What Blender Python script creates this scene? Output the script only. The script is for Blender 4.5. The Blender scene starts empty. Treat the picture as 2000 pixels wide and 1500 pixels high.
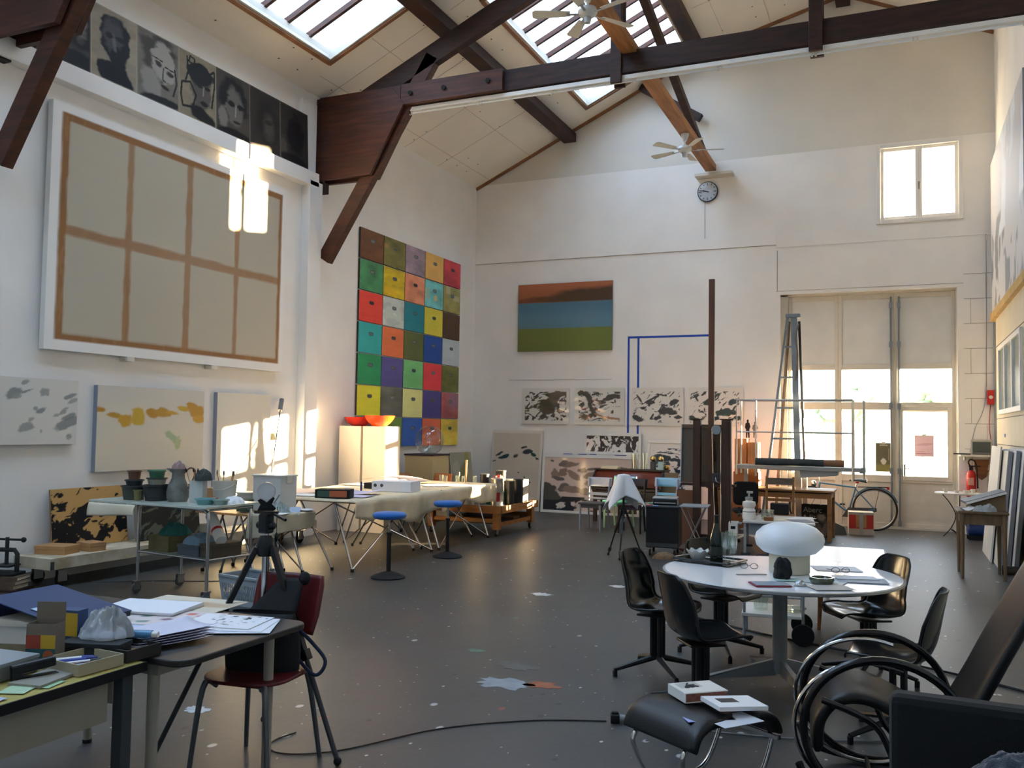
import bpy, math, random
import numpy as np
from mathutils import Vector, Matrix, Euler
scene = bpy.context.scene
PI = math.pi
D, XL, XR = 16.67, -8.21, 1.44          # back wall, left wall, right wall (metres); camera stands over the origin

# ---------------------------------------------------------------- camera
yaw, pit, rol = 0.414126, 0.0488295, 0.0155067
fw = Vector((-math.sin(yaw)*math.cos(pit), math.cos(yaw)*math.cos(pit), math.sin(pit)))
rt = Vector((math.cos(yaw), math.sin(yaw), 0)); up = rt.cross(fw)
r2 = rt*math.cos(rol) + up*math.sin(rol); u2 = up*math.cos(rol) - rt*math.sin(rol)
cam_data = bpy.data.cameras.new('camera'); cam_data.sensor_width = 36.0; cam_data.lens = 36.0*1738/2000
cam_data.clip_start = 0.05; cam_data.clip_end = 500
cam = bpy.data.objects.new('camera', cam_data); scene.collection.objects.link(cam)
cam.matrix_world = Matrix(((r2.x, u2.x, -fw.x, 0), (r2.y, u2.y, -fw.y, 0), (r2.z, u2.z, -fw.z, 1.65), (0, 0, 0, 1)))
scene.camera = cam

# ---------------------------------------------------------------- world, sun, exposure
W = bpy.data.worlds.new('sky'); scene.world = W; W.use_nodes = True
nt = W.node_tree; nt.nodes.clear()
wo = nt.nodes.new('ShaderNodeOutputWorld'); wb = nt.nodes.new('ShaderNodeBackground')
tc = nt.nodes.new('ShaderNodeTexCoord'); sx = nt.nodes.new('ShaderNodeSeparateXYZ'); wr = nt.nodes.new('ShaderNodeValToRGB')
nt.links.new(tc.outputs['Generated'], sx.inputs[0]); nt.links.new(sx.outputs['Z'], wr.inputs[0])
wr.color_ramp.elements[0].position = 0.0; wr.color_ramp.elements[0].color = (0.88, 0.84, 0.76, 1)
wr.color_ramp.elements[1].position = 0.5; wr.color_ramp.elements[1].color = (0.56, 0.76, 1.0, 1)
nt.links.new(wr.outputs[0], wb.inputs['Color']); wb.inputs['Strength'].default_value = 4.2
nt.links.new(wb.outputs[0], wo.inputs['Surface'])
SUN_DIR = Vector((-8.42, -7.37, -1.16)).normalized()
sd = bpy.data.lights.new('sun', 'SUN'); sd.energy = 125.0; sd.angle = math.radians(0.55); sd.color = (1.0, 0.76, 0.44)
so = bpy.data.objects.new('sun', sd); scene.collection.objects.link(so)
so.rotation_euler = SUN_DIR.to_track_quat('-Z', 'Y').to_euler(); so.location = (30, 40, 12)
vs = scene.view_settings; vs.view_transform = 'Standard'; vs.look = 'None'; vs.exposure = 0.76; vs.gamma = 1.0
vs.use_curve_mapping = False
scene.cycles.diffuse_bounces = 8; scene.cycles.max_bounces = 14; scene.cycles.transparent_max_bounces = 16
def portal(loc, rot, sx_, sy_):           # light portals sit in the openings and only guide the sky light
    l = bpy.data.lights.new('portal', 'AREA'); l.shape = 'RECTANGLE'; l.size = sx_; l.size_y = sy_; l.cycles.is_portal = True
    o = bpy.data.objects.new('portal', l); o.location = loc; o.rotation_euler = rot; scene.collection.objects.link(o)
portal((-0.6, D+0.32, 1.85), (-PI/2, 0, 0), 2.9, 1.95)
portal((0.27, D+0.20, 6.0), (-PI/2, 0, 0), 1.3, 1.35)

# ---------------------------------------------------------------- helpers
def lin(h):
    h = h.lstrip('#'); c = [int(h[i:i+2], 16)/255 for i in (0, 2, 4)]
    return tuple(x/12.92 if x <= 0.04045 else ((x+0.055)/1.055)**2.4 for x in c)
MATS = {}
def mat(name, col, rough=0.6, metal=0.0, var=0.0, vscale=8.0, bump=0.0, bscale=60.0, trans=0.0, coat=0.0, ior=1.45, stretch=None, spec=None, col2=None, sheen=0.0):
    if name in MATS: return MATS[name]
    m = bpy.data.materials.new(name); m.use_nodes = True; n = m.node_tree; b = n.nodes['Principled BSDF']
    c = lin(col) if isinstance(col, str) else col
    b.inputs['Base Color'].default_value = (*c, 1); b.inputs['Roughness'].default_value = rough; b.inputs['Metallic'].default_value = metal
    b.inputs['IOR'].default_value = ior; b.inputs['Coat Weight'].default_value = coat
    if trans: b.inputs['Transmission Weight'].default_value = trans
    if spec is not None: b.inputs['Specular IOR Level'].default_value = spec
    if sheen: b.inputs['Sheen Weight'].default_value = sheen
    if var or bump:
        t = n.nodes.new('ShaderNodeTexCoord'); mp = n.nodes.new('ShaderNodeMapping'); n.links.new(t.outputs['Object'], mp.inputs[0])
        if stretch: mp.inputs['Scale'].default_value = stretch
    if var:
        nz = n.nodes.new('ShaderNodeTexNoise'); nz.inputs['Scale'].default_value = vscale; nz.inputs['Detail'].default_value = 5
        rp = n.nodes.new('ShaderNodeValToRGB'); n.links.new(mp.outputs[0], nz.inputs['Vector']); n.links.new(nz.outputs['Fac'], rp.inputs[0])
        c2 = lin(col2) if col2 else tuple(x*(1-var) for x in c)
        rp.color_ramp.elements[0].position = 0.35; rp.color_ramp.elements[0].color = (*c2, 1)
        rp.color_ramp.elements[1].position = 0.65; rp.color_ramp.elements[1].color = (*[min(1, x*(1+var*0.4)) for x in c], 1)
        n.links.new(rp.outputs[0], b.inputs['Base Color'])
    if bump:
        bz = n.nodes.new('ShaderNodeTexNoise'); bz.inputs['Scale'].default_value = bscale; bz.inputs['Detail'].default_value = 4
        bp = n.nodes.new('ShaderNodeBump'); bp.inputs['Strength'].default_value = bump; bp.inputs['Distance'].default_value = 0.01
        n.links.new(mp.outputs[0], bz.inputs['Vector']); n.links.new(bz.outputs['Fac'], bp.inputs['Height']); n.links.new(bp.outputs[0], b.inputs['Normal'])
    MATS[name] = m; return m
def glass_mat(name, tint=(1, 1, 1), gloss=0.08, rough=0.02):
    """thin pane: mostly clear, with a mirror-like share (no refraction, so daylight and sun pass)"""
    if name in MATS: return MATS[name]
    m = bpy.data.materials.new(name); m.use_nodes = True; n = m.node_tree; n.nodes.clear()
    o = n.nodes.new('ShaderNodeOutputMaterial'); a = n.nodes.new('ShaderNodeBsdfTransparent'); g = n.nodes.new('ShaderNodeBsdfGlossy')
    x = n.nodes.new('ShaderNodeMixShader'); lw = n.nodes.new('ShaderNodeLayerWeight'); lw.inputs['Blend'].default_value = 0.5; pw = n.nodes.new('ShaderNodeMath'); pw.operation = 'POWER'; pw.inputs[1].default_value = 4.0
    mt = n.nodes.new('ShaderNodeMath'); mt.operation = 'MULTIPLY_ADD'; mt.inputs[1].default_value = 0.5; mt.inputs[2].default_value = gloss
    a.inputs[0].default_value = (*tint, 1); g.inputs['Roughness'].default_value = rough; g.inputs[0].default_value = (0.95, 0.95, 0.95, 1)
    n.links.new(lw.outputs['Facing'], pw.inputs[0]); n.links.new(pw.outputs[0], mt.inputs[0]); n.links.new(mt.outputs[0], x.inputs[0])
    n.links.new(a.outputs[0], x.inputs[1]); n.links.new(g.outputs[0], x.inputs[2]); n.links.new(x.outputs[0], o.inputs[0])
    MATS[name] = m; return m
def paint_mat(name, rough=0.7, coat=0.0, spec=0.3):
    if name in MATS: return MATS[name]
    m = bpy.data.materials.new(name); m.use_nodes = True; n = m.node_tree; b = n.nodes['Principled BSDF']
    a = n.nodes.new('ShaderNodeAttribute'); a.attribute_name = 'paint'; n.links.new(a.outputs['Color'], b.inputs['Base Color'])
    b.inputs['Roughness'].default_value = rough; b.inputs['Coat Weight'].default_value = coat; b.inputs['Coat Roughness'].default_value = 0.08; b.inputs['Specular IOR Level'].default_value = spec
    MATS[name] = m; return m

class MB:
    """collects shapes, then links them as ONE mesh object"""
    def __init__(s): s.v = []; s.f = []; s.m = []; s.mi = 0
    def _add(s, vs, fs):
        b = len(s.v); s.v += [tuple(v) for v in vs]; s.f += [tuple(i+b for i in f) for f in fs]; s.m += [s.mi]*len(fs); return s
    def box(s, c, d, rot=None):
        c = Vector(c); h = [x/2 for x in d]; vs = []
        R = Euler(rot).to_matrix() if rot is not None and not isinstance(rot, Matrix) else rot
        for x in (-1, 1):
            for y in (-1, 1):
                for z in (-1, 1):
                    p = Vector((x*h[0], y*h[1], z*h[2])); vs.append(c + (R @ p if R is not None else p))
        return s._add(vs, [(0, 1, 3, 2), (4, 6, 7, 5), (0, 4, 5, 1), (2, 3, 7, 6), (0, 2, 6, 4), (1, 5, 7, 3)])
    def bx(s, x0, x1, y0, y1, z0, z1): return s.box(((x0+x1)/2, (y0+y1)/2, (z0+z1)/2), (abs(x1-x0), abs(y1-y0), abs(z1-z0)))
    def bar(s, a, b, w, h, upv=(0, 0, 1)):
        a = Vector(a); b = Vector(b); z = (b-a).normalized(); u_ = Vector(upv)
        if abs(z.dot(u_)) > 0.99: u_ = Vector((0, 1, 0))
        x = u_.cross(z).normalized(); y = z.cross(x)
        return s.box((a+b)/2, (w, h, (b-a).length), Matrix((x, y, z)).transposed())
    def tube(s, pts, r, n=8, closed=False, caps=True):
        P = [Vector(p) for p in pts]; N = len(P); rr = r if isinstance(r, (list, tuple)) else [r]*N
        vs = []; prev = None
        for i, p in enumerate(P):
            if closed: t = (P[(i+1) % N]-P[i-1])
            else: t = P[min(i+1, N-1)]-P[max(i-1, 0)]
            t = t.normalized() if t.length > 1e-9 else Vector((0, 0, 1))
            if prev is None:
                a = Vector((0, 0, 1)) if abs(t.z) < 0.9 else Vector((1, 0, 0)); x = a.cross(t).normalized()
            else: x = (prev - t*prev.dot(t)); x = x.normalized() if x.length > 1e-6 else t.orthogonal().normalized()
            prev = x; y = t.cross(x)
            for k in range(n):
                an = 2*PI*k/n; vs.append(p + (x*math.cos(an)+y*math.sin(an))*rr[i])
        fs = []
        M = N if closed else N-1
        for i in range(M):
            j = (i+1) % N
            for k in range(n): fs.append((i*n+k, i*n+(k+1) % n, j*n+(k+1) % n, j*n+k))
        if caps and not closed: fs.append(tuple(range(n-1, -1, -1))); fs.append(tuple((N-1)*n+k for k in range(n)))
        return s._add(vs, fs)
    def cyl(s, a, b, r0, r1=None, n=16): return s.tube([a, b], [r0, r0 if r1 is None else r1], n)
    def lathe(s, prof, c=(0, 0, 0), n=24, caps=True):
        vs = []; N = len(prof)
        for r, z in prof:
            for k in range(n):
                an = 2*PI*k/n; vs.append((c[0]+r*math.cos(an), c[1]+r*math.sin(an), c[2]+z))
        fs = [(i*n+k, i*n+(k+1) % n, (i+1)*n+(k+1) % n, (i+1)*n+k) for i in range(N-1) for k in range(n)]
        if caps: fs.append(tuple(range(n-1, -1, -1))); fs.append(tuple((N-1)*n+k for k in range(n)))
        return s._add(vs, fs)
    def prism(s, poly, h, axis='z', o=0.0):
        """2D outline extruded from o to o+h along an axis ('z': (x,y), 'y': (x,z), 'x': (y,z))"""
        f = {'z': lambda a, b, t: (a, b, t), 'y': lambda a, b, t: (a, t, b), 'x': lambda a, b, t: (t, a, b)}[axis]
        n = len(poly); vs = [f(a, b, o) for a, b in poly]+[f(a, b, o+h) for a, b in poly]
        fs = [tuple(range(n-1, -1, -1)), tuple(range(n, 2*n))]+[(i, (i+1) % n, n+(i+1) % n, n+i) for i in range(n)]
        return s._add(vs, fs)
    def grid(s, fn, nu, nv, closed_u=False):
        vs = [fn(i/nu, j/nv) for j in range(nv+1) for i in range(nu if closed_u else nu+1)]; m = nu if closed_u else nu+1
        fs = [(j*m+i, j*m+(i+1) % m, (j+1)*m+(i+1) % m, (j+1)*m+i) for j in range(nv) for i in range(nu)]
        return s._add(vs, fs)
    def ball(s, c, r, n=16, m=10):
        r = r if isinstance(r, (tuple, list)) else (r, r, r); c = Vector(c)
        return s.lathe_xyz([(math.sin(PI*j/m), -math.cos(PI*j/m)) for j in range(m+1)], c, r, n)
    def lathe_xyz(s, prof, c, r, n):
        vs = []; N = len(prof)
        for q, z in prof:
            for k in range(n):
                an = 2*PI*k/n; vs.append((c[0]+r[0]*q*math.cos(an), c[1]+r[1]*q*math.sin(an), c[2]+r[2]*z))
        return s._add(vs, [(i*n+k, i*n+(k+1) % n, (i+1)*n+(k+1) % n, (i+1)*n+k) for i in range(N-1) for k in range(n)])
def place(o, loc=(0, 0, 0), rz=0.0, rx=0.0, ry=0.0): o.location = loc; o.rotation_euler = (rx, ry, rz); return o
def obj(name, mb, m, parent=None, bevel=0.0, smooth=False, solid=0.0, sub=0, loc=None, rz=0.0, rx=0.0, ry=0.0, ang=40):
    me = bpy.data.meshes.new(name); me.from_pydata(mb.v, [], mb.f)
    for k in (m if isinstance(m, (list, tuple)) else [m]): me.materials.append(k)
    if any(mb.m): me.polygons.foreach_set('material_index', mb.m)
    me.validate(); me.update()
    import bmesh
    b = bmesh.new(); b.from_mesh(me); bmesh.ops.recalc_face_normals(b, faces=b.faces)
    if smooth:
        for f in b.faces: f.smooth = True
        for e in b.edges:
            if len(e.link_faces) == 2 and e.calc_face_angle(0) > math.radians(ang): e.smooth = False
    b.to_mesh(me); b.free()
    o = bpy.data.objects.new(name, me); scene.collection.objects.link(o)
    if parent is not None: o.parent = parent
    if loc is not None or rz or rx or ry: place(o, loc or (0, 0, 0), rz, rx, ry)
    if solid: md = o.modifiers.new('solid', 'SOLIDIFY'); md.thickness = solid; md.offset = 0
    if sub: md = o.modifiers.new('sub', 'SUBSURF'); md.levels = sub; md.render_levels = sub
    if bevel: md = o.modifiers.new('bevel', 'BEVEL'); md.width = bevel; md.segments = 2; md.limit_method = 'ANGLE'; md.angle_limit = math.radians(50)
    return o
def tag(o, label, cat, group=None, kind=None):
    o['label'] = label; o['category'] = cat
    if group: o['group'] = group
    if kind: o['kind'] = kind
    return o
def struct(name, mb, m, parent=None, **k):
    o = obj(name, mb, m, parent, **k)
    if parent is None: o['kind'] = 'structure'
    return o
def thing(name, label, cat, loc=(0, 0, 0), rz=0.0, group=None, rx=0.0, ry=0.0):
    o = bpy.data.objects.new(name, None); o.empty_display_size = 0.1; scene.collection.objects.link(o)
    return tag(place(o, loc, rz, rx, ry), label, cat, group)
def solo(name, mb, m, label, cat, loc=(0, 0, 0), rz=0.0, group=None, rx=0.0, ry=0.0, **k):
    return tag(place(obj(name, mb, m, **k), loc, rz, rx, ry), label, cat, group)
def dup(root, loc, rz=None, label=None, rx=None):
    r = root.copy(); scene.collection.objects.link(r); r.location = loc
    e = list(root.rotation_euler)
    if rz is not None: e[2] = rz
    if rx is not None: e[0] = rx
    r.rotation_euler = e
    if label: r['label'] = label
    def kids(a, b):
        for ch in list(a.children):
            c = ch.copy(); scene.collection.objects.link(c); c.parent = b; kids(ch, c)
    kids(root, r); return r
def rect(x0, x1, y0, y1): return [(x0, y0), (x1, y0), (x1, y1), (x0, y1)]
def arcpts(c, r, a0, a1, n): return [(c[0]+r*math.cos(a0+(a1-a0)*i/n), c[1]+r*math.sin(a0+(a1-a0)*i/n)) for i in range(n+1)]
def rrect(w, h, r, n=4, cx=0, cy=0):
    p = []
    for sx_, sy_, a in ((1, 1, 0), (-1, 1, PI/2), (-1, -1, PI), (1, -1, 1.5*PI)):
        p += arcpts((cx+sx_*(w/2-r), cy+sy_*(h/2-r)), r, a, a+PI/2, n)
    return p
def smooth_path(pts, k=6):
    P = [Vector(p) for p in pts]; out = []
    for i in range(len(P)-1):
        p0, p1, p2, p3 = P[max(i-1, 0)], P[i], P[i+1], P[min(i+2, len(P)-1)]
        for j in range(k):
            t = j/k; out.append(0.5*((2*p1)+(p2-p0)*t+(2*p0-5*p1+4*p2-p3)*t*t+(3*p1-p0-3*p2+p3)*t**3))
    out.append(P[-1]); return out

# ---- painted surfaces: colours laid down by hand-written brush functions on a fine mesh
def vnoise(u, v, sx_, sy_, seed=0, octv=4):
    rs = np.random.RandomState(seed); tot = np.zeros_like(u); amp = 1.0; s = 0
    for o in range(octv):
        g = rs.rand(256, 256); a = u*sx_*2**o+17.3*o+seed*1.7; b = v*sy_*2**o+9.1*o+seed*2.3
        i = np.floor(a).astype(int); j = np.floor(b).astype(int); fa = a-i; fb = b-j
        fa = fa*fa*(3-2*fa); fb = fb*fb*(3-2*fb); i %= 255; j %= 255
        tot += amp*((g[j, i]*(1-fa)+g[j, i+1]*fa)*(1-fb)+(g[j+1, i]*(1-fa)+g[j+1, i+1]*fa)*fb); s += amp; amp *= 0.5
    return tot/s
class Canvas:
    def __init__(s, w, h, base, px=0.012):
        s.w, s.h = w, h; s.nx = max(8, int(w/px)); s.ny = max(8, int(h/px))
        u, v = np.meshgrid(np.linspace(0, 1, s.nx), np.linspace(0, 1, s.ny)); s.u, s.v = u, v
        s.c = np.zeros((s.ny, s.nx, 3)); s.c[:] = lin(base)
    def mix(s, a, col):
        a = np.clip(a, 0, 1)[..., None]; s.c = s.c*(1-a)+np.array(lin(col))*a; return s
    def ell(s, cx, cy, rx, ry, ang=0, soft=0.25, seed=1, rough=0.35, fr=6):
        asp = s.h/s.w; x = (s.u-cx); y = (s.v-cy)*asp; c, n = math.cos(ang), math.sin(ang)
        a = (x*c+y*n)/rx; b = (-x*n+y*c)/ry; d = np.sqrt(a*a+b*b)+rough*(vnoise(s.u, s.v*asp, fr/(4*rx), fr/(2.2*rx), seed, 4)-0.5)*2
        return np.clip((1-d)/soft+0.5, 0, 1)
    def band(s, x0, x1, y0, y1, soft=0.004, wob=0.0, seed=3):
        n = (vnoise(s.u, s.v, 14, 14, seed, 3)-0.5)*wob if wob else 0
        f = lambda t: np.clip(t/soft+0.5, 0, 1)
        return f(s.u-x0+n)*f(x1-s.u+n)*f(s.v-y0+n)*f(y1-s.v+n)
    def line(s, pts, r, soft=0.4, seed=2, wob=0.3):
        asp = s.h/s.w; best = np.full(s.u.shape, 9.0)
        for (x0, y0), (x1, y1) in zip(pts[:-1], pts[1:]):
            dx, dy = x1-x0, (y1-y0)*asp; L2 = dx*dx+dy*dy+1e-9
            t = np.clip(((s.u-x0)*dx+(s.v-y0)*asp*dy)/L2, 0, 1)
            best = np.minimum(best, np.hypot(s.u-x0-t*dx, (s.v-y0)*asp-t*dy))
        d = best/r+(vnoise(s.u, s.v*asp, 30, 30, seed, 2)-0.5)*wob*2
        return np.clip((1-d)/soft+0.5, 0, 1)
    def build(s, name, t, m, parent=None, edge=None, **k):
        nx, ny = s.nx, s.ny; mb = MB()
        X = s.u*s.w-s.w/2; Z = s.v*s.h
        vs = [(x, -t, z) for x, z in zip(X.ravel(), Z.ravel())]
        fs = [(j*nx+i, j*nx+i+1, (j+1)*nx+i+1, (j+1)*nx+i) for j in range(ny-1) for i in range(nx-1)]
        b = len(vs); w, h = s.w/2, s.h
        vs += [(-w, -t, 0), (w, -t, 0), (w, -t, h), (-w, -t, h), (-w, 0, 0), (w, 0, 0), (w, 0, h), (-w, 0, h)]
        fs += [(b, b+4, b+5, b+1), (b+1, b+5, b+6, b+2), (b+2, b+6, b+7, b+3), (b+3, b+7, b+4, b), (b+4, b+7, b+6, b+5)]
        me = bpy.data.meshes.new(name); me.from_pydata(vs, [], fs)
        ca = me.color_attributes.new('paint', 'FLOAT_COLOR', 'POINT')
        col = np.ones((len(vs), 4), np.float32); col[:nx*ny, :3] = s.c.reshape(-1, 3)
        col[nx*ny:, :3] = lin(edge) if edge else s.c.mean((0, 1))
        ca.data.foreach_set('color', col.ravel()); me.materials.append(m); me.update()
        o = bpy.data.objects.new(name, me); scene.collection.objects.link(o)
        if parent is not None: o.parent = parent
        return o
def textmesh(name, body, size, m, parent, loc, rot=(PI/2, 0, 0), ext=0.001, align='LEFT'):
    cu = bpy.data.curves.new(name, 'FONT'); cu.body = body; cu.size = size; cu.extrude = ext; cu.align_x = align
    t = bpy.data.objects.new(name, cu); me = bpy.data.meshes.new_from_object(t); bpy.data.objects.remove(t); bpy.data.curves.remove(cu)
    me.materials.append(m); o = bpy.data.objects.new(name, me); scene.collection.objects.link(o); o.parent = parent
    o.location = loc; o.rotation_euler = rot; return o

# ---------------------------------------------------------------- shared materials
M = dict(
 white_wall=mat('white painted plaster', '#eeebe6', 0.75, var=0.05, vscale=1.2, bump=0.06, bscale=30),
 gable=mat('raw grey-white gable plaster', '#dcd8cf', 0.85, var=0.07, vscale=0.8, bump=0.06, bscale=25),
 ceil=mat('cream ceiling board', '#ece6da', 0.8, var=0.05, vscale=0.9),
 joint=mat('dark joint', '#6d675e', 0.9),
 oldwood=mat('dark brown stained timber', '#33190e', 0.6, var=0.55, vscale=3, bump=0.25, bscale=14, stretch=(1.0, 1.0, 6.0)),
 redwood=mat('reddish brown timber', '#4a2414', 0.55, var=0.45, vscale=3, bump=0.2, bscale=20, stretch=(0.6, 2.0, 6.0)),
 pine=mat('pale pine', '#b98a58', 0.55, var=0.22, vscale=3, stretch=(6, 0.7, 6)),
 oak=mat('warm brown oak', '#8a5a34', 0.5, var=0.3, vscale=3, stretch=(0.8, 6, 6)),
 trimwood=mat('brown trim wood', '#8d6242', 0.6, var=0.3, vscale=4),
 white=mat('white paint', '#e4e2dd', 0.5), offwhite=mat('off white paint', '#d3cec2', 0.6, var=0.06, vscale=5),
 paper=mat('white paper', '#e6e6e6', 0.8), cream=mat('cream paper', '#d8cfb8', 0.8),
 black=mat('black plastic', '#0e0e10', 0.4), blackmatt=mat('matt black', '#101012', 0.8, bump=0.1, bscale=200),
 leather=mat('black leather', '#0d0d0e', 0.38, bump=0.12, bscale=120, spec=0.5),
 gloss=mat('glossy black fibreglass', '#0a0b0d', 0.16, spec=0.6),
 chrome=mat('chrome', '#c8c8c8', 0.16, 1.0), steel=mat('brushed steel', '#9a9c9d', 0.35, 1.0), alu=mat('aluminium', '#b7babb', 0.42, 1.0),
 greymetal=mat('grey painted metal', '#8f9598', 0.5), darkgrey=mat('dark grey', '#3a3d40', 0.6),
 pane=glass_mat('window pane'), clear=glass_mat('clear glass', (0.93, 0.97, 0.95), 0.12),
 card=mat('brown cardboard', '#b3875a', 0.85, var=0.1, vscale=6),
 rubber=mat('black rubber', '#131313', 0.7),
 blue=mat('blue tape', '#1246a8', 0.6), red=mat('red paint', '#b3201f', 0.4),
 paint=paint_mat('matt paint layer'), oil=paint_mat('oil paint layer', 0.55, 0.05), print=paint_mat('print under film', 0.5, 0.5),
)
# ================================================================ the setting
PROF = [(XL, 6.68), (-3.45, 8.88), (-0.94, 9.53), (XR, 8.45)]
Y0 = -2.6
def roof_z(x):
    for (a, za), (b, zb) in zip(PROF[:-1], PROF[1:]):
        if x <= b: return za+(zb-za)*(x-a)/(b-a)
    return PROF[-1][1]
# ---- floor: grey screed with specks, drips and scuffs of paint
fm = bpy.data.materials.new('paint-speckled grey screed'); fm.use_nodes = True; n = fm.node_tree; b = n.nodes['Principled BSDF']
t = n.nodes.new('ShaderNodeTexCoord')
def noise(sc, det=5, st=None, dist=0.0):
    z = n.nodes.new('ShaderNodeTexNoise'); z.inputs['Scale'].default_value = sc; z.inputs['Detail'].default_value = det; z.inputs['Distortion'].default_value = dist
    if st:
        mp = n.nodes.new('ShaderNodeMapping'); mp.inputs['Scale'].default_value = st; n.links.new(t.outputs['Object'], mp.inputs[0]); n.links.new(mp.outputs[0], z.inputs['Vector'])
    else: n.links.new(t.outputs['Object'], z.inputs['Vector'])
    return z.outputs['Fac']
def ramp(src, p0, c0, p1, c1):
    r = n.nodes.new('ShaderNodeValToRGB'); n.links.new(src, r.inputs[0]); e = r.color_ramp.elements
    e[0].position = p0; e[0].color = (*c0, 1); e[1].position = p1; e[1].color = (*c1, 1); return r.outputs[0]
def mixc(f, a, c):
    x = n.nodes.new('ShaderNodeMix'); x.data_type = 'RGBA'; n.links.new(f, x.inputs[0])
    (n.links.new(a, x.inputs[6]) if not isinstance(a, tuple) else setattr(x.inputs[6], 'default_value', (*a, 1)))
    (n.links.new(c, x.inputs[7]) if not isinstance(c, tuple) else setattr(x.inputs[7], 'default_value', (*c, 1))); return x.outputs[2]
base = ramp(noise(0.9, 8, None, 0.4), 0.3, lin('#353534'), 0.72, lin('#4a4845'))
base = mixc(ramp(noise(16, 6), 0.35, (0, 0, 0), 0.75, (0.34,)*3), base, lin('#4c4a47'))
base = mixc(ramp(noise(3.2, 6, (1.0, 2.4, 1), 0.6), 0.66, (0, 0, 0), 0.78, (0.5,)*3), base, lin('#282725'))
def specks(scale, rad, col, thr, base_):
    v = n.nodes.new('ShaderNodeTexVoronoi'); v.inputs['Scale'].default_value = scale; mp = n.nodes.new('ShaderNodeMapping'); mp.inputs['Scale'].default_value = (1.0, 0.7, 1)
    mp.inputs['Location'].default_value = (scale*0.37, thr*9, 0)
    n.links.new(t.outputs['Object'], mp.inputs[0]); n.links.new(mp.outputs[0], v.inputs['Vector'])
    d = ramp(v.outputs['Distance'], rad*0.7, (1, 1, 1), rad, (0, 0, 0))
    sp = n.nodes.new('ShaderNodeSeparateColor'); n.links.new(v.outputs['Color'], sp.inputs[0])
    k = ramp(sp.outputs[0], thr, (0, 0, 0), thr+0.01, (1, 1, 1))
    mm = n.nodes.new('ShaderNodeMath'); mm.operation = 'MULTIPLY'; n.links.new(d, mm.inputs[0]); n.links.new(k, mm.inputs[1])
    return mixc(mm.outputs[0], base_, col)
base = specks(9, 0.10, lin('#c9c9c6'), 0.66, base); base = specks(4.5, 0.11, lin('#b4b6b6'), 0.72, base); base = specks(14, 0.10, lin('#9fa1a2'), 0.55, base)
base = specks(6, 0.12, lin('#181818'), 0.6, base); base = specks(3.1, 0.10, lin('#4c6a58'), 0.93, base); base = specks(3.6, 0.09, lin('#8e4a32'), 0.95, base)
n.links.new(base, b.inputs['Base Color']); b.inputs['Roughness'].default_value = 0.42; b.inputs['Specular IOR Level'].default_value = 0.65
bp = n.nodes.new('ShaderNodeBump'); bp.inputs['Strength'].default_value = 0.12; bp.inputs['Distance'].default_value = 0.01
n.links.new(noise(22, 6), bp.inputs['Height']); n.links.new(bp.outputs[0], b.inputs['Normal'])
floor = struct('floor', MB().bx(XL-0.2, XR+0.2, Y0-0.2, D+0.4, -0.2, 0), fm)
def splat(x, y, r, col, seed):
    rs = random.Random(seed); p = []
    for i in range(26):
        a = 2*PI*i/26; q = r*(0.65+0.5*rs.random()); p.append((x+q*1.5*math.cos(a), y+q*math.sin(a)))
    o = struct('paint_stain', MB().prism(p, 0.0015, 'z', 0.0), mat('dried paint '+col, col, 0.6, var=0.2, vscale=10), floor); o['label'] = 'dried paint splash'
splat(-2.36, 5.33, 0.13, '#8d959c', 1); splat(-2.13, 5.40, 0.08, '#9c5a3c', 2); splat(-3.72, 4.05, 0.06, '#b9bec4', 3); splat(-2.9, 6.0, 0.05, '#56705f', 5)
splat(-2.45, 5.75, 0.10, '#5d5a55', 6); splat(-3.3, 8.3, 0.08, '#c2c4c4', 8); splat(-2.75, 9.1, 0.07, '#bcbebd', 9); splat(-1.9, 7.6, 0.06, '#a5a8a8', 11)
# ---- walls
def wallcol(m, x0, x1, z0, zf, y0, y1):
    xs = sorted({x0, x1, *[p[0] for p in PROF if x0 < p[0] < x1]})
    for a, c in zip(xs[:-1], xs[1:]): m.prism([(a, z0), (c, z0), (c, zf(c)), (a, zf(a))], y1-y0, 'y', y0)
zt = lambda x: roof_z(x)+0.1
SPL = 6.72
wb_ = MB(); flat = lambda z: (lambda x: z)
DX0, DX1, DZ = -2.03, 0.85, 4.14
WX0, WX1, WZ0, WZ1 = -0.37, 0.92, 5.33, 6.66
wallcol(wb_, XL-0.2, DX0, 0, flat(SPL), D, D+0.4)
wallcol(wb_, DX0, WX0, DZ, flat(SPL), D, D+0.4); wallcol(wb_, WX0, DX1, DZ, flat(WZ0), D, D+0.4)
wallcol(wb_, DX1, WX1, 0, flat(WZ0), D, D+0.4); wallcol(wb_, WX0, WX1, WZ1, flat(SPL), D, D+0.4)
wallcol(wb_, WX1, XR+0.2, 0, flat(SPL), D, D+0.4)
wb_.mi = 1; wallcol(wb_, XL-0.2, XR+0.2, SPL, zt, D+0.004, D+0.4)
wall_back = struct('wall_back', wb_, [M['white_wall'], M['gable']])
struct('wall_left', MB().bx(XL-0.25, XL, Y0, D+0.4, 0, 6.85), M['white_wall'])
struct('wall_right', MB().bx(XR, XR+0.25, Y0, D+0.4, 0, 8.6), M['white_wall'])
wf_ = MB(); wallcol(wf_, XL-0.2, XR+0.2, 0, zt, Y0-0.25, Y0); struct('wall_front', wf_, M['white_wall'])
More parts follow.
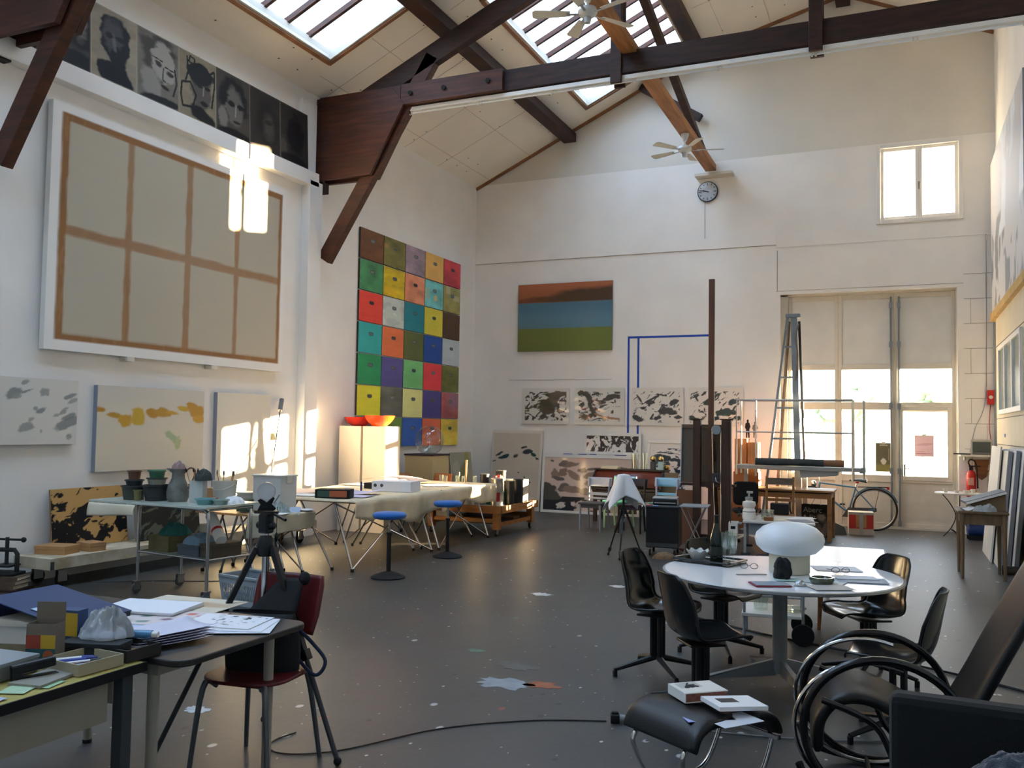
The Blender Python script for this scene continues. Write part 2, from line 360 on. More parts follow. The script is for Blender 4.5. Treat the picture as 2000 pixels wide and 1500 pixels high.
# board courses and joints on the back wall
def seam(m, a, c, w=0.012): m.bar((a[0], D-0.002, a[1]), (c[0], D-0.002, c[1]), 0.012, w, (0, 1, 0)) if abs(a[1]-c[1]) > 1e-4 else m.bx(a[0], c[0], D-0.006, D+0.004, a[1]-w/2, a[1]+w/2)
struct('trim_1', MB().bx(XL, -2.1, D-0.02, D, 5.055, 5.26), M['white_wall'])
struct('trim_2', MB().bx(-2.1, XR, D-0.012, D, 5.0, 5.26), M['white_wall'])
sm = MB()
for a, c in (((-8.2, 5.05), (-2.1, 5.05)), ((-2.08, 4.95), (-2.08, 4.2)), ((-2.1, 4.2), (0.95, 4.2)), ((-7.4, 2.62), (-5.2, 2.62)), ((-3.4, 5.26), (-3.4, 6.0))): seam(sm, a, c, 0.007)
for i in range(10):
    z = 4.35-i*0.42; seam(sm, (DX1+0.1, z), (XR, z), 0.008)
    for x in ((1.05,) if i % 2 else (1.28,)): sm.bx(x-0.003, x+0.003, D-0.005, D+0.004, z-0.42, z)
struct('trim_3', sm, mat('wall joint', '#a39e96', 0.9))
# pilaster and ledge on the left wall
struct('trim_4', MB().bx(XL, -8.06, 10.76, 11.07, 0, 5.3), M['white_wall'], bevel=0.008)
struct('trim_5', MB().bx(XL, -8.06, 3.0, 10.98, 5.22, 5.43).bx(XL, -8.13, 10.6, 10.98, 5.43, 6.5), M['white_wall'], bevel=0.008)
struct('baseboard_left', MB().bx(XL, XL+0.018, Y0, 10.7, 0, 0.10), M['offwhite'])
# ---- ceiling: boarded slopes with openings for the skylights
SKY = [(-7.62, -6.32, 6.7, 10.56), (-5.58, -3.66, 11.45, 16.1), (-5.58, -3.66, 6.2, 10.4), (-7.4, -3.8, -1.6, 5.3)]  # last two openings are unseen, added to light the near room
TH = 0.16
cm = MB(); xs = sorted({p[0] for p in PROF} | {XL-0.2, XR+0.2} | {s[0] for s in SKY} | {s[1] for s in SKY}); ys = sorted({Y0-0.2, D+0.4} | {s[2] for s in SKY} | {s[3] for s in SKY})
def rz_(x): return roof_z(max(x, XL)) if x >= XL else 6.68+(6.68-8.88)/(XL+3.45)*(x-XL)
for a, c in zip(xs[:-1], xs[1:]):
    for e, f in zip(ys[:-1], ys[1:]):
        mx, my = (a+c)/2, (e+f)/2
        if any(s[0] < mx < s[1] and s[2] < my < s[3] for s in SKY): continue
        za, zc = (rz_(a), rz_(c)) if c <= XR else (8.45, 8.36)
        cm.prism([(a, za), (c, zc), (c, zc+TH), (a, za+TH)], f-e, 'y', e)
struct('ceiling', cm, M['ceil'])
jm = MB()                                     # board joints and screw caps
for y in [1.2+1.25*i for i in range(12)]:
    for x0, x1 in ((XL, -6.2), (-6.0, -3.6), (-3.3, -1.0)):
        if any(s[0] < x1 and s[1] > x0 and s[2]-0.05 < y < s[3]+0.05 for s in SKY): continue
        jm.bar((x0, y, rz_(x0)-0.001), (x1, y, rz_(x1)-0.001), 0.006, 0.004)
for x in (-7.9, -7.0, -6.2, -3.0, -2.2):
    jm.bar((x, 10.7, rz_(x)-0.001), (x, D, rz_(x)-0.001), 0.005, 0.004, (1, 0, 0))
struct('trim_6', jm, mat('board joint', '#a9a195', 0.9))
jm = MB(); rs = random.Random(4)
for i in range(150):
    x = rs.choice((-8.0, -7.75, -6.9, -6.4, -5.9, -3.0, -2.4, -1.9)); y = 4+0.42*rs.randrange(0, 30)
    if any(s[0]-0.1 < x < s[1]+0.1 and s[2]-0.1 < y < s[3]+0.1 for s in SKY): continue
    jm.cyl((x, y, rz_(x)-0.004), (x, y, rz_(x)+0.004), 0.014, n=8)
struct('trim_7', jm, M['joint'])
gm = MB()                                     # wooden cover strip where the ceiling meets the gable
for (a, za), (c, zc) in zip(PROF[:-1], PROF[1:]): gm.bar((a, D-0.02, za-0.03), (c, D-0.02, zc-0.03), 0.06, 0.03, (0, 1, 0))
struct('trim_8', gm, M['trimwood'])
# ---- skylights: two real, two unseen ones added for light
poly = bpy.data.materials.new('translucent corrugated sheet'); poly.use_nodes = True; pn = poly.node_tree; pn.nodes.clear()
po = pn.nodes.new('ShaderNodeOutputMaterial'); pa = pn.nodes.new('ShaderNodeBsdfTransparent'); pt = pn.nodes.new('ShaderNodeBsdfTranslucent'); px_ = pn.nodes.new('ShaderNodeMixShader')
pa.inputs[0].default_value = (0.92, 0.95, 1, 1); pt.inputs[0].default_value = (0.92, 0.95, 1, 1); px_.inputs[0].default_value = 0.25
pn.links.new(pa.outputs[0], px_.inputs[1]); pn.links.new(pt.outputs[0], px_.inputs[2]); pn.links.new(px_.outputs[0], po.inputs[0])
SL = math.atan(0.4617)
for k, (x0, x1, y0, y1) in enumerate(SKY):
    z0, z1 = rz_(x0), rz_(x1); nx_, nz_ = -math.sin(SL), math.cos(SL)
    P_ = lambda x, y, h=0.0: (x+nx_*h, y, rz_(x)+nz_*h)
    o = bpy.data.objects.new('window_%d' % (k+2), None); scene.collection.objects.link(o); o['kind'] = 'structure'; o.location = ((x0+x1)/2, (y0+y1)/2, (z0+z1)/2)
    inv = Matrix.Translation(-Vector(o.location))
    def put(nm, mb, m, **kw): q = struct(nm, mb, m, o, **kw); q.data.transform(inv); return q
    f = MB()
    for a, c in ((P_(x0-.03, y0, -.01), P_(x0-.03, y1+.03, -.01)), (P_(x1+.03, y0, -.01), P_(x1+.03, y1+.03, -.01)), (P_(x0-.05, y1+.03, -.01), P_(x1+.05, y1+.03, -.01)), (P_(x0-.05, y0-.03, -.01), P_(x1+.05, y0-.03, -.01))): f.bar(a, c, 0.06, 0.05, (nx_, 0, nz_))
    put('frame', f, M['trimwood'])
    f = MB(); hh = 0.13
    for a, c in ((P_(x0+.012, y0, hh), P_(x0+.012, y1, hh)), (P_(x1-.012, y0, hh), P_(x1-.012, y1, hh)), (P_(x0, y1-.012, hh), P_(x1, y1-.012, hh)), (P_(x0, y0+.012, hh), P_(x1, y0+.012, hh))): f.bar(a, c, 0.03, 0.27, (nx_, 0, nz_))
    put('reveal', f, M['offwhite'])
    nb = int((y1-y0)/0.52)
    for i in range(1, nb+1):
        y = y0+(y1-y0)*i/(nb+1); put('glazing_bar', MB().bar(P_(x0, y, .17), P_(x1, y, .17), 0.055, 0.075, (nx_, 0, nz_)), M['redwood'])
    ns = int((y1-y0)/0.02)
    put('sheet', MB().grid(lambda u, v: P_(x0-.1+(x1-x0+.2)*u, y0-.1+(y1-y0+.2)*v, .30+.022*math.sin(v*(y1-y0)*2*PI/0.15)), 1, ns), poly, smooth=True)
    c = P_((x0+x1)/2, (y0+y1)/2, .36); portal(c, (0, SL*-1, 0), x1-x0, y1-y0)
# ---- timber roof structure
def beam(nm, segs, m=None):
    b_ = MB()
    for a, c, w, h, *u_ in segs: b_.bar(a, c, w, h, *(u_ or [(0, 1, 0)]))
    return struct(nm, b_, m or M['oldwood'], bevel=0.008)
def truss(Y, full=True):
    c = bpy.data.objects.new('roof_truss', None); scene.collection.objects.link(c); c['kind'] = 'structure'; c.location = (0, Y, 0)
    def pt(nm, segs, m, bev=0.008):
        b_ = MB()
        for a, e, w, h in segs: b_.bar((a[0], a[2], a[1]), (e[0], e[2], e[1]), w, h, (0, 1, 0))
        return struct(nm, b_, m, c, bevel=bev)
    pt('tie_beam', [((-8.1, 6.5, 0), (XR, 6.5, 0), 0.30, 0.14)], M['oldwood'])
    pt('cheek_plate', [((-6.72, 6.5, -.11), (-5.08, 6.5, -.11), 0.31, 0.06), ((-8.15, 6.52, -.11), (-6.72, 6.52, -.11), 0.25, 0.06)], M['redwood'])
    pt('rafter', [((-8.15, 6.2, 0), (-3.5, 8.32, 0), 0.30, 0.13)], M['oldwood'])
    pt('rafter', [((-3.5, 8.5, 0), (-0.94, 9.2, 0), 0.28, 0.13), ((-0.94, 9.2, 0), (XR, 8.15, 0), 0.28, 0.13)], M['oldwood'])
    struct('gusset', MB().prism([(-8.19, 5.36), (-7.22, 5.36), (-6.66, 6.36), (-6.85, 6.62), (-8.19, 6.62)], 0.06, 'y', -0.15).prism([(-8.19, 5.36), (-7.22, 5.36), (-6.66, 6.36), (-6.85, 6.62), (-8.19, 6.62)], 0.06, 'y', 0.09), M['redwood'], c)
    pt('knee_brace', [((-8.08, 4.16, 0), (-6.25, 7.05, 0), 0.22, 0.13)], M['redwood'])
    struct('wall_block', MB().bx(-8.21, -8.1, -.08, .08, 5.2, 5.36), M['oldwood'], c)
    pt('king_post', [((-3.45, 6.22, -.09), (-3.45, 8.6, -.09), 0.15, 0.05), ((-3.45, 6.22, .09), (-3.45, 8.6, .09), 0.15, 0.05)], M['oldwood'])
    pt('queen_post', [((-0.94, 6.25, -.1), (-0.94, 9.1, -.1), 0.16, 0.06), ((-0.94, 6.25, .1), (-0.94, 9.1, .1), 0.16, 0.06)], M['oldwood'])
    for x in (-6.55, -6.0, -5.3):
        struct('bolt', MB().cyl((x, -.165, 6.5), (x, -.135, 6.5), 0.035, n=8), M['blackmatt'], c)
    return c
truss(11.2); truss(5.85)
beam('roof_purlin', [((-6.12, Y0, rz_(-6.12)-.15), (-6.12, D-0.02, rz_(-6.12)-.15), 0.18, 0.26, (1, 0, 0))])
beam('roof_purlin', [((-3.46, Y0, 8.74), (-3.46, D-0.02, 8.74), 0.16, 0.24, (1, 0, 0))])
beam('roof_purlin', [((-0.94, Y0, 9.36), (-0.94, D-0.02, 9.36), 0.16, 0.24, (1, 0, 0))])
beam('ridge_brace', [((-3.38, 11.4, 8.05), (-3.38, 16.6, 6.75), 0.13, 0.12, (1, 0, 0))])
beam('gable_strut', [((-4.62, 16.5, 8.28), (-3.45, 16.5, 7.52), 0.14, 0.12)])
beam('girder_beam', [((-3.28, 5.8, 6.75), (-3.28, 16.6, 6.58), 0.12, 0.20, (1, 0, 0))], mat('light timber girder', '#9a6a3e', 0.6, var=0.35, vscale=3, stretch=(5, 0.6, 5)))
sh = MB().bx(-3.55, -2.86, 16.42, D, 6.40, 6.45); struct('girder_bearing', sh, M['offwhite'])
# ---- window_1: the high casement
def frame(m, x0, x1, z0, z1, w, y0, y1): m.bx(x0, x0+w, y0, y1, z0, z1).bx(x1-w, x1, y0, y1, z0, z1).bx(x0+w, x1-w, y0, y1, z0, z0+w).bx(x0+w, x1-w, y0, y1, z1-w, z1)
w1 = bpy.data.objects.new('window_1', None); scene.collection.objects.link(w1); w1['kind'] = 'structure'; w1.location = (0.275, D, 5.33)
def put1(nm, mb, m, par=w1, **kw): return struct(nm, mb, m, par, **kw)
f = MB(); frame(f, -.68, .68, -.04, 1.36, .07, -.05, .12); put1('frame', f, M['white'], bevel=.006)
for sx_ in (-1, 1):
    f = MB(); a, c = (-.61, -.0) if sx_ < 0 else (.0, .61); frame(f, a, c, .03, 1.29, .055, .0, .07); s_ = put1('sash', f, M['white'], bevel=.005)
    put1('pane', MB().bx(a+.05, c-.05, .03, .036, .08, 1.24), M['pane'], s_)
put1('handle', MB().bx(-.015, .015, -.04, 0, .56, .66).bx(-.012, .012, -.06, -.04, .52, .62), M['steel'])
# ---- door_1 / door_2: tall glazed barn doors with cremone bolts
DY = D+0.20
def leaf(nm, x0, x1, mull, pan):
    o = bpy.data.objects.new(nm, None); scene.collection.objects.link(o); o['kind'] = 'structure'; o.location = (x0, DY, 0)
    w = x1-x0; f = MB(); cols = [(0, mull-x0), (mull-x0, w)] if mull else [(0, w)]
    s_ = 0.06
    for a, c in cols:
        f.bx(a, a+s_, 0, .08, 0.02, DZ-.03).bx(c-s_, c, 0, .08, 0.02, DZ-.03)
        for z0, z1 in ((0.02, 0.10), (.80, .92), (2.06 if mull else 2.03, 2.19), (2.77, 2.87), (DZ-.12, DZ-.03)): f.bx(a+s_, c-s_, 0, .08, z0, z1)
    struct('frame', f, M['offwhite'], o, bevel=.006)
    for a, c in cols:
        struct('panel', MB().bx(a+s_, c-s_, .03, .06, 2.87, DZ-.12), mat('light grey door panel', '#dcdcd8', 0.6, var=0.05, vscale=3), o)  # upper panel colour lifted to imitate glare around the door
        struct('panel', MB().bx(a+s_, c-s_, .03, .06, .10, .80), M['offwhite'], o)
        struct('pane', MB().bx(a+s_, c-s_, .04, .046, 2.19, 2.77), M['pane'], o)
        struct('pane', MB().bx(a+s_, c-s_, .04, .046, .92, 2.06), M['pane'], o)
    return o
struct('trim_13', MB().bx(-.16, -.08, DY+.085, DY+.11, .02, DZ-.03).bx(DX0+.1, DX1, DY-.03, DY+.1, 0, .035), M['offwhite'])
d1 = leaf('door_1', DX0+.12, -.125, -1.05, 3); d2 = leaf('door_2', -.115, DX1-.02, None, 1)
struct('trim_9', MB().bx(DX0, DX0+.12, D+.12, D+.3, 0, DZ).bx(DX0, DX1, D+.12, D+.3, DZ-.03, DZ+.02).bx(DX1-.02, DX1+.01, D+.1, D+.3, 0, DZ), M['offwhite'])
f = MB(); frame(f, .045, DX1-.02+.115-.06, .84, 2.12, .075, -.02, .02); struct('wicket_frame', f, M['offwhite'], d2, bevel=.006)
def rod(x, par):
    f = MB().tube([(x, -.035, .06), (x, -.035, DZ-.1)], .016, 10); q = struct('cremone_bolt', f, mat('grey steel rod', '#7d858a', 0.45, 0.6), par)
    g = MB()
    for z in (.1, 1.0, 2.12, 3.2, DZ-.25): g.bx(x-.03, x+.03, -.05, 0, z-.05, z+.05)
    struct('bracket', g, M['steel'], q)
rod(-.185-(DX0+.12), d1); rod(.06, d2)
struct('door_handle', MB().bx(.125, .155, -.03, 0, .92, 1.12).tube([(.14, -.05, 1.05), (.14, -.055, 1.05), (.22, -.055, 1.05)], .01, 8), M['steel'], d2)
# ---- outside: pale yard, hedge line and a few trees with haze put into their colour
struct('ground', MB().bx(-60, 120, D+.4, 160, -.25, -.1), mat('pale gravel yard', '#d8d2c4', 0.9, var=0.1, vscale=0.5))

treem = mat('glare-paled foliage', '#a9bb9a', .9, var=.25, vscale=3)  # pale tone stands in for glare on crowns and trunks
for i, (x, y, h, r) in enumerate(((-2.6, 60, 5.2, 1.6), (1.2, 64, 6.2, 2.2), (2.6, 70, 5.0, 1.8), (4.6, 62, 5.6, 2.0), (6.6, 72, 4.6, 2.2), (-5.0, 66, 4.6, 1.6))):
    t_ = bpy.data.objects.new('tree', None); scene.collection.objects.link(t_); tag(t_, ['pale slim tree seen through the ladder side of the door glass', 'tallest pale tree outside, left of the door bolts', 'pale tree outside just right of the door bolts', 'rounded pale tree outside through the right door leaf', 'low pale tree outside at the right edge of the door glass', 'low pale tree outside behind the ladder'][i], 'tree', 'trees outside the door'); t_.location = (x, y, -.1)
    rs = np.random.RandomState(i); f = MB()
    for k in range(14):
        a, z = rs.rand()*6.28, rs.rand(); q = r*(1-.6*z)*rs.rand()**.5; f.ball((q*math.cos(a), q*math.sin(a), h*(.38+.58*z)), r*(.55-.25*z)*(.7+.5*rs.rand()), 12, 8)
    obj('crown', f, treem, t_, smooth=True); obj('trunk', MB().cyl((0, 0, 0), (0, 0, h*.6), .16, .08), treem, t_)
t_ = bpy.data.objects.new('garden_table', None); scene.collection.objects.link(t_); tag(t_, 'small round garden table standing outside the door glass', 'table'); t_.location = (-1.45, 19.2, -.1)
obj('tabletop', MB().cyl((0, 0, 1.28), (0, 0, 1.31), .36, n=28), M['greymetal'], t_)
for k in range(4): a = PI/4+k*PI/2; obj('leg', MB().cyl((.22*math.cos(a), .22*math.sin(a), 1.28), (.38*math.cos(a), .38*math.sin(a), 0), .012, n=8), M['greymetal'], t_)
# ================================================================ pictures and fittings on the walls
LW, BW, RW = PI/2, 0.0, -PI/2            # turn of a flat thing that hangs on the left, back and right wall
def pic(name, cv, t, m, label, cat, loc, rz, group=None, rx=0.0, edge=None):
    o = cv.build(name, t, m, edge=edge); return tag(place(o, loc, rz, rx), label, cat, group)
def ink(c, x0, x1, y0, y1, col, seed, sx_, sy_, thr, ang=0.0, soft=0.05, warp=0.25):
    asp = c.h/c.w; a, n = math.cos(ang), math.sin(ang); u = c.u*a+c.v*asp*n; v = -c.u*n+c.v*asp*a
    w = vnoise(c.u, c.v*asp, 5, 5, seed+50, 3)-0.5
    f = vnoise(u+w*warp, v+w*warp*0.6, sx_, sy_, seed, 4)
    return c.mix(np.clip((f-thr)/soft+0.5, 0, 1)*c.band(x0, x1, y0, y1, 0.006), col)
# ---- seven portraits standing in a row on the ledge
def portrait(k):
    c = Canvas(0.645, 0.83, ['#4a4641', '#a79b86', '#7d766c', '#9a8c74', '#4a443d', '#2f2b27', '#2a2724'][k], 0.009)
    c.mix(vnoise(c.u, c.v, 3, 9, k+5, 4)*0.5, '#3d3832'); sd_ = 20+k*7
    if k == 0:
        c.mix(c.ell(.75, .55, .35, .42, .2, .5, sd_), '#1d1c1d'); c.mix(c.ell(.8, .62, .12, .3, .1, .6, sd_+1)*.8, '#77706a'); c.mix(c.ell(.62, .45, .07, .05, 0, .4, sd_)*.7, '#8a8580'); c.mix(c.ell(.7, .1, .5, .18, 0, .3, sd_), '#171617')
    elif k == 1:
        c.mix(c.ell(.52, .62, .34, .42, .05, .12, sd_, .25), '#15151a'); c.mix(c.ell(.48, .66, .2, .3, .05, .4, sd_+1)*.85, '#4c4a4c'); c.mix(c.ell(.5, .12, .42, .22, -.25, .12, sd_+2, .25), '#16161b')
        c.mix(c.ell(.58, .36, .16, .2, 0, .2, sd_+3), '#17171c'); c.mix(c.ell(.5, .55, .04, .16, .15, .6, sd_+4)*.6, '#77716c')
        for x in (.38, .62): c.mix(c.ell(x, .64, .09, .05, 0, .5, sd_+5)*.9, '#121216')
        c.mix(c.ell(.52, .42, .09, .03, 0, .5, sd_+6)*.9, '#111115')
    elif k == 2:
        c.mix(c.ell(.5, .62, .42, .5, 0, .35, sd_, .5)*.75, '#2c2826'); c.mix(c.ell(.62, .62, .27, .42, .12, .2, sd_+1), '#9b958c'); c.mix(c.ell(.32, .25, .24, .26, .3, .3, sd_+2), '#8d8780')
        for x, y in ((.5, .58), (.78, .5)): c.mix(c.ell(x, y, .09, .05, -.2, .4, sd_+3), '#35312f'); c.mix(c.line([(x-.12, y+.08), (x+.1, y+.06)], .012), '#1d1a1a')
        c.mix(c.line([(.62, .55), (.6, .38), (.66, .36)], .014), '#2a2726'); c.mix(c.ell(.66, .27, .1, .035, -.1, .4, sd_+4), '#2b2626')
        c.mix(c.ell(.55, .03, .5, .1, .1, .3, sd_+5), '#1e1c1d'); c.mix(c.line([(.9, .6), (.95, .4), (.86, .2)], .02), '#262322')
    elif k == 3:
        c.mix(c.ell(.6, .5, .28, .4, 0, .25, sd_), '#57504a'); c.mix(c.ell(.6, .72, .36, .2, .1, .2, sd_+1, .6), '#171618'); c.mix(c.ell(.62, .1, .4, .16, -.3, .2, sd_+2), '#171618')
        c.mix(c.line([(.3, .95), (.42, .93), (.4, .84), (.26, .86), (.3, .95)], .018), '#1a1819'); c.mix(c.line([(.22, .92), (.24, .7), (.18, .55)], .02), '#1a1819')
        c.mix(c.line([(.08, .5), (.3, .55), (.45, .38), (.36, .18), (.1, .14), (.05, .3), (.08, .5)], .022), '#1a1819')
        c.mix(c.line([(.8, .8), (.95, .88), (.97, .7), (.88, .3)], .022), '#1a1819')
        for x in (.55, .76): c.mix(c.ell(x, .56, .08, .045, 0, .4, sd_+3), '#1f1c1b')
        c.mix(c.line([(.66, .55), (.64, .42)], .014), '#8d867c'); c.mix(c.ell(.66, .3, .1, .05, 0, .4, sd_+4), '#1d1919')
    elif k == 4:
        c.mix(c.ell(.5, .6, .42, .45, 0, .3, sd_), '#1b191a'); c.mix(c.ell(.55, .48, .26, .38, .1, .3, sd_+1), '#67615a'); c.mix(c.ell(.2, .25, .14, .24, 0, .3, sd_+2), '#7a736b')
        for x in (.44, .72): c.mix(c.ell(x, .52, .1, .06, 0, .4, sd_+3), '#1d1b1b')
        c.mix(c.line([(.58, .52), (.56, .34)], .018), '#908a82'); c.mix(c.ell(.6, .25, .1, .03, 0, .4, sd_+4), '#231f1f'); c.mix(c.ell(.5, .02, .55, .12, 0, .3, sd_), '#141315')
    elif k == 5:
        c.mix(c.ell(.55, .5, .36, .45, 0, .6, sd_)*.7, '#191718'); c.mix(c.ell(.62, .42, .17, .28, 0, .8, sd_+1)*.6, '#5b554e'); c.mix(c.ell(.6, .5, .14, .05, 0, .6, sd_+2)*.7, '#1a1818')
    else:
        c.mix(c.ell(.55, .5, .3, .42, 0, .3, sd_), '#131214'); c.mix(c.ell(.1, .2, .12, .24, 0, .3, sd_+1), '#4c4740'); c.mix(c.ell(.5, .05, .5, .12, 0, .3, sd_), '#121113')
    c.mix(np.maximum(1-c.band(.018, .982, .014, .986, .01, .01), 0), ['#4a4641', '#a79b86', '#8a8378', '#9a8c74', '#5b554d', '#5b554d', '#5b554d'][k])
    return c
PL = ['grey-streaked dark portrait canvas half hidden by the roof brace on the left', 'portrait canvas with a black head and shoulders on a beige ground', 'portrait canvas of a pale bald face with dark contour lines',
      'portrait canvas with looping black brush lines and horn-like hair', 'dark portrait canvas with a long grey face and hollow eyes', 'nearly black portrait canvas with a faint face, second from right', 'nearly black portrait canvas beside the brown gusset, rightmost on the ledge']
for k in range(7): pic('portrait_painting', portrait(k), 0.03, M['oil'], PL[k], 'painting', (XL+0.10, 6.52+0.648*k, 5.432), LW, 'portraits along the ledge', rx=-0.05, edge='#8f8573')
# ---- large canvas showing painted stretcher bars
c = Canvas(3.86, 2.62, '#eceae6', 0.02)
c.mix(c.band(.03, .975, .042, .965, .006, .004), '#94683f'); xs_ = [(.055, .258), (.282, .497), (.523, .727), (.748, .958)]
for a, e in xs_:
    for z0, z1 in ((.068, .468), (.508, .935)): c.mix(c.band(a, e, z0, z1, .006, .008, 9), '#b5ae9d')
c.mix(vnoise(c.u, c.v, 4, 3, 4)*.35*c.band(.055, .958, .068, .935), '#c9c0aa')
c.mix((vnoise(c.u, c.v, 60, 8, 6) > .62)*.3*(c.c[..., 2] < .12), '#b08558')
pic('stretcher_canvas', c, 0.07, M['oil'], 'huge white-bordered canvas painted like a stretcher back with brown bars', 'painting', (XL+0.03, 8.36, 2.39), LW, edge='#dedbd4')

for x in (7.55, 8.9): solo('wall_bracket', MB().bx(-.05, .05, -.12, 0, 0, .05), M['offwhite'], 'small white support block under the %s half of the huge canvas' % ('left' if x < 8 else 'right'), 'bracket', (XL+.002, x, 2.338), LW)
# ---- three canvases below it
c = Canvas(1.0, 0.68, '#d9d5cc', 0.01); rs = random.Random(3)
for i, (x, y, a, e) in enumerate(((.42, .93, .05, .02), (.30, .77, .08, .055), (.33, .72, .06, .03), (.64, .8, .05, .045), (.95, .75, .07, .022), (1.0, .68, .08, .02), (.55, .55, .03, .02), (.62, .52, .06, .025), (.9, .55, .04, .014), (.88, .5, .05, .02), (.95, .43, .08, .03), (.5, .38, .04, .02), (.43, .24, .09, .045), (.95, .33, .16, .05), (.62, .2, .015, .02), (.96, .12, .03, .03), (.44, .8, .06, .012), (.8, .45, .04, .015))):
    c.mix(c.ell(x-.05, y, a, e, .35, .3, 30+i, .6, 4)*.85, ['#8f918d', '#7d8180', '#9b9a92'][i % 3])
pic('blotch_canvas', c, 0.06, M['oil'], 'white canvas with slanting grey blotches, leftmost of the lower row', 'painting', (XL+0.004, 6.4, 1.40), LW, edge='#8f939c')  # edge colour includes the bluish shade on the canvas side
c = Canvas(1.64, 0.96, '#cfc9bd', 0.012)
c.mix(c.band(-1, 2, -.1, .66, .5), '#dcd2bd')
pts = [(.02, .72), (.12, .66), (.24, .60), (.36, .64), (.5, .68), (.58, .70), (.68, .70), (.78, .76), (.86, .78), (.92, .72), (.96, .62)]
for i, (x, y) in enumerate(pts): c.mix(c.ell(x, y, .065, [.02, .02, .04, .055, .04, .03, .012, .02, .03, .05, .03][i], -.1, .3, 70+i, .7, 3), ['#b8862f', '#b98d33', '#c79a35', '#c9a63c'][i % 4])
c.mix(c.ell(.68, .4, .07, .03, -.6, .3, 90, .5), '#a8b88f'); c.mix(c.ell(.74, .32, .03, .05, 0, .3, 91, .5), '#b5bd8c')
pic('landscape_canvas', c, 0.06, M['oil'], 'pale canvas with a ragged ochre ridge line and a green fleck', 'painting', (XL+0.004, 7.98, 1.09), LW, edge='#8d93a0')  # blue-grey edge has the side's shade painted in
c = Canvas(1.06, 1.45, '#d9d3c6', 0.02); c.mix(vnoise(c.u, c.v, 3, 3, 8)*.3, '#e6dfcd'); c.mix(c.ell(.3, .3, .06, .1, .2, .5, 4)*.4, '#c2b691')
pic('pale_canvas', c, 0.06, M['oil'], 'tall nearly blank pale canvas glowing in the sun beside the pilaster', 'painting', (XL+0.004, 9.57, 0.60), LW, edge='#9096a2')  # shade of the side is put into this edge colour
# ---- thirty-five small box paintings in seven rows
def alb(h, k=1.75): return tuple(min(0.86, x*k) for x in lin(h))
GRID = [['#5a3a22', '#5e5a30', '#80707a', '#c49250', '#a63a42'], ['#3f7a50', '#a8901f', '#d8765a', '#5d9e9e', '#7e7a48'], ['#c93a30', '#a5aca5', '#1f6a75', '#b0a53a', '#44301f'],
        ['#2a8c8a', '#e0603c', '#4f5630', '#1c3f80', '#9aa3a6'], ['#1f7a4c', '#4a4478', '#5e9a60', '#c4343c', '#5c6030'], ['#e0b830', '#565850', '#c4b878', '#40386e', '#96504e'], ['#7a4a3a', '#5a7a38', '#2a4f96', '#d85a40', '#c8a040']]
GN = [['chestnut brown', 'mossy olive', 'mauve grey', 'ochre', 'crimson'], ['leaf green', 'mustard', 'salmon', 'pale turquoise', 'patchy khaki'], ['bright red', 'pale grey', 'petrol blue', 'lemon yellow', 'dark umber'],
      ['teal', 'orange', 'dark olive', 'navy blue', 'silver grey'], ['emerald green', 'indigo', 'light green', 'scarlet', 'cloudy olive'], ['sunflower yellow', 'charcoal grey', 'cream yellow', 'deep violet', 'red and purple'], ['rust brown', 'grass green', 'royal blue', 'orange red', 'gold ochre']]
SL_ = ['#4f5a60', '#3d4a44', '#36423f', '#6d6d60', '#55484a', '#4a5550', '#46443a', '#5b4a50', '#3f5358', '#55564e']
rn = ['top', 'second', 'third', 'fourth', 'fifth', 'sixth', 'bottom']
for r in range(7):
    for q in range(5):
        h = GRID[r][q]; c = Canvas(0.713, 0.503, h, 0.012); b_ = np.array(alb(h)); c.c[:] = b_
        patch = [(0, 0), (0, 1), (0, 2), (1, 0), (1, 1), (1, 2), (1, 3), (1, 4), (0, 4), (2, 1), (4, 4), (5, 1), (5, 4), (6, 4)]
        s_ = 0.42 if (r, q) in patch else 0.10
        bl = np.floor(vnoise(c.u, c.v, 2.2, 3.5, r*7+q, 2)*6)/6; c.c *= (1+s_*(bl[..., None]-.5)*2)
        c.c *= (1+.12*(vnoise(c.u, c.v, 2, 30, r+q*3, 3)[..., None]-.5))
        if (r, q) == (1, 3): c.mix(c.band(.5, .68, .28, .5, .02), '#d6c98a'); c.mix(c.band(0, .25, .3, .7, .1)*.5, '#c4c08a')
        if (r, q) == (1, 1): c.mix(c.band(0, .6, 0, .3, .2)*.7, '#f0c028')
        if (r, q) == (1, 4): c.mix(c.band(.15, .4, .7, 1, .05)*.7, '#cfc6a0'); c.mix(c.band(.6, .95, .5, .7, .05)*.6, '#d2c9a6')
        if (r, q) == (5, 4): c.mix(c.band(.4, 1, .4, 1, .3)*.6, '#8a7a9a')
        if (r, q) == (0, 1): c.mix(c.band(0, .2, .6, .75, .04)*.8, '#b08a5a')
        if (r, q) == (6, 4): c.mix(c.band(0, 1, .55, .8, .1)*.6, '#c9b84a')
        c.c = np.clip(c.c, .01, .88)
        k = (r*5+q); d = np.maximum(np.abs(c.u-.52)/.105, np.abs(c.v-.655)/.062); d = np.maximum(d, (np.abs(c.u-.52)/.105+np.abs(c.v-.655)/.062)/1.55)
        if (r, q) != (2, 4): c.mix((d < 1)*.95, SL_[(k*3+r) % 10]); c.mix((d < .72)*.5, ['#8a8f96', '#2f332f', '#9aa0a4'][k % 3])
        pic('box_painting', c, 0.035, M['oil'], '%s box painting in the %s row of the colour grid' % (GN[r][q], rn[r]), 'painting', (XL+0.004, 12.29+0.7275*(q+.5), 4.42-0.522*r), LW, 'box paintings in the colour grid', edge='#3b352e')
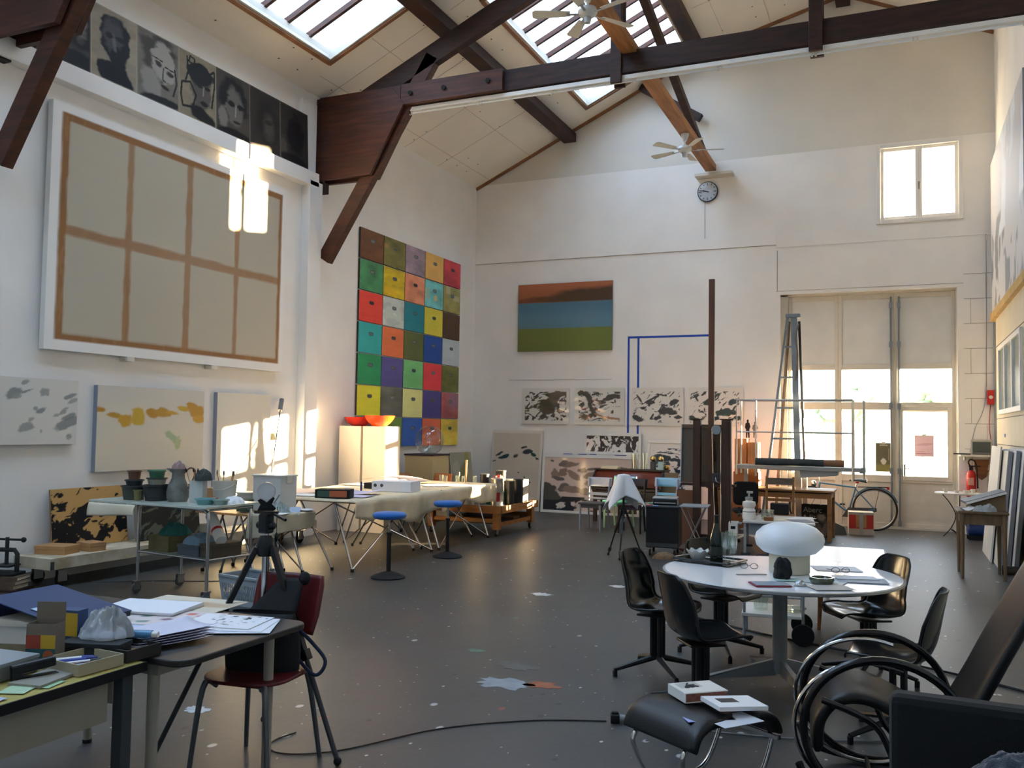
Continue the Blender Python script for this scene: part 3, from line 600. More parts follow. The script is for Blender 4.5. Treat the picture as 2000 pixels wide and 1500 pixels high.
# ---- striped landscape on the back wall
c = Canvas(2.0, 1.365, '#4d7488', 0.014)
c.mix(c.band(-1, 2, .33, .5, .3)*.7, '#6b93a6'); c.mix(c.band(-1, 2, -1, .335, .006), '#6d7a3c'); c.mix(c.band(-1, .5, -1, .3, .5)*.5, '#6b6c38')
c.mix(c.band(-1, 2, .72, 2, .01), '#9a5f3e'); c.mix(c.band(-1, 2, .9, 2, .12)*.6, '#b06a4a')
c.mix(c.ell(.85, .8, .5, .085, .08, .5, 12, .6)*c.band(-1, 2, .72, 2, .01)*.95, '#4b3a2a'); c.mix(c.ell(.45, .765, .28, .04, .03, .5, 14, .6)*c.band(-1, 2, .72, 2, .01)*.8, '#573f2c'); c.mix(c.ell(.1, .75, .2, .03, .1, .6, 15)*c.band(-1, 2, .72, 2, .01)*.6, '#5d3a2a')
pic('landscape_painting', c, 0.035, M['oil'], 'landscape painting of brown sky, blue-grey sea and green field bands', 'painting', (-6.19, D-.024, 3.195), BW, edge='#5a4a3c')
# ---- four ink prints under clear film
def print_(k):
    c = Canvas(1.01, 0.72, '#e2ddd4', 0.007); col = ['#4d4238', '#454238', '#3d3a34', '#3a3c36'][k]
    if k == 0: ink(c, .06, .94, .1, .9, col, 5, 13, 26, .55, .2); c.mix(c.ell(.58, .52, .2, .17, .2, .2, 6, .7)*c.band(.06, .94, .1, .9), col); c.mix(c.ell(.7, .76, .18, .1, .1, .2, 7, .8), col)
    if k == 1: ink(c, .08, .92, .1, .9, col, 9, 10, 24, .58, -.1); c.mix(c.line([(.1, .86), (.25, .85), (.3, .7), (.32, .5), (.42, .28)], .045, .3, 5, .5), col); c.mix(c.ell(.7, .72, .2, .06, .35, .2, 8, .7), col); c.mix(c.line([(.42, .3), (.6, .2), (.9, .16)], .018), '#a87a5c')
    if k >= 2:
        ink(c, .04, .93, .08, .9, col, 13+k, 11, 24, .62, .5)
        for x, y, a, e, t_ in ((.42, .72, .2, .02, .5), (.15, .72, .1, .02, -1.0), (.36, .6, .09, .035, .1), (.82, .62, .1, .05, .5), (.65, .36, .15, .07, .25), (.8, .34, .09, .04, 0), (.12, .18, .12, .045, -.25), (.5, .2, .08, .03, .2), (.9, .22, .07, .04, 0)): c.mix(c.ell(x, y, a, e, t_, .2, int(x*90)+k, .6), col if k == 2 else '#2f4038')
    return c
for k, (x, lb) in enumerate(((-6.57, 'ink print under glinting film with a dense dark thicket, leftmost of the four'), (-5.44, 'ink print in crinkled film with a diagonal dark streak, second of the four'), (-4.285, 'ink print under film hung over the blue tape lines'), (-3.185, 'ink print under film behind the tall easel mast'))):
    t = thing('ink_print', lb, 'print', (x, D-.024, 1.73), BW, 'four ink prints in a row'); cv = print_(k); cv.build('sheet', 0.012, M['paint'], t, edge='#c8c2b6')
    rs2 = np.random.RandomState(k); 
    f = MB().grid(lambda u, v: (-.515+1.03*u, -.018-.004*math.sin(u*9+v*17+k)*math.sin(v*11-u*5), -.005+.73*v), 26, 20)
    obj('plastic_film', f, glass_mat('clear film', (1, 1, 1), 0.05, 0.12), t, smooth=True)
# ---- lines of blue masking tape
for nm, lb, b_ in (('tape_line', 'outer vertical strip of blue masking tape left of the third print', (-4.885, -4.845, 1.58, 3.45)), ('tape_line', 'inner vertical strip of blue masking tape passing behind the third print', (-4.69, -4.65, 1.10, 3.43)), ('tape_line', 'horizontal strip of blue masking tape high on the back wall', (-4.845, -3.26, 3.41, 3.45))):
    solo(nm, MB().bx(b_[0], b_[1], -.0016, -.0002, b_[2], b_[3]), M['blue'], lb, 'tape', (0, D, 0), 0, 'blue tape lines')
# ---- works leaning against the back wall
c = Canvas(1.10, 1.60, '#ccbfae', 0.009)
for i, (x, y, a, e, t_) in enumerate(((.15, .70, .07, .025, .4), (.22, .66, .1, .028, .3), (.48, .68, .06, .03, .1), (.72, .74, .08, .05, .3), (.82, .71, .06, .03, -.5), (.62, .78, .06, .02, .2), (.9, .65, .04, .015, -.4), (.06, .61, .04, .01, .3), (.22, .49, .02, .014, 0), (.55, .47, .02, .012, 0), (.68, .41, .02, .012, -.6), (.78, .35, .02, .01, 0))): c.mix(c.ell(x, y, a, e, t_, .25, 40+i, .9, 3), ['#3d403f', '#2f4842', '#4a4744'][i % 3])
c.mix(c.ell(.46, .31, .17, .10, .2, .5, 61, .4)*.75, '#a07a5c'); c.mix(c.ell(.42, .2, .1, .08, .4, .5, 62, .4)*.5, '#b08a6a'); c.mix(c.ell(.6, .12, .1, .02, .1, .3, 65, .7), '#3f4240'); c.mix(1-c.band(.02, .95, .0, .965, .01), '#ddd4c6')
pic('paper_painting', c, 0.012, M['paint'], 'tall beige sheet with dark flecks and a tan blot leaning on back wall', 'painting', (-7.15, D-.22, 0.001), BW, rx=-0.11, edge='#d8d0c2')
def framed(name, lb, w, h, cv, loc, rx, fw_=.05, depth=.035, fcol='white', cat='framed print', group=None):
    t = thing(name, lb, cat, loc, BW, group, rx=rx)
    f = MB(); f.bx(-w/2, w/2, -depth, 0, 0, fw_).bx(-w/2, w/2, -depth, 0, h-fw_, h).bx(-w/2, -w/2+fw_, -depth, 0, fw_, h-fw_).bx(w/2-fw_, w/2, -depth, 0, fw_, h-fw_); obj('frame', f, M[fcol], t, bevel=.003)
    p = cv.build('picture', depth*.55, M['print'], t); p.location = (0, 0, fw_); return t
def plainc(w, h, base, px=.009): return Canvas(w-.1, h-.1, base, px)
c = plainc(2.0, 1.16, '#bfb7b0', .03); framed('back_frame', 'white frame standing just behind the big print of boulders', 2.0, 1.15, c, (-5.57, D-.15, .002), -.05)
c = plainc(2.0, 1.13, '#d9c2b4')
for i, (x, y, a, e, t_) in enumerate(((.26, .86, .1, .035, .1), (.2, .88, .05, .03, .3), (.12, .68, .05, .05, .3), (.2, .71, .05, .04, .2), (.16, .60, .07, .02, -.1), (.33, .66, .09, .03, -.6), (.42, .76, .05, .025, 0), (.55, .8, .08, .015, .15), (.55, .68, .11, .035, .15), (.52, .5, .09, .035, -.35), (.22, .42, .08, .04, .1), (.32, .40, .1, .035, -.1), (.45, .36, .05, .03, 0), (.65, .45, .1, .03, .2), (.85, .6, .09, .05, .2), (.8, .82, .1, .03, 0), (.08, .93, .02, .01, 0), (.72, .3, .06, .03, 0))): c.mix(c.ell(x, y, a, e, t_, .2, 110+i, .6, 4), ['#857063', '#6f625c', '#907a6c'][i % 3])
c.mix(c.ell(.02, .26, .22, .12, -.3, .1, 140, .4), '#4b4a45'); c.mix(c.band(-1, .34, -1, .19, .02, .04), '#20242a'); ink(c, 0, 1, -.1, .26, '#20242a', 77, 9, 12, .5); c.mix(c.ell(.2, .09, .05, .03, 0, .2, 142, .8), '#d8cbc2'); c.mix(c.ell(.33, .13, .03, .03, 0, .2, 143, .8), '#d8cbc2')
framed('boulder_print', 'large framed print of brown boulders on a pink ground leaning low', 2.0, 1.13, c, (-5.54, D-.29, .002), -.09)
for x, w in ((-6.02, .18), (-5.72, .16), (-4.95, .22), (-5.5, .12)): solo('tape_strip', MB().bx(-w/2, w/2, -.03, .02, 0, .012), M['blue'], 'strip of blue tape stuck along the top edge of the big print', 'tape', (x, D-.2, 1.144), 0, 'tape on the big print')
c = plainc(1.15, .42, '#e4e0dc', .006); ink(c, .0, 1, .0, 1, '#3a3230', 88, 17, 13, .49, .5, .05, .5)
framed('small_print', 'small wide black and white print standing on top of big frames', 1.15, .41, c, (-5.15, D-.075, 1.155), -.05)
c = plainc(.98, 1.45, '#e4dfd8', .007); ink(c, .06, 1, .35, .93, '#27343c', 93, 7, 17, .51, -.2, .05, .4); c.mix(c.ell(.25, .8, .2, .07, -.1, .2, 95, .5), '#27343c')
framed('wave_print', 'framed blue-black print of wave shapes leaning behind the roll-top desk', .98, 1.45, c, (-3.95, D-.22, .002), -.10)
# ---- small greenish canvas in the far corner
c = Canvas(0.9, 1.14, '#aaa894', .01); c.mix(c.ell(.6, .7, .3, .12, .6, .6, 3)*.8, '#8f8f58'); c.mix(c.ell(.3, .4, .25, .2, 0, .6, 4)*.7, '#7d8052'); c.mix(c.ell(.75, .9, .1, .2, 0, .6, 5)*.7, '#9a9430'); c.mix(c.ell(.2, .7, .15, .2, 0, .6, 6)*.6, '#c9c4b4')
pic('green_canvas', c, .03, M['oil'], 'small murky green canvas leaning in the far left corner', 'painting', (XL+.15, 16.05, .001), LW, rx=-.11, edge='#b7ae9a')
# ---- clock
t = thing('wall_clock', 'round station clock with black rim on the back wall', 'clock', (-3.345, D, 6.145), BW)
obj('rim', MB().lathe([(.175, -.045), (.19, -.05), (.195, -.03), (.19, 0), (.178, 0)], n=40, caps=False), M['black'], t, rx=PI/2, smooth=True).location = (0, -.05, 0)
obj('dial', MB().lathe([(0, 0), (.178, 0), (.178, .004)], n=40, caps=False), mat('grey dial', '#b9c0c6', 0.4), t, rx=PI/2).location = (0, -.042, 0)
for i in range(12):
    a = PI*i/6; r0 = .115 if i % 3 == 0 else .13; obj('hour_mark', MB().bar((r0*math.sin(a), -.049, r0*math.cos(a)), (.165*math.sin(a), -.049, .165*math.cos(a)), .012, .003, (0, 1, 0)), M['black'], t)
obj('hour_hand', MB().bar((.02, -.052, -.008), (-.09, -.052, .03), .016, .003, (0, 1, 0)), M['black'], t); obj('minute_hand', MB().bar((.03, -.056, -.012), (-.15, -.056, .035), .011, .003, (0, 1, 0)), M['black'], t)
obj('crystal', MB().lathe([(0, .012), (.09, .009), (.178, .0)], n=32, caps=False), glass_mat('clock glass', (1, 1, 1), .06, .02), t, rx=PI/2, smooth=True).location = (0, -.058, 0)
# ---- ceiling fans
def fan(loc, ph, lb, drop):
    t = thing('ceiling_fan', lb, 'fan', loc, ph, 'white ceiling fans')
    wm = mat('fan white', '#cfd0cc', 0.45)
    obj('down_rod', MB().cyl((0, 0, .06), (0, 0, drop), .014).lathe([(.03, drop-.12), (.065, drop-.02), (.065, drop)], n=20), wm, t, smooth=True)
    obj('motor', MB().lathe([(0, -.05), (.06, -.048), (.1, -.02), (.115, .015), (.1, .055), (.04, .075), (0, .075)], n=28, caps=False), wm, t, smooth=True)
    obj('switch_housing', MB().lathe([(0, -.12), (.035, -.115), (.045, -.06), (.045, -.04)], n=20, caps=False), M['alu'], t, smooth=True)
    for k in range(5):
        a = 2*PI*k/5; f = MB(); ca, sa = math.cos(a), math.sin(a)
        b_ = obj('blade', MB().prism([(.2, -.045), (.6, -.075), (.635, -.05), (.635, .05), (.6, .075), (.2, .045)], .008, 'z', -.004), mat('fan blade', '#c6c5bd', 0.5), t, rz=a, bevel=.002); b_.rotation_euler = (0.2, 0, a)
        obj('blade_arm', MB().bar((.08, 0, -.01), (.24, 0, -.012), .03, .008), M['alu'], b_)
    return t
fan((-3.28, 14.42, 6.28), .3, 'white five-blade ceiling fan hanging before the back wall clock', .27); fan((-3.28, 9.45, 6.40), .95, 'white ceiling fan cut by the top edge of the photo', .25)
# ---- light track under the tie beam
t = thing('light_track', 'long white fluorescent trunking under the dark tie beam', 'light', (0, 11.2, 6.33))
obj('trunking', MB().bx(-6.66, 1.36, -.05, .05, -.055, .0), M['white'], t); obj('tube', MB().cyl((-6.6, 0, -.075), (1.3, 0, -.075), .014), mat('unlit tube', '#dfe3e6', 0.3), t)
for x in [-6.62+1.13*i for i in range(8)]: obj('socket', MB().bx(x-.035, x-.01, -.018, .018, -.10, -.05).bx(x+.01, x+.035, -.018, .018, -.10, -.05), M['offwhite'], t)
# ---- red alarm, monitor shelf and conduits by the right corner
t = thing('alarm_box', 'small red alarm box on the wall near the right corner', 'alarm', (1.33, D, 2.15)); obj('case', MB().bx(-.05, .05, -.1, 0, 0, .24), M['red'], t, bevel=.01); obj('button', MB().cyl((0, -.105, .12), (0, -.1, .12), .03), M['offwhite'], t)
# ---- pictures on the right wall
c = Canvas(4.3, 2.45, '#c9cbd0', .03); ink(c, 0, 1, 0, .55, '#8a8f97', 31, 7, 9, .55, 1.0); ink(c, 0, 1, .4, 1, '#dfe6ee', 36, 5, 6, .55, 1.2); c.mix(c.ell(.2, .3, .05, .09, .3, .2, 38, .6), '#81868e')
pic('wall_painting', c, .06, M['oil'], 'huge pale grey painting with darker patches high on the right wall', 'painting', (XR-.03, 14.32, 3.66), RW, edge='#878d98')
struct('trim_10', MB().bx(XR-.12, XR, 5, 16.45, 3.50, 3.62), mat('yellow pine batten', '#b99a5e', 0.6, var=.2, vscale=3))
struct('trim_11', MB().bx(XR-.06, XR, 5, 16.2, 0.0, 3.5), mat('cream partition board', '#cfc5ac', 0.7, var=.06, vscale=2))
struct('trim_12', MB().bx(XR-.065, XR-.055, 5, 16.2, 3.05, 3.06).bx(XR-.065, XR-.055, 5, 16.2, 1.9, 1.91).bx(XR-.065, XR-.055, 5, 16.2, 1.5, 1.51), M['joint'])
t = bpy.data.objects.new('window_5', None); scene.collection.objects.link(t); t['kind'] = 'structure'; t.location = (XR-.06, 14.1, 1.96); t.rotation_euler = (0, 0, RW)
f = MB(); frame(f, -1.4, 1.4, 0, 1.05, .07, -.04, .0); f.bx(-.55, -.48, -.04, 0, .07, .98).bx(.4, .47, -.04, 0, .07, .98); struct('frame', f, M['white'], t, bevel=.005)
struct('pane', MB().bx(-1.33, 1.33, -.012, -.006, .07, .98), mat('dim green glass', '#7f8f86', 0.15), t)
# ================================================================ left side: tables, trolleys, pedestals
def caster(par, x, y, r=.045, z=None, m=None, w=.025, a=0.0):
    b_ = MB().bx(-.03, .03, -.03, .03, 2*r+.012, 2*r+.022).bx(-.02, -.016, -r*.9, r*.5, r*.7, 2*r+.015).bx(.016, .02, -r*.9, r*.5, r*.7, 2*r+.015)
    f = obj('caster', b_, M['steel'], par, loc=(x, y, 0), rz=a); obj('wheel', MB().cyl((-w/2, -.01, r), (w/2, -.01, r), r, n=20), m or M['rubber'], f, bevel=.004); return f
def sheet(nm, lb, x, y, z, w, h, rz=0.0, m=None, t=.002, cat='paper', group=None, curl=0.0, rx=0.0):
    if curl: b_ = MB().grid(lambda u, v: ((u-.5)*w, (v-.5)*h, .001+curl*((u-.5)**2*3+.5*max(0, v-.6)**2*4)), 8, 8); o = obj(nm, b_, m or M['paper'], solid=.0012, smooth=True)
    else: o = obj(nm, MB().bx(-w/2, w/2, -h/2, h/2, 0, t), m or M['paper'])
    return tag(place(o, (x, y, z), rz, rx), lb, cat, group)
def tub(nm, lb, x, y, z, r, h, m, rim=None, cat='tub', group=None, taper=.82, handle=None, lid=None, n=24):
    t = thing(nm, lb, cat, (x, y, z), 0, group)
    obj('body', MB().lathe([(0, 0), (r*taper, 0), (r, h), (r-.004, h), (r*taper-.004, .006), (0, .006)], n=n, caps=False), m, t, smooth=True)
    obj('rim', MB().lathe([(r-.002, h-.012), (r+.008, h-.010), (r+.008, h), (r-.002, h)], n=n, caps=False), rim or m, t, smooth=True)
    if lid: obj('lid', MB().lathe([(0, h+.004), (r+.005, h+.002), (r+.009, h-.012)], n=n, caps=False), lid, t, smooth=True)
    if handle: obj('handle', MB().tube([(r*math.cos(a)*1.02, -r*.7*math.sin(a), h-.03-handle*math.sin(a)) for a in np.linspace(0, PI, 13)], .003, 6), M['offwhite'], t)
    return t
def openbox(mb, w, d, h, t=.006):
    mb.bx(-w/2, w/2, -d/2, d/2, 0, t).bx(-w/2, -w/2+t, -d/2, d/2, t, h).bx(w/2-t, w/2, -d/2, d/2, t, h).bx(-w/2+t, w/2-t, -d/2, -d/2+t, t, h).bx(-w/2+t, w/2-t, d/2-t, d/2, t, h); return mb
def crumple(w, d, h, seed, nu=30, nv=30, amp=.35):
    U, V = np.meshgrid(np.linspace(0, 1, nu+1), np.linspace(0, 1, nv+1)); a = np.abs(vnoise(U, V, 3.3, 3.3, seed, 4)-.5)*2; b_ = vnoise(U, V, 5, 5, seed+3, 3)-.5; c_ = vnoise(U, V, 5, 5, seed+7, 3)-.5
    def f(u, v):
        i, j = min(nu, int(round(u*nu))), min(nv, int(round(v*nv))); x, y = 2*u-1, 2*v-1; q = max(abs(x), abs(y)); r = math.hypot(x, y) or 1; k = q/r; x *= k; y *= k; e = max(0, 1-q*q)**.5
        return (x*w/2*(1+b_[j, i]*.5), y*d/2*(1+c_[j, i]*.5), h*max(0, e*(1-a[j, i]*amp*2.2)))
    return MB().grid(f, nu, nv)
def rock(rx, ry, rz, seed, amp=.35):
    U, V = np.meshgrid(np.linspace(0, 1, 41), np.linspace(0, 1, 25)); N1 = vnoise(np.cos(2*PI*U)*.5+.5, V, 3, 3, seed, 4)-.5+.6*(vnoise(np.sin(2*PI*U)*.5+.5, V, 3, 3, seed+4, 3)-.5)
    def f(u, v):
        k = 1+amp*2*N1[int(round(v*24)), int(round((u % 1)*40))]; a = 2*PI*u; q = math.sin(PI*v)**.6; return (rx*q*k*math.cos(a), ry*q*k*math.sin(a), max(0, rz*(1-math.cos(PI*v)*k)))
    return MB().grid(f, 40, 24, closed_u=True)
# ---- long low platform along the wall
t = thing('platform_dolly', 'long low white timber platform on casters against the left wall', 'platform', (-7.86, 6.2, 0))
wd = mat('worn white painted timber', '#cfc5b0', 0.7, var=.25, vscale=4, col2='#a8977a')
obj('deck', MB().bx(-.26, .26, 0, 4.3, .285, .30), wd, t); obj('side_rail', MB().bx(.235, .26, 0, 4.3, .19, .285), wd, t); obj('side_rail', MB().bx(-.26, -.235, 0, 4.3, .19, .285), wd, t)
obj('end_rail', MB().bx(-.235, .235, 0, .025, .19, .285), wd, t); obj('end_rail', MB().bx(-.235, .235, 4.275, 4.3, .19, .285), wd, t); obj('corner_bracket', MB().bx(.262, .266, .0, .04, .19, .27), M['darkgrey'], t)
for x in (-.17, .17):
    for y in (.22, 4.05): caster(t, x, y, .075)
for i, (x, y, w, d, h, r_) in enumerate(((-7.90, 6.52, .34, .24, .085, .25), (-7.78, 6.83, .24, .18, .09, -.15))):
    q = thing('cardboard_box', ['flat brown cardboard box at the near end of the low platform', 'smaller brown box beside the flat one on the low platform'][i], 'box', (x, y, .30), r_, 'boxes on the low platform'); obj('carton', MB().bx(-w/2, w/2, -d/2, d/2, 0, h*.55), M['card'], q, bevel=.003); obj('lid', MB().bx(-w/2-.003, w/2+.003, -d/2-.003, d/2+.003, h*.55, h), M['card'], q, bevel=.003)
c = Canvas(.98, .63, '#c49a5e', .006); ink(c, 0, 1, 0, 1, '#141212', 21, 5, 13, .53, .35, .03, .35); c.mix(c.line([(.0, .42), (.3, .3), (.5, .1)], .05, .1, 4, .8), '#141212')
pic('woodcut_block', c, .022, M['paint'], 'woodcut block in tan with black branching shapes on the low platform', 'woodcut block', (-8.07, 7.07, .302), LW, 'woodcut blocks', rx=-.10, edge='#8a7358')
c = Canvas(.95, .60, '#23241f', .007); ink(c, 0, 1, 0, 1, '#5a5a4e', 33, 4, 16, .58, .4, .05, .4)
pic('woodcut_block', c, .06, M['paint'], 'near-black woodcut block with faint grey streaks behind the chrome trolley', 'woodcut block', (-7.93, 8.03, .302), LW, 'woodcut blocks', rx=-.12, edge='#8f8a80')
# ---- cast-iron press standing on old books at the left edge
for i in range(3):
    q = thing('old_book', ['worn book at the foot of the iron press stack', 'worn book in the middle of the stack under the iron press', 'worn book directly under the iron press'][i], 'book', (-7.98+.01*i, 6.02, .022+.042*i), .3+.06*i, 'books under the press')
    obj('cover', MB().bx(-.16, .16, -.12, -.116, 0, .04).bx(-.16, .16, -.116, .12, 0, .004).bx(-.16, .16, -.116, .12, .036, .04), mat('brown book cover', '#5d4a3c', 0.8, var=.3, vscale=9), q); obj('pages', MB().bx(-.155, .155, -.115, .115, .004, .036), M['cream'], q)
solo('plank', MB().bx(-.2, .2, -.14, .14, 0, .022), M['oldwood'], 'dark board lying on the floor under the old books', 'board', (-7.98, 6.02, 0), .3)
t = thing('book_press', 'black cast-iron screw press at the left edge of the photo', 'press', (-7.98, 6.02, .148), .3)
im = mat('black cast iron', '#1a1a1b', 0.55, bump=.2, bscale=60)
obj('base', MB().bx(-.14, .14, -.1, .1, 0, .03), im, t, bevel=.008); obj('post', MB().tube([(-.11, 0, .03), (-.11, 0, .2), (-.08, 0, .24), (.08, 0, .24), (.11, 0, .2), (.11, 0, .03)], .022, 10), im, t, smooth=True)
obj('screw', MB().cyl((0, 0, .1), (0, 0, .36), .018), im, t); obj('platen', MB().bx(-.09, .09, -.09, .09, .08, .1), im, t, bevel=.006); hb = obj('handle_bar', MB().cyl((-.17, 0, .34), (.17, 0, .34), .011, n=10), im, t)
for s_ in (-1, 1): obj('knob', MB().ball((.17*s_, 0, .34), .026, 12, 8), im, hb, smooth=True)
# ---- chrome trolley with a board on top
t = thing('chrome_trolley', 'chrome tube trolley with a glass shelf, carrying studio clutter', 'trolley', (-6.285, 6.43, 0), -.14)
W_, Dp = .995, .50
for y in (0, Dp): obj('tube_frame', MB().tube(smooth_path([(-W_/2, y, .12), (-W_/2, y, .76), (-W_/2+.03, y, .83), (-W_/2+.1, y, .853), (0, y, .855), (W_/2-.1, y, .853), (W_/2-.03, y, .83), (W_/2, y, .76), (W_/2, y, .12)], 5), .0155, 10), M['chrome'], t, smooth=True)
for z in (.40, .853):
    for x in (-W_/2, W_/2): obj('cross_tube', MB().cyl((x, 0, z), (x, Dp, z), .011, n=10), M['chrome'], t, smooth=True)
for y in (0, Dp): obj('shelf_rail', MB().cyl((-W_/2, y, .40), (W_/2, y, .40), .011, n=10), M['chrome'], t, smooth=True)
obj('shelf', MB().bx(-W_/2+.01, W_/2-.01, .012, Dp-.012, .392, .402), mat('green-tinted glass shelf', '#9fb0a2', 0.12, spec=.6), t)
for x in (-W_/2, W_/2):
    for y in (0, Dp): caster(t, x, y, .05, m=mat('grey caster wheel', '#55585a', .6))
solo('glass_board', MB().bx(-.75, .75, -.36, .36, 0, .022), mat('milky glass board', '#b9c2b8', 0.18, spec=.6), 'milky glass board lying across the chrome trolley', 'board', (-6.45, 6.62, .872), -.03, bevel=.003)
solo('hanging_paper', MB().grid(lambda u, v: (-.35+.62*u, -.02*math.sin(v*2)-.015*math.sin(u*7)*v, -.13*v*(1-.25*u)), 16, 6), M['cream'], 'cream paper apron hanging from the near edge of the glass board', 'paper', (-6.85, 6.262, .870), -.03, solid=.002, smooth=True)
zb = .8945
dk = mat('dark grey-green plastic', '#3b403b', .55); gp = mat('green plastic', '#3d6b52', .5); br_ = mat('brown plastic pot', '#6b4a3a', .55)
tub('paint_tub', 'wide dark tub, lowest of the left stack on the glass board', -6.86, 6.50, zb, .115, .135, dk, cat='pot', group='stacked paint tubs')
tub('paint_tub', 'dark bowl in the middle of the left stack of tubs', -6.86, 6.50, zb+.137, .085, .055, mat('slate plastic', '#3a4348', .5), cat='pot', group='stacked paint tubs')
tub('paint_tub', 'small brown pot on top of the left stack of tubs', -6.86, 6.50, zb+.194, .062, .085, br_, cat='pot', group='stacked paint tubs')
tub('paint_tub', 'wide black tub, lowest of the second stack on the glass board', -6.60, 6.53, zb, .125, .15, mat('blackish plastic', '#26282a', .55), cat='pot', group='stacked paint tubs')
tub('paint_tub', 'whitish paint-smeared tub in the middle of the second stack', -6.60, 6.53, zb+.152, .09, .065, mat('smeared white tub', '#9a9a8c', .6, var=.4, vscale=14), rim=dk, cat='pot', group='stacked paint tubs')
tub('paint_tub', 'green lidded pot on top of the second stack', -6.60, 6.53, zb+.219, .078, .072, gp, cat='pot', group='stacked paint tubs', lid=gp)
tub('paint_jar', 'mustard paint jar in front of the left stack of tubs', -6.73, 6.42, zb, .035, .1, mat('mustard jar', '#6e6a42', .5), cat='jar')
t = thing('jug', 'tall grey metal jug with a curved handle and cloth in its mouth', 'jug', (-6.36, 6.56, zb), .35)
jm_ = mat('dull pewter', '#7b7d78', .5, .5, var=.3, vscale=12)
obj('body', MB().lathe([(0, 0), (.085, 0), (.1, .03), (.105, .09), (.09, .16), (.062, .22), (.058, .27), (.075, .31), (.071, .31), (.054, .27), (.058, .22), (0, .2)], n=28, caps=False), jm_, t, smooth=True)
obj('spout', MB().prism([(-.05, .26), (-.115, .315), (-.05, .312)], .035, 'y', -.0175), jm_, t, bevel=.006); obj('handle', MB().tube(smooth_path([(.058, 0, .27), (.11, 0, .32), (.16, 0, .3), (.155, 0, .24), (.1, 0, .13)], 6), .008, 8), mat('cane handle', '#7a5a48', .6), t, smooth=True)
solo('rag', crumple(.13, .12, .09, 5), mat('stained rag', '#9a8480', .9), 'stained rag stuffed into the mouth of the grey jug', 'cloth', (-6.36, 6.56, zb+.30), .4, smooth=True, ang=80)
t = thing('carton_holder', 'tall white carton holding dark brushes and a rag', 'brush holder', (-6.10, 6.55, zb), .3); obj('carton', openbox(MB(), .13, .1, .21), mat('white carton', '#b7bcb8', .6), t)
for i, (dx, dy, lx) in enumerate(((-.03, 0, -.09), (-.01, .02, -.05), (.0, -.02, .0), (.02, .01, .02))): q = obj('brush', MB().cyl((dx, dy, .01), (dx+lx, dy, .29), .004, n=6), M['pine'], t); obj('bristles', MB().tube([(dx+lx, dy, .285), (dx+lx*1.06, dy, .3), (dx+lx*1.15, dy, .325)], [.006, .009, .003], 8), M['blackmatt'], q)
solo('dark_rag', crumple(.16, .14, .11, 8), mat('dark rag', '#3c413e', .9), 'dark rag bulging from the white carton of brushes', 'cloth', (-6.05, 6.56, zb+.212), .2, smooth=True, ang=80)
t = thing('brush_bucket', 'translucent white bucket with brushes standing in it', 'bucket', (-5.78, 6.62, .6845)); 
# ---- near folding table, its clutter
def fold_table(x, y, z, w, d, rz, lb, cm, drops, bays):
    t = thing('folding_table', lb, 'table', (x, y, 0), rz, 'folding studio tables')
    obj('tabletop', MB().bx(-w/2, w/2, -d/2, d/2, z-.03, z-.006), M['pine'], t, bevel=.004)
    for i in range(bays+1):
        yy = -d/2+.08+(d-.16)*i/bays
        for s_ in (-1, 1):
            obj('leg', MB().cyl((s_*(w/2-.06), yy, .02), (s_*(w/2-.33), yy+.02, z-.03), .013, n=10), M['chrome'], t, smooth=True)
            obj('foot', MB().cyl((s_*(w/2-.06), yy, 0), (s_*(w/2-.06), yy, .035), .02, n=10), M['rubber'], t)
        obj('leg', MB().cyl((-w/2+.33, yy, .02), (-.02, yy, z-.03), .013, n=10), M['chrome'], t); obj('leg', MB().cyl((w/2-.33, yy, .02), (.02, yy, z-.03), .013, n=10), M['chrome'], t)
        for s_ in (-1, 1): obj('foot', MB().cyl((s_*(w/2-.33), yy, 0), (s_*(w/2-.33), yy, .035), .018, n=10), M['rubber'], t)
    for i in range(bays):
        ya = -d/2+.08+(d-.16)*i/bays; yb = -d/2+.08+(d-.16)*(i+1)/bays
        for s_ in (-1, 1):
            obj('brace', MB().cyl((s_*(w/2-.06), ya, .03), (s_*(w/2-.33), yb, z-.04), .009, n=8), M['chrome'], t); obj('brace', MB().cyl((s_*(w/2-.06), yb, .03), (s_*(w/2-.33), ya, z-.04), .009, n=8), M['chrome'], t)
    return t
def cover(nm, lb, x, y, z, w, d, rz, drop, seed, m, t=.003):
    """cloth or paper lying over a tabletop; drop = hang on left, right, front, back"""
    dl, dr, df, db = drop; rs = random.Random(seed)
    def fold(a, lo, hi):          # position along one axis -> (position on top, length hung over)
        if a < lo: return lo, lo-a
        if a > hi: return hi, a-hi
        return a, 0.0
    def f(u, v):
        X = -w/2-dl+(w+dl+dr)*u; Y = -d/2-df+(d+df+db)*v; a, ha = fold(X, -w/2, w/2); b_, hb_ = fold(Y, -d/2, d/2)
        wob = .018*math.sin(Y*7+seed)+.012*math.sin(Y*17+seed*2); wob2 = .018*math.sin(X*9+seed)
        h = max(ha, hb_); 
        if ha > 0: h = ha*(1+.25*math.sin(Y*2.3+seed)+.12*math.sin(Y*6.1)); a += (1 if X > 0 else -1)*(.012+wob*min(1, ha*5)); 
        if hb_ > 0: h = max(h, hb_*(1+.2*math.sin(X*3+seed))); b_ += (1 if Y > 0 else -1)*(.012+wob2*min(1, hb_*5))
        return (a, b_, -h+(.004*math.sin(X*11+Y*5)*math.sin(Y*8) if h == 0 else 0))
    o = obj(nm, MB().grid(f, 44, 60), m, solid=t, smooth=True, ang=80); return tag(place(o, (x, y, z+.006), rz), lb, 'cloth')
clo = mat('canvas dust sheet', '#d9cbae', .85, var=.12, vscale=5)
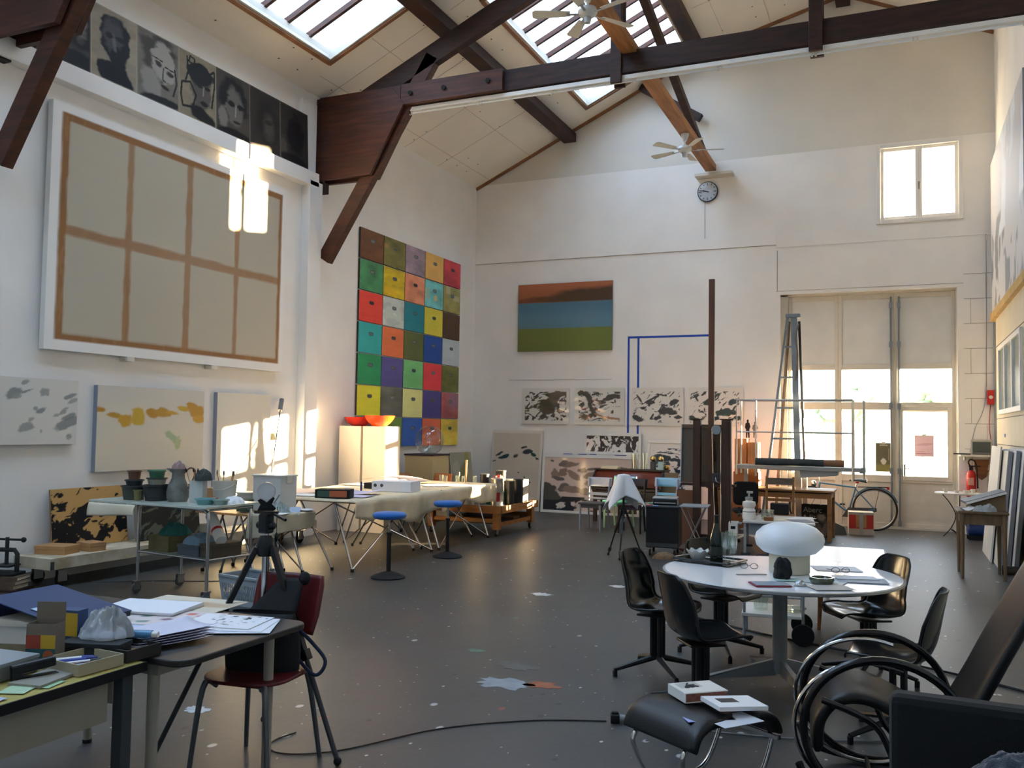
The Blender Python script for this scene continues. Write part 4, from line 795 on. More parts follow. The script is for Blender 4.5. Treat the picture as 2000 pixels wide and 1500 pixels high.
fold_table(-6.62, 7.98, .68, 1.15, .62, -.06, 'low folding table behind the tripod with a cloth over its right end', None, None, 1)
cover('dust_sheet', 'beige cloth draped over the right end of the low folding table', -6.22, 7.96, .68, .36, .64, -.06, (0, .18, .24, .06), 3, mat('beige cloth', '#bdb59f', .85, var=.1, vscale=6))
bk = bpy.data.objects['brush_bucket']; bk.location = (-6.85, 8.02, .684)
obj('body', MB().lathe([(0, 0), (.1, 0), (.12, .2), (.117, .2), (.097, .005), (0, .005)], n=24, caps=False), mat('frosted plastic', '#cfcfc8', .35, trans=.3), bk, smooth=True); obj('bail', MB().tube([(.12*math.cos(a), -.11*math.sin(a), .17-.06*math.sin(a)) for a in np.linspace(0, PI, 13)], .004, 6), M['offwhite'], bk)
for i, (a, l, r_) in enumerate(((2.5, .12, .006), (1.0, .03, .01), (.2, .06, .008), (.5, .05, .007))): q = obj('brush', MB().cyl((0.05*math.cos(a*2), .02*i-.03, .01), (l*math.cos(a)*.9+.05*math.cos(a*2), .02*i-.03, .26), .004, n=6), M['pine'], bk); obj('bristles', MB().ball((l*math.cos(a)*.9+.05*math.cos(a*2), .02*i-.03, .27), (r_, r_, .03), 8, 6), M['darkgrey'], q)
bk.location = (-6.04, 6.84, zb-.0)
zt_ = .6865
def boxthing(nm, lb, x, y, z, w, d, h, rz, m, group=None, cat='box', lidm=None, lh=None):
    t = thing(nm, lb, cat, (x, y, z), rz, group); lh = lh or h*.3
    obj('body', MB().bx(-w/2, w/2, -d/2, d/2, 0, h-lh), m, t, bevel=.003); obj('lid', MB().bx(-w/2-.004, w/2+.004, -d/2-.004, d/2+.004, h-lh, h), lidm or m, t, bevel=.003); return t
tub('plastic_bucket', 'pale lidded plastic bucket left of the big translucent bin', -6.78, 8.05, zt_, .115, .19, mat('pale bucket', '#b9bdb4', .4), cat='bucket', taper=.88, lid=mat('pale lid', '#c9ccc4', .4))
t = thing('storage_bin', 'large translucent lidded bin on the low folding table', 'bin', (-6.44, 8.10, zt_), -.06); tr = mat('translucent bin plastic', '#e2e4e0', .4, trans=.2)
obj('bin_body', openbox(MB(), .40, .26, .38, .004), tr, t, bevel=.01); obj('lid', MB().bx(-.212, .212, -.142, .142, .38, .398), mat('clear lid', '#dcdcd6', .35), t, bevel=.006); obj('folded_contents', MB().bx(-.18, .18, -.11, .11, .01, .20), mat('grey contents', '#9aa4ab', .9), t, bevel=.02)
for s_ in (-1, 1): obj('clip', MB().bx(s_*.205-.008, s_*.205+.008, -.04, .04, .31, .382), M['offwhite'], t, bevel=.004)
boxthing('green_box', 'dark green box with a white slot standing before the pale bucket', -6.60, 7.80, zt_, .15, .1, .135, -.05, mat('dark green card', '#3c4a3a', .7)); 
solo('plastic_wrap', crumple(.28, .2, .12, 12, 40, 34, .6), mat('crumpled clear film', '#a9b4ad', .25, trans=.25, spec=.7), 'heap of crumpled plastic film at the right end of the low table', 'plastic', (-6.22, 7.86, zt_+.008), .2)
sheet('paper_card', 'blue-grey card leaning on the crumpled plastic', -6.10, 8.02, zt_+.012, .12, .16, .5, mat('bluish card', '#a9b6c8', .8), .003, 'card', rx=.5)
tub('white_dish', 'shallow white dish by the cloth edge of the low table', -6.06, 8.18, zt_+.01, .07, .014, M['paper'], cat='dish')
sheet('paper_sheet', 'white sheet lying on the cloth of the low table', -6.12, 7.74, zt_+.008, .22, .2, .3, M['paper'])
tub('ice_cream_tub', 'flat turquoise tub on the glass board', -5.93, 6.46, zb, .085, .055, mat('turquoise tub', '#6f9da0', .45), cat='tub'); tub('glass_dish', 'shallow grey-green glass dish at the right end of the glass board', -5.78, 6.5, zb, .07, .05, mat('greenish glass dish', '#8fa39b', .2), cat='dish')
solo('tissue', crumple(.2, .16, .07, 17), M['paper'], 'crumpled white tissue behind the turquoise tub', 'tissue', (-5.82, 6.72, zb), .1, smooth=True, ang=80); boxthing('red_tin', 'small red tin beside the white carton', -5.98, 6.6, zb, .09, .06, .05, .1, M['red']); boxthing('cardboard_case', 'grey-brown carton behind the white brush carton', -6.22, 6.86, zb, .12, .1, .12, .1, M['card'])
# ---- things on the trolley's lower shelf
sx0, sy0 = -6.285, 6.43
def onshelf(dx, dy): a = -.14; return (sx0+dx*math.cos(a)-dy*math.sin(a), sy0+dx*math.sin(a)+dy*math.cos(a), .4025)
p = onshelf(-.32, .26); boxthing('shelf_carton', 'brown carton at the left of the trolley shelf', p[0], p[1], p[2], .3, .34, .15, -.14, mat('olive carton', '#6f6444', .8, var=.2, vscale=5))
solo('teal_cloth', crumple(.3, .3, .12, 21), mat('teal cloth', '#2f6f68', .9), 'teal cloth heaped on the brown carton', 'cloth', (p[0]+.02, p[1], p[2]+.153), .3, smooth=True, ang=80)
p = onshelf(.02, .4); boxthing('cream_carton', 'tall cream carton at the back of the trolley shelf', p[0], p[1], p[2], .16, .08, .26, -.2, M['cream'])
p = onshelf(.14, .2); boxthing('grey_toolbox', 'low grey box with white labels on the trolley shelf', p[0], p[1], p[2], .3, .26, .10, -.14, mat('slate box', '#4a5058', .6))
solo('blue_bundle', crumple(.3, .26, .11, 23), mat('blue-grey bundle', '#6d8496', .85), 'blue-grey plastic bundle on top of the low grey box', 'bundle', (p[0], p[1], p[2]+.103), .1, smooth=True, ang=80)
p = onshelf(.395, .24); boxthing('dark_crate', 'dark brown crate at the right of the trolley shelf', p[0], p[1], p[2], .17, .34, .13, -.14, mat('dark crate', '#4a4234', .8))
t = thing('paper_roll', 'white roll with a red band lying aslant on the dark crate', 'roll', (p[0]-.05, p[1]-.02, p[2]+.262), -.5, ry=.6); obj('roll', MB().cyl((-.18, 0, 0), (.18, 0, 0), .052, n=24), mat('white roll', '#d8d6cf', .7), t); obj('red_band', MB().cyl((.03, 0, 0), (.06, 0, 0), .054, n=24), M['red'], t)
# ---- basket and canister on the floor
t = thing('laundry_basket', 'pale blue perforated laundry basket on the floor behind the tripod', 'basket', (-5.48, 6.62, 0), -.15); bm_ = mat('pale blue plastic', '#98a3ab', .5)
def basket(w, d, h, sp=1.18):
    b_ = MB(); b_.bx(-w/2, w/2, -d/2, d/2, 0, .008); nx_, nz_ = 14, 9
    def wall(p, q, nn):
        p = Vector(p); q = Vector(q)
        P = lambda u, z: ((p+(q-p)*u).x*(1+(sp-1)*z/h), (p+(q-p)*u).y*(1+(sp-1)*z/h), z)
        for k in range(nn):
            b_.bar(P(k/nn, .05), P((k+1)/nn, h*.78), .007, .004, (0, 0, 1)); b_.bar(P((k+1)/nn, .05), P(k/nn, h*.78), .007, .004, (0, 0, 1))
        b_.bar(P(0, .025), P(1, .025), .055, .005, (q-p).cross(Vector((0, 0, 1)))); b_.bar(P(0, h*.86), P(1, h*.86), h*.26, .006, (q-p).cross(Vector((0, 0, 1))))
        b_.bar(P(0, 0), P(0, h), .02, .02); b_.bar(P(0, h), P(1, h), .03, .018)
    c_ = [(-w/2, -d/2, 0), (w/2, -d/2, 0), (w/2, d/2, 0), (-w/2, d/2, 0)]
    for a, e, nn in ((0, 1, 18), (1, 2, 12), (2, 3, 18), (3, 0, 12)): wall(c_[a], c_[e], nn)
    return b_
obj('basket_body', basket(.42, .3, .26), bm_, t); obj('inner_liner', MB().bx(-.19, .19, -.13, .13, .01, .12), mat('grey laundry', '#7a8288', .9), t, bevel=.03); obj('handle', MB().tube([(-.06, .185, .262), (-.05, .2, .275), (.05, .2, .275), (.06, .185, .262)], .008, 8), M['darkgrey'], t)
t = thing('canister', 'white canister with a red and yellow label beside the blue basket', 'canister', (-5.62, 7.02, 0), .2); obj('body', MB().bx(-.09, .09, -.06, .06, 0, .22), M['white'], t, bevel=.015); obj('cap', MB().cyl((.03, 0, .22), (.03, 0, .25), .022), M['darkgrey'], t); obj('label', MB().bx(-.02, .06, -.0625, -.0605, .05, .17), M['red'], t); obj('label_stripe', MB().bx(-.06, -.02, -.0625, -.0605, .05, .17), mat('yellow label', '#c8a52c', .6), t)
# ---- pair of long folding tables under dust sheets
fold_table(-6.42, 9.44, .80, 1.62, 2.0, 0.0, 'long folding table beside the first blue stool', None, None, 1)
fold_table(-6.42, 11.33, .80, 1.62, 1.70, 0.0, 'long folding table beside the second blue stool', None, None, 1)
cover('dust_sheet', 'cream dust sheet hanging off the nearer long folding table', -6.42, 9.44, .80, 1.66, 2.02, 0, (.1, .25, .02, 0), 1, clo); cover('dust_sheet', 'cream dust sheet hanging off the farther long folding table', -6.42, 11.34, .80, 1.64, 1.74, 0, (.02, .26, 0, .04), 5, clo)
z2 = .8115; lav = mat('lilac paper', '#c3c0dc', .85); pk = mat('rosy paper', '#d9c3b8', .85)
def pile(lb, x, y, n, w, d, rz, m=None):
    for i in range(n): sheet('paper_sheet', lb % ['bottom', 'second', 'third', 'fourth', 'fifth', 'sixth'][i], x+.02*((i*7) % 3-1), y+.02*((i*5) % 3-1), z2+.0025*i, w, d, rz+.12*((i*3) % 3-1), m, group='papers on the long tables')
pile('%s sheet of the rosy paper pile on the nearer long table', -6.9, 9.2, 4, .55, .7, .2, pk); pile('%s sheet of the white pile near the table corner', -6.5, 8.75, 3, .42, .3, .1); pile('%s sheet of the wide pile on the farther long table', -6.9, 10.9, 5, .6, .8, .05); pile('%s white sheet beyond the white box', -6.05, 11.3, 3, .45, .6, -.1)
pile('%s sheet of the far left pile before the pedestals', -6.95, 11.75, 4, .5, .5, .3, pk)
solo('rolled_sheet', MB().grid(lambda u, v: (-.5+1.0*u, -.25+.5*v, .06*math.sin(PI*u)+.02), 14, 4), pk, 'big arched sheet of rosy paper at the far left of the long tables', 'paper', (-6.85, 11.3, z2+.015), .15, solid=.003, smooth=True)
t = thing('picture_box', 'dark picture box with an orange and green lid on the near corner', 'box', (-6.0, 8.62, z2), .35); obj('body', MB().bx(-.2, .2, -.11, .11, 0, .10), M['blackmatt'], t, bevel=.004); obj('cover_art', MB().bx(-.03, .17, -.1125, -.111, .015, .085), mat('orange art', '#a85a3a', .6), t); obj('green_art', MB().bx(-.17, -.03, -.1125, -.111, .015, .085), mat('green art', '#3a564a', .6), t)
t = thing('white_box', 'white cardboard box with two finger holes on the long tables', 'box', (-5.98, 9.95, z2), .12); obj('body', MB().bx(-.27, .27, -.16, .16, 0, .13), mat('bluish white box', '#dfe2ea', .6), t, bevel=.003); [obj('finger_hole', MB().cyl((x, -.162, .075), (x, -.159, .075), .022, n=16), M['darkgrey'], t) for x in (-.22, -.13)]
boxthing('black_box', 'flat black box behind the white cardboard box', -6.42, 10.2, z2, .3, .2, .075, .1, M['blackmatt']); sheet('lilac_sheet', 'curling lilac sheet before the white cardboard box', -6.05, 9.2, z2+.01, .5, .35, .2, lav, curl=.05); sheet('lilac_sheet', 'flat lilac sheet right of the dark picture box', -5.9, 8.9, z2+.004, .35, .3, .1, lav)
solo('marker_pen', MB().cyl((0, 0, 0), (0, 0, .12), .014, n=12).cyl((0, 0, .12), (0, 0, .13), .009, n=10), mat('dark blue pen', '#1c2a66', .4), 'dark blue marker standing beside the white cardboard box', 'pen', (-6.25, 9.55, z2)); solo('masking_offcuts', crumple(.22, .14, .03, 31), mat('yellow-green offcut', '#bdb36a', .8), 'yellow-green offcuts near the table corner', 'offcuts', (-6.4, 8.95, z2+.01), .3)
for i, (x, y) in enumerate(((-6.3, 11.9), (-6.05, 12.0), (-5.9, 12.08), (-6.18, 12.06), (-6.45, 12.05))): solo('drinking_glass', MB().lathe([(0, 0), (.028, 0), (.034, .1), (.032, .1), (.026, .006), (0, .006)], n=16, caps=False), M['clear'], ['first small glass at the far end of the tables, standing nearest the chairs', 'small glass near the wooden cart end of the tables', 'outermost small glass at the table corner by the cart', 'small glass in the middle of the far row', 'leftmost small glass of the far row on the tables'][i], 'glass', (x, y, z2), group='glasses on the table end', smooth=True)
t = thing('brush', 'tall wooden brush standing in a glass at the end of the tables', 'brush', (-6.02, 12.02, z2)); obj('handle', MB().cyl((0, 0, .0), (.01, 0, .34), .012, .016, n=10), M['pine'], t)
# ---- blue perch stools
def stool(loc, lb):
    t = thing('perch_stool', lb, 'stool', loc, 0, 'blue perch stools')
    obj('seat', MB().lathe([(0, .635), (.14, .635), (.172, .645), (.186, .668), (.18, .69), (.155, .705), (0, .712)], n=36, caps=False), mat('blue felt seat', '#1660b0', .85, bump=.2, bscale=160, sheen=.3), t, smooth=True, ang=60)
    obj('gas_spring', MB().cyl((0, 0, .46), (0, 0, .64), .013), M['chrome'], t, smooth=True); obj('column', MB().cyl((0, 0, .06), (0, 0, .48), .026, .024), M['black'], t, smooth=True); obj('collar', MB().cyl((0, 0, .46), (0, 0, .49), .03), M['black'], t)
    obj('base', MB().lathe([(.185, 0), (.188, .012), (.17, .025), (.1, .05), (.04, .068), (0, .068)], n=36, caps=False), M['rubber'], t, smooth=True, ang=60); return t
stool((-5.13, 8.41, 0), 'blue perch stool on a black round foot, nearer the camera'); stool((-5.29, 10.08, 0), 'blue perch stool beside the wooden cart, farther of the two')
# ---- pedestals, bowls, dome
pm = mat('cream plinth', '#d8cdbd', .7, var=.04, vscale=2)
for x, lb, w in ((-7.92, 'tall cream plinth nearest the left wall under red bowls', .40), (-7.475, 'tall cream plinth with its sunlit right side under red bowls', .41)): solo('plinth', MB().bx(-w/2, w/2, 0, .43, 0, 1.635), pm, lb, 'plinth', (x, 11.75, 0), 0, 'cream plinths', bevel=.004)
rb = mat('red-orange glass bowl', '#e0361a', .25, trans=.35, spec=.6, var=.25, vscale=6); rb.node_tree.nodes['Principled BSDF'].inputs['Subsurface Weight'].default_value = .2
def bowl(r, h): return MB().lathe([(0, .004), (r*.45, .0), (r*.7, h*.3), (r*.9, h*.68), (r, h), (r-.008, h), (r*.86, h*.68), (r*.66, h*.33), (r*.42, .012), (0, .012)], n=40, caps=False)
solo('red_bowl', bowl(.235, .14), rb, 'wide red-orange bowl on the plinth nearer the left wall', 'bowl', (-7.96, 12.05, 1.637), 0, 'red bowls', smooth=True); solo('red_bowl', bowl(.24, .165), mat('orange glass bowl', '#ef5418', .25, trans=.4, spec=.6, var=.2, vscale=6), 'taller glowing orange bowl on the sunlit plinth', 'bowl', (-7.49, 11.92, 1.637), 0, 'red bowls', smooth=True)
t = thing('display_plinth', 'beige plinth with a dark top carrying the glass dome', 'plinth', (-7.62, 13.4, 0)); obj('body', MB().bx(-.275, .275, 0, .6, 0, 1.14), mat('beige plinth', '#c3b083', .7), t, bevel=.004); obj('top', MB().bx(-.285, .285, -.01, .61, 1.14, 1.17), mat('plum top', '#3a2a33', .5), t)
t = thing('glass_dome', 'large clear glass globe on the beige plinth', 'glass globe', (-7.58, 13.7, 1.171)); obj('globe', MB().lathe([(.12, 0), (.2, .06), (.25, .17), (.255, .26), (.22, .37), (.15, .45), (.06, .485), (0, .49)], n=48, caps=False), glass_mat('globe glass', (.90, .93, .93), .11, .015), t, smooth=True, ang=80); obj('stem', MB().lathe([(.14, .0), (.05, .03), (.016, .08), (.012, .36), (0, .37)], n=20, caps=False), M['clear'], t, smooth=True)
t = thing('spray_bottle', 'red-capped bottle between the plinths', 'bottle', (-7.02, 12.75, 0)); 
bpy.data.objects.remove(t)
# ---- bentwood chairs behind the tables
def shell_chair(x, y, rz, lb, fr, back):
    t = thing('plywood_chair', lb, 'chair', (x, y, 0), rz, 'plywood chairs behind the tables')
    obj('seat', MB().grid(lambda u, v: ((u-.5)*.42, (v-.5)*.42, .44+.02*(v-.5)**2*4-.012*math.cos((u-.5)*PI)), 10, 8), fr, t, solid=.014, smooth=True)
    obj('backrest', MB().grid(lambda u, v: ((u-.5)*.42, .22+.05*math.cos((u-.5)*PI)+.06*v, .58+.28*v), 12, 6), back, t, solid=.014, smooth=True)
    for sx_ in (-1, 1):
        obj('leg', MB().cyl((sx_*.2, -.2, 0), (sx_*.17, -.17, .43), .012, .016, n=10), M['oak'], t); obj('leg', MB().tube([(sx_*.2, .22, 0), (sx_*.18, .2, .44), (sx_*.18, .27, .7)], .013, 10), M['oak'], t)
    return t
shell_chair(-7.64, 12.68, .35, 'brown plywood chair half hidden between plinth and table', M['oak'], mat('tan plywood', '#a87a4e', .5)); shell_chair(-7.15, 13.02, -.3, 'plywood chair with a tan and black back by the wooden cart', M['oak'], mat('orange tan plywood', '#b97040', .5))
# ---- pole with a grey cylinder, wall box, pilaster plate
t = thing('extension_pole', 'thin dark pole with a grey cylinder leaning on the left wall', 'pole', (-7.44, 9.1, .0)); obj('shaft', MB().cyl((0, 0, 0), (-.66, 1.16, 1.86), .008, n=8), M['darkgrey'], t); obj('head', MB().cyl((-.655, 1.15, 1.84), (-.71, 1.25, 2.0), .032, n=14), mat('grey tool head', '#77797a', .5), t)
t = thing('socket_box', 'dark socket box on the left wall below the pole head', 'socket', (XL+.001, 10.3, 1.42), LW); obj('case', MB().bx(-.09, .09, -.05, 0, 0, .1), mat('olive box', '#5d5a44', .6), t, bevel=.005); obj('face', MB().bx(-.07, .07, -.053, -.05, .01, .09), M['darkgrey'], t)
# ---- wooden cart on casters with pots and cans
t = thing('wooden_cart', 'heavy pine cart on casters loaded with pots and cans', 'cart', (-6.2, 13.0, 0)); cw = mat('orange pine', '#a9713c', .6, var=.25, vscale=3, stretch=(1, 6, 6))
for sx_ in (-1, 1):
    for sy_ in (-1, 1): obj('leg', MB().bx(sx_*.56-.05, sx_*.56+.05, sy_*.66-.05, sy_*.66+.05, .10, .42), cw, t, bevel=.004); caster(t, sx_*.56, sy_*.66, .045)
obj('top', MB().bx(-.65, .65, -.73, .73, .42, .45), mat('worn grey top', '#8d8272', .7, var=.2, vscale=5), t); 
for y in (-.74, .74): obj('apron', MB().bx(-.66, .66, y-.015, y+.015, .35, .46), cw, t); obj('lower_rail', MB().bx(-.55, .55, y-.03-.08*(1 if y > 0 else -1), y+.0-.08*(1 if y > 0 else -1), .2, .26), cw, t)
for x in (-.66, .66): obj('apron', MB().bx(x-.015, x+.015, -.72, .72, .35, .46), cw, t); obj('lower_rail', MB().bx(x-.09*(1 if x > 0 else -1)-.015, x-.09*(1 if x > 0 else -1)+.015, -.62, .62, .14, .2), cw, t)
obj('shelf', MB().bx(-.58, .58, -.66, .66, .18, .195), mat('dark shelf', '#4a3b2c', .8), t); 
for i, (x, y) in enumerate(((-6.3, 12.9), (-6.1, 13.2))): solo('plank', MB().bx(-.4, .4, -.16, .16, 0, .03), M['oak'], ['plank lying on the lower shelf of the pine cart, front', 'plank lying on the lower shelf of the pine cart, back'][i], 'plank', (x, y, .196), .1*i, 'planks on the cart shelf')
zc = .452
t = thing('paint_can', 'tall steel can with a red round label on the pine cart', 'can', (-5.68, 12.42, zc)); obj('can', MB().lathe([(0, 0), (.1, 0), (.104, .01), (.1, .02), (.1, .40), (.104, .41), (.1, .42), (.06, .435), (0, .435)], n=28, caps=False), mat('tinplate', '#b9b4ac', .3, .8), t, smooth=True)
obj('red_label', MB().grid(lambda u, v: ((.1012)*math.cos(-2.2+1.5*u), (.1012)*math.sin(-2.2+1.5*u), .07+.14*v), 14, 2), M['red'], t); obj('label_drop', MB().grid(lambda u, v: ((.102)*math.cos(-1.6+.35*u), (.102)*math.sin(-1.6+.35*u), .12+.05*v), 4, 2), M['paper'], t); obj('red_cap', MB().cyl((0.03, 0, .43), (.03, 0, .47), .03).cyl((-.04, 0, .43), (-.04, 0, .45), .02), M['red'], t)
for i, (x, y, r, h, m, lb) in enumerate(((-5.98, 12.46, .09, .2, M['steel'], 'low steel pot left of the tall can'), (-5.62, 12.75, .075, .36, mat('black jar', '#17181a', .4), 'tall black canister right of the green crate'), (-5.6, 13.05, .08, .38, mat('black jar', '#17181a', .4), 'tallest black canister at the right of the pine cart'), (-5.78, 12.98, .06, .3, M['black'], 'black canister between the two tall ones'), (-6.1, 12.85, .07, .45, M['black'], 'black tin behind the tall steel can'), (-5.95, 13.15, .08, .5, M['blackmatt'], 'dark lidded tin at the back of the pine cart'))): tub('tin_can', lb, x, y, zc, r, h, m, cat='can', group='cans on the pine cart', taper=.98, lid=M['darkgrey'] if i else None)
t = thing('green_crate', 'green plastic crate with slotted sides on the pine cart', 'crate', (-5.83, 12.68, zc), .1); obj('crate', openbox(MB(), .24, .2, .26, .006), mat('bright green plastic', '#1f6b3a', .5), t); [obj('slot', MB().bx(-.08+.032*k, -.066+.032*k, -.1025, -.1, .06, .2), mat('dark green slot', '#123d22', .6), t) for k in range(6)]
boxthing('white_carton', 'white carton at the back right of the pine cart', -5.78, 13.35, zc, .36, .22, .36, 0, M['offwhite']); boxthing('small_carton', 'small cream carton behind the tall steel can', -5.9, 12.95, zc+.0, .1, .08, .42, .1, M['cream'])
t = thing('cleaner_bottle', 'clear bottle with a black cap at the left of the pine cart', 'bottle', (-6.45, 12.62, zc)); obj('body', MB().lathe([(0, 0), (.045, 0), (.048, .3), (.02, .38), (.02, .42)], n=18, caps=True), mat('cloudy bottle', '#b6a58c', .3, trans=.4), t, smooth=True); obj('label', MB().lathe([(.0485, .18), (.0485, .26)], n=18, caps=False), M['paper'], t); obj('cap', MB().cyl((0, 0, .42), (0, 0, .48), .024), M['black'], t)
for i in range(6): tub('glass_jar', ['jam jar with brush water nearest the plinth chairs', 'jam jar beside the cloudy bottle', 'jam jar at the left back of the pine cart', 'jam jar in the second row of the cart', 'jam jar close to the black tin', 'jam jar at the cart corner by the dust sheet'][i], -6.7+.1*i, 12.85+.12*(i % 2), zc, .038, .11, M['clear'], cat='jar', group='jars on the pine cart', taper=.95)
tub('white_bowl', 'white plastic tub at the front left of the pine cart', -6.2, 12.42, zc, .1, .14, M['offwhite'], cat='tub')
# ================================================================ front left: two desks, red chair, big tripod
cr = mat('cream steel', '#9c978a', .5); dl = mat('dark laminate', '#2e2b29', .45, spec=.5)
t = thing('dark_desk', 'dark-topped desk with round cream legs behind the red chair', 'desk', (-3.27, 3.04, 0))
obj('desktop', MB().prism(rrect(1.44, .80, .07, 5, .04), .028, 'z', .712), dl, t, bevel=.006)
obj('desk_frame', MB().bx(-.6, .6, -.36, -.335, .66, .71).bx(-.6, .6, .335, .36, .66, .71).bx(-.6, -.575, -.335, .335, .66, .71).bx(.575, .6, -.335, .335, .66, .71), cr, t)
for x in (-.58, .56):
    for y in (-.34, .36): q = obj('leg', MB().cyl((x, y, .015), (x, y, .712), .021, .024, n=16), cr, t, smooth=True); obj('foot', MB().cyl((x, y, 0), (x, y, .018), .023, n=14), M['rubber'], q)
t = thing('yellow_desk', 'yellow-topped desk with a black edge in the near left corner', 'desk', (-3.3, 2.05, 0))
ym = mat('pale yellow linoleum', '#a89a52', .6, var=.12, vscale=9)
obj('desktop', MB().bx(-.66, .66, -.95, .53, .72, .74), ym, t); e = obj('edge_band', MB().bx(.66, .668, -.958, .538, .706, .7405).bx(-.668, -.66, -.958, .538, .706, .7405).bx(-.66, .66, .53, .538, .706, .7405).bx(-.66, .66, -.958, -.95, .706, .7405).bx(-.66, .66, -.95, .53, .706, .72), M['black'], t)
obj('apron', MB().bx(.60, .62, -.85, .40, .55, .706), mat('cream apron', '#8f897a', .6), t); obj('apron', MB().bx(-.55, .6, .44, .46, .60, .706), mat('cream apron', '#8f897a', .6), t)
for x in (-.6, .62):
    for y in (-.88, .47): q = obj('leg', MB().bx(x-.025, x+.025, y-.025, y+.025, .012, .706), M['darkgrey'] if x > 0 else cr, t, bevel=.004); obj('foot', MB().bx(x-.028, x+.028, y-.028, y+.028, 0, .014), M['rubber'], q)
zd = .7425
def litter(nm, lb, x, y, w, h, rz, col, z=0., group=None, t_=.0025, cat='paper'): return sheet(nm, lb, x, y, zd+z, w, h, rz, mat('paper '+col, col, .85), t_, cat, group)
# ring binder tipped open, papers and drawings
t = thing('ring_binder', 'big dark blue box file with its board tipped towards the camera', 'binder', (-3.43, 2.86, zd), .03)
bb = mat('navy binder cloth', '#1f3560', .6, bump=.05, bscale=300)
obj('base_board', MB().bx(-.22, .22, -.18, .18, 0, .005), bb, t); obj('spine', MB().bx(-.235, -.228, -.18, .18, 0, .125), bb, t); obj('paper_stack', MB().bx(-.2, .21, -.17, .17, .006, .045), M['offwhite'], t)
lid = obj('front_board', MB().bx(-.235, .235, -.185, .185, 0, .005), bb, t, bevel=.001); lid.location = (-.005, 0, .088); lid.rotation_euler = (0, .17, 0); obj('dark_edge', MB().bx(.20, .235, -.18, .18, -.02, -.001), M['black'], lid)
sheet('index_card', 'pale blue card lying on the tipped blue board', -3.36, 2.78, zd+.084, .15, .13, -.1, mat('pale blue card', '#b9cbe0', .8), .002, 'card'); bpy.data.objects['index_card'].rotation_euler = (0, .17, .03)
P_ = 'papers and drawings on the desks'
c = Canvas(.42, .30, '#d8d5cf', .006)
def flat(name, cv, lb, x, y, z, rz, cat='drawing', group=P_): o = cv.build(name, .003, M['paint'], edge='#d5d2cc'); return tag(place(o, (x, y, z), rz, -PI/2), lb, cat, group)
for (u_, v_, col) in ((.2, .55, '#2f7a5a'), (.42, .75, '#6a5a5a'), (.62, .82, '#d0622e'), (.8, .72, '#c4464a'), (.75, .5, '#d0a84a'), (.5, .4, '#5a4a52'), (.3, .2, '#3f8a78')): c.mix(c.ell(u_, v_, .07, .05, .2, .3, int(u_*99)), col)
c.mix(c.band(0, 1, 0, 1)*.25, '#c9a4b8')
flat('colour_swatches', c, 'pinkish sheet with dabs of green, orange and red paint', -3.05, 3.02, zd+.006, .25)
c = Canvas(.5, .34, '#cfc6b4', .007); c.mix(c.ell(.3, .5, .4, .12, .2, .6, 5)*.7, '#8f9aa0'); c.mix(c.ell(.7, .6, .3, .1, 0, .6, 7)*.6, '#b08a5a'); flat('landscape_study', c, 'pale landscape study lying at the back of the dark desk', -3.25, 3.28, zd+.002, .1)
c = Canvas(.42, .3, '#b9c4d6', .006); c.mix(c.ell(.4, .5, .35, .12, -.2, .5, 9), '#6f8fc4'); c.mix(c.ell(.75, .3, .2, .08, 0, .5, 10), '#c9b48a'); flat('blue_study', c, 'blue and ochre watercolour near the dark desk edge', -2.93, 2.86, zd+.003, .5)
for i, (x, y, r_) in enumerate(((-3.43, 3.28, .2), (-3.42, 3.27, .24))): litter('paper_sheet', ['lower white sheet of the pair at the back of the dark desk', 'upper white sheet of the pair at the back of the dark desk'][i], x+.1, y-.0, .40, .28, r_, '#dfe3ea', .006+.01*i, P_, .009)
for i, (x, y, r_) in enumerate(((-2.72, 3.18, .5), (-2.75, 3.20, .35), (-2.78, 3.2, .22))):
    if i < 2: litter('paper_sheet', ['lowest white sheet at the right corner of the dark desk', 'middle white sheet at the right corner of the dark desk'][i], x, y, .34, .26, r_, '#dfe2ea', .003+.003*i, P_)
    else:
        c = Canvas(.34, .25, '#e2e4ea', .004); ink(c, .25, .95, .55, .95, '#22242a', 44, 16, 14, .56); ink(c, .35, .8, .2, .5, '#4a4d55', 45, 14, 20, .66); flat('ink_drawing', c, 'white sheet with rows of black ink marks on the desk corner', x, y-.1, zd+.0095, r_)
for i in range(5): sheet('loose_page', ['%s page of the fanned stack at the near edge of the dark desk' % w for w in ('bottom', 'second', 'third', 'fourth', 'top')][i], -2.79-.006*i, 2.83+.012*i, zd+.004+.008*i, .22, .32, -.35+.03*i, mat('lavender white page', '#cfcfe0', .8), group='fanned stack of pages', curl=.02)
for i, (x, y, r_) in enumerate(((-3.15, 2.83, .3), (-3.08, 2.76, .7), (-3.75, 2.75, .2), (-3.9, 3.0, -.2))): litter('paper_sheet', ['blue-white sheet right of the blue binder', 'folded blue-white sheet by the crayon carton', 'beige sheet left of the crayon carton', 'curled drawing at the far left of the desks'][i], x, y, .3, .22, r_, ['#c2cdea', '#ccd4ea', '#b9b0a0', '#b9bcbc'][i], .003*i+.012, P_)
t = thing('sketchbook', 'grey sketchbook with a pale edge at the left of the desks', 'book', (-3.35, 2.55, zd), .35); obj('cover', MB().bx(-.2, .2, -.14, .14, 0, .03), mat('grey-brown cover', '#6f6a60', .7), t); obj('page_edge', MB().bx(-.195, .203, -.135, .143, .004, .026), M['cream'], t)
t = thing('grey_box', 'flat grey box at the left edge of the yellow desk', 'box', (-2.98, 2.16, zd), .1); obj('body', MB().bx(-.12, .12, -.14, .14, 0, .05), mat('grey box', '#6d6f70', .7), t, bevel=.003); obj('lid', MB().bx(-.123, .123, -.143, .143, .05, .062), mat('grey lid', '#8c9296', .7), t)
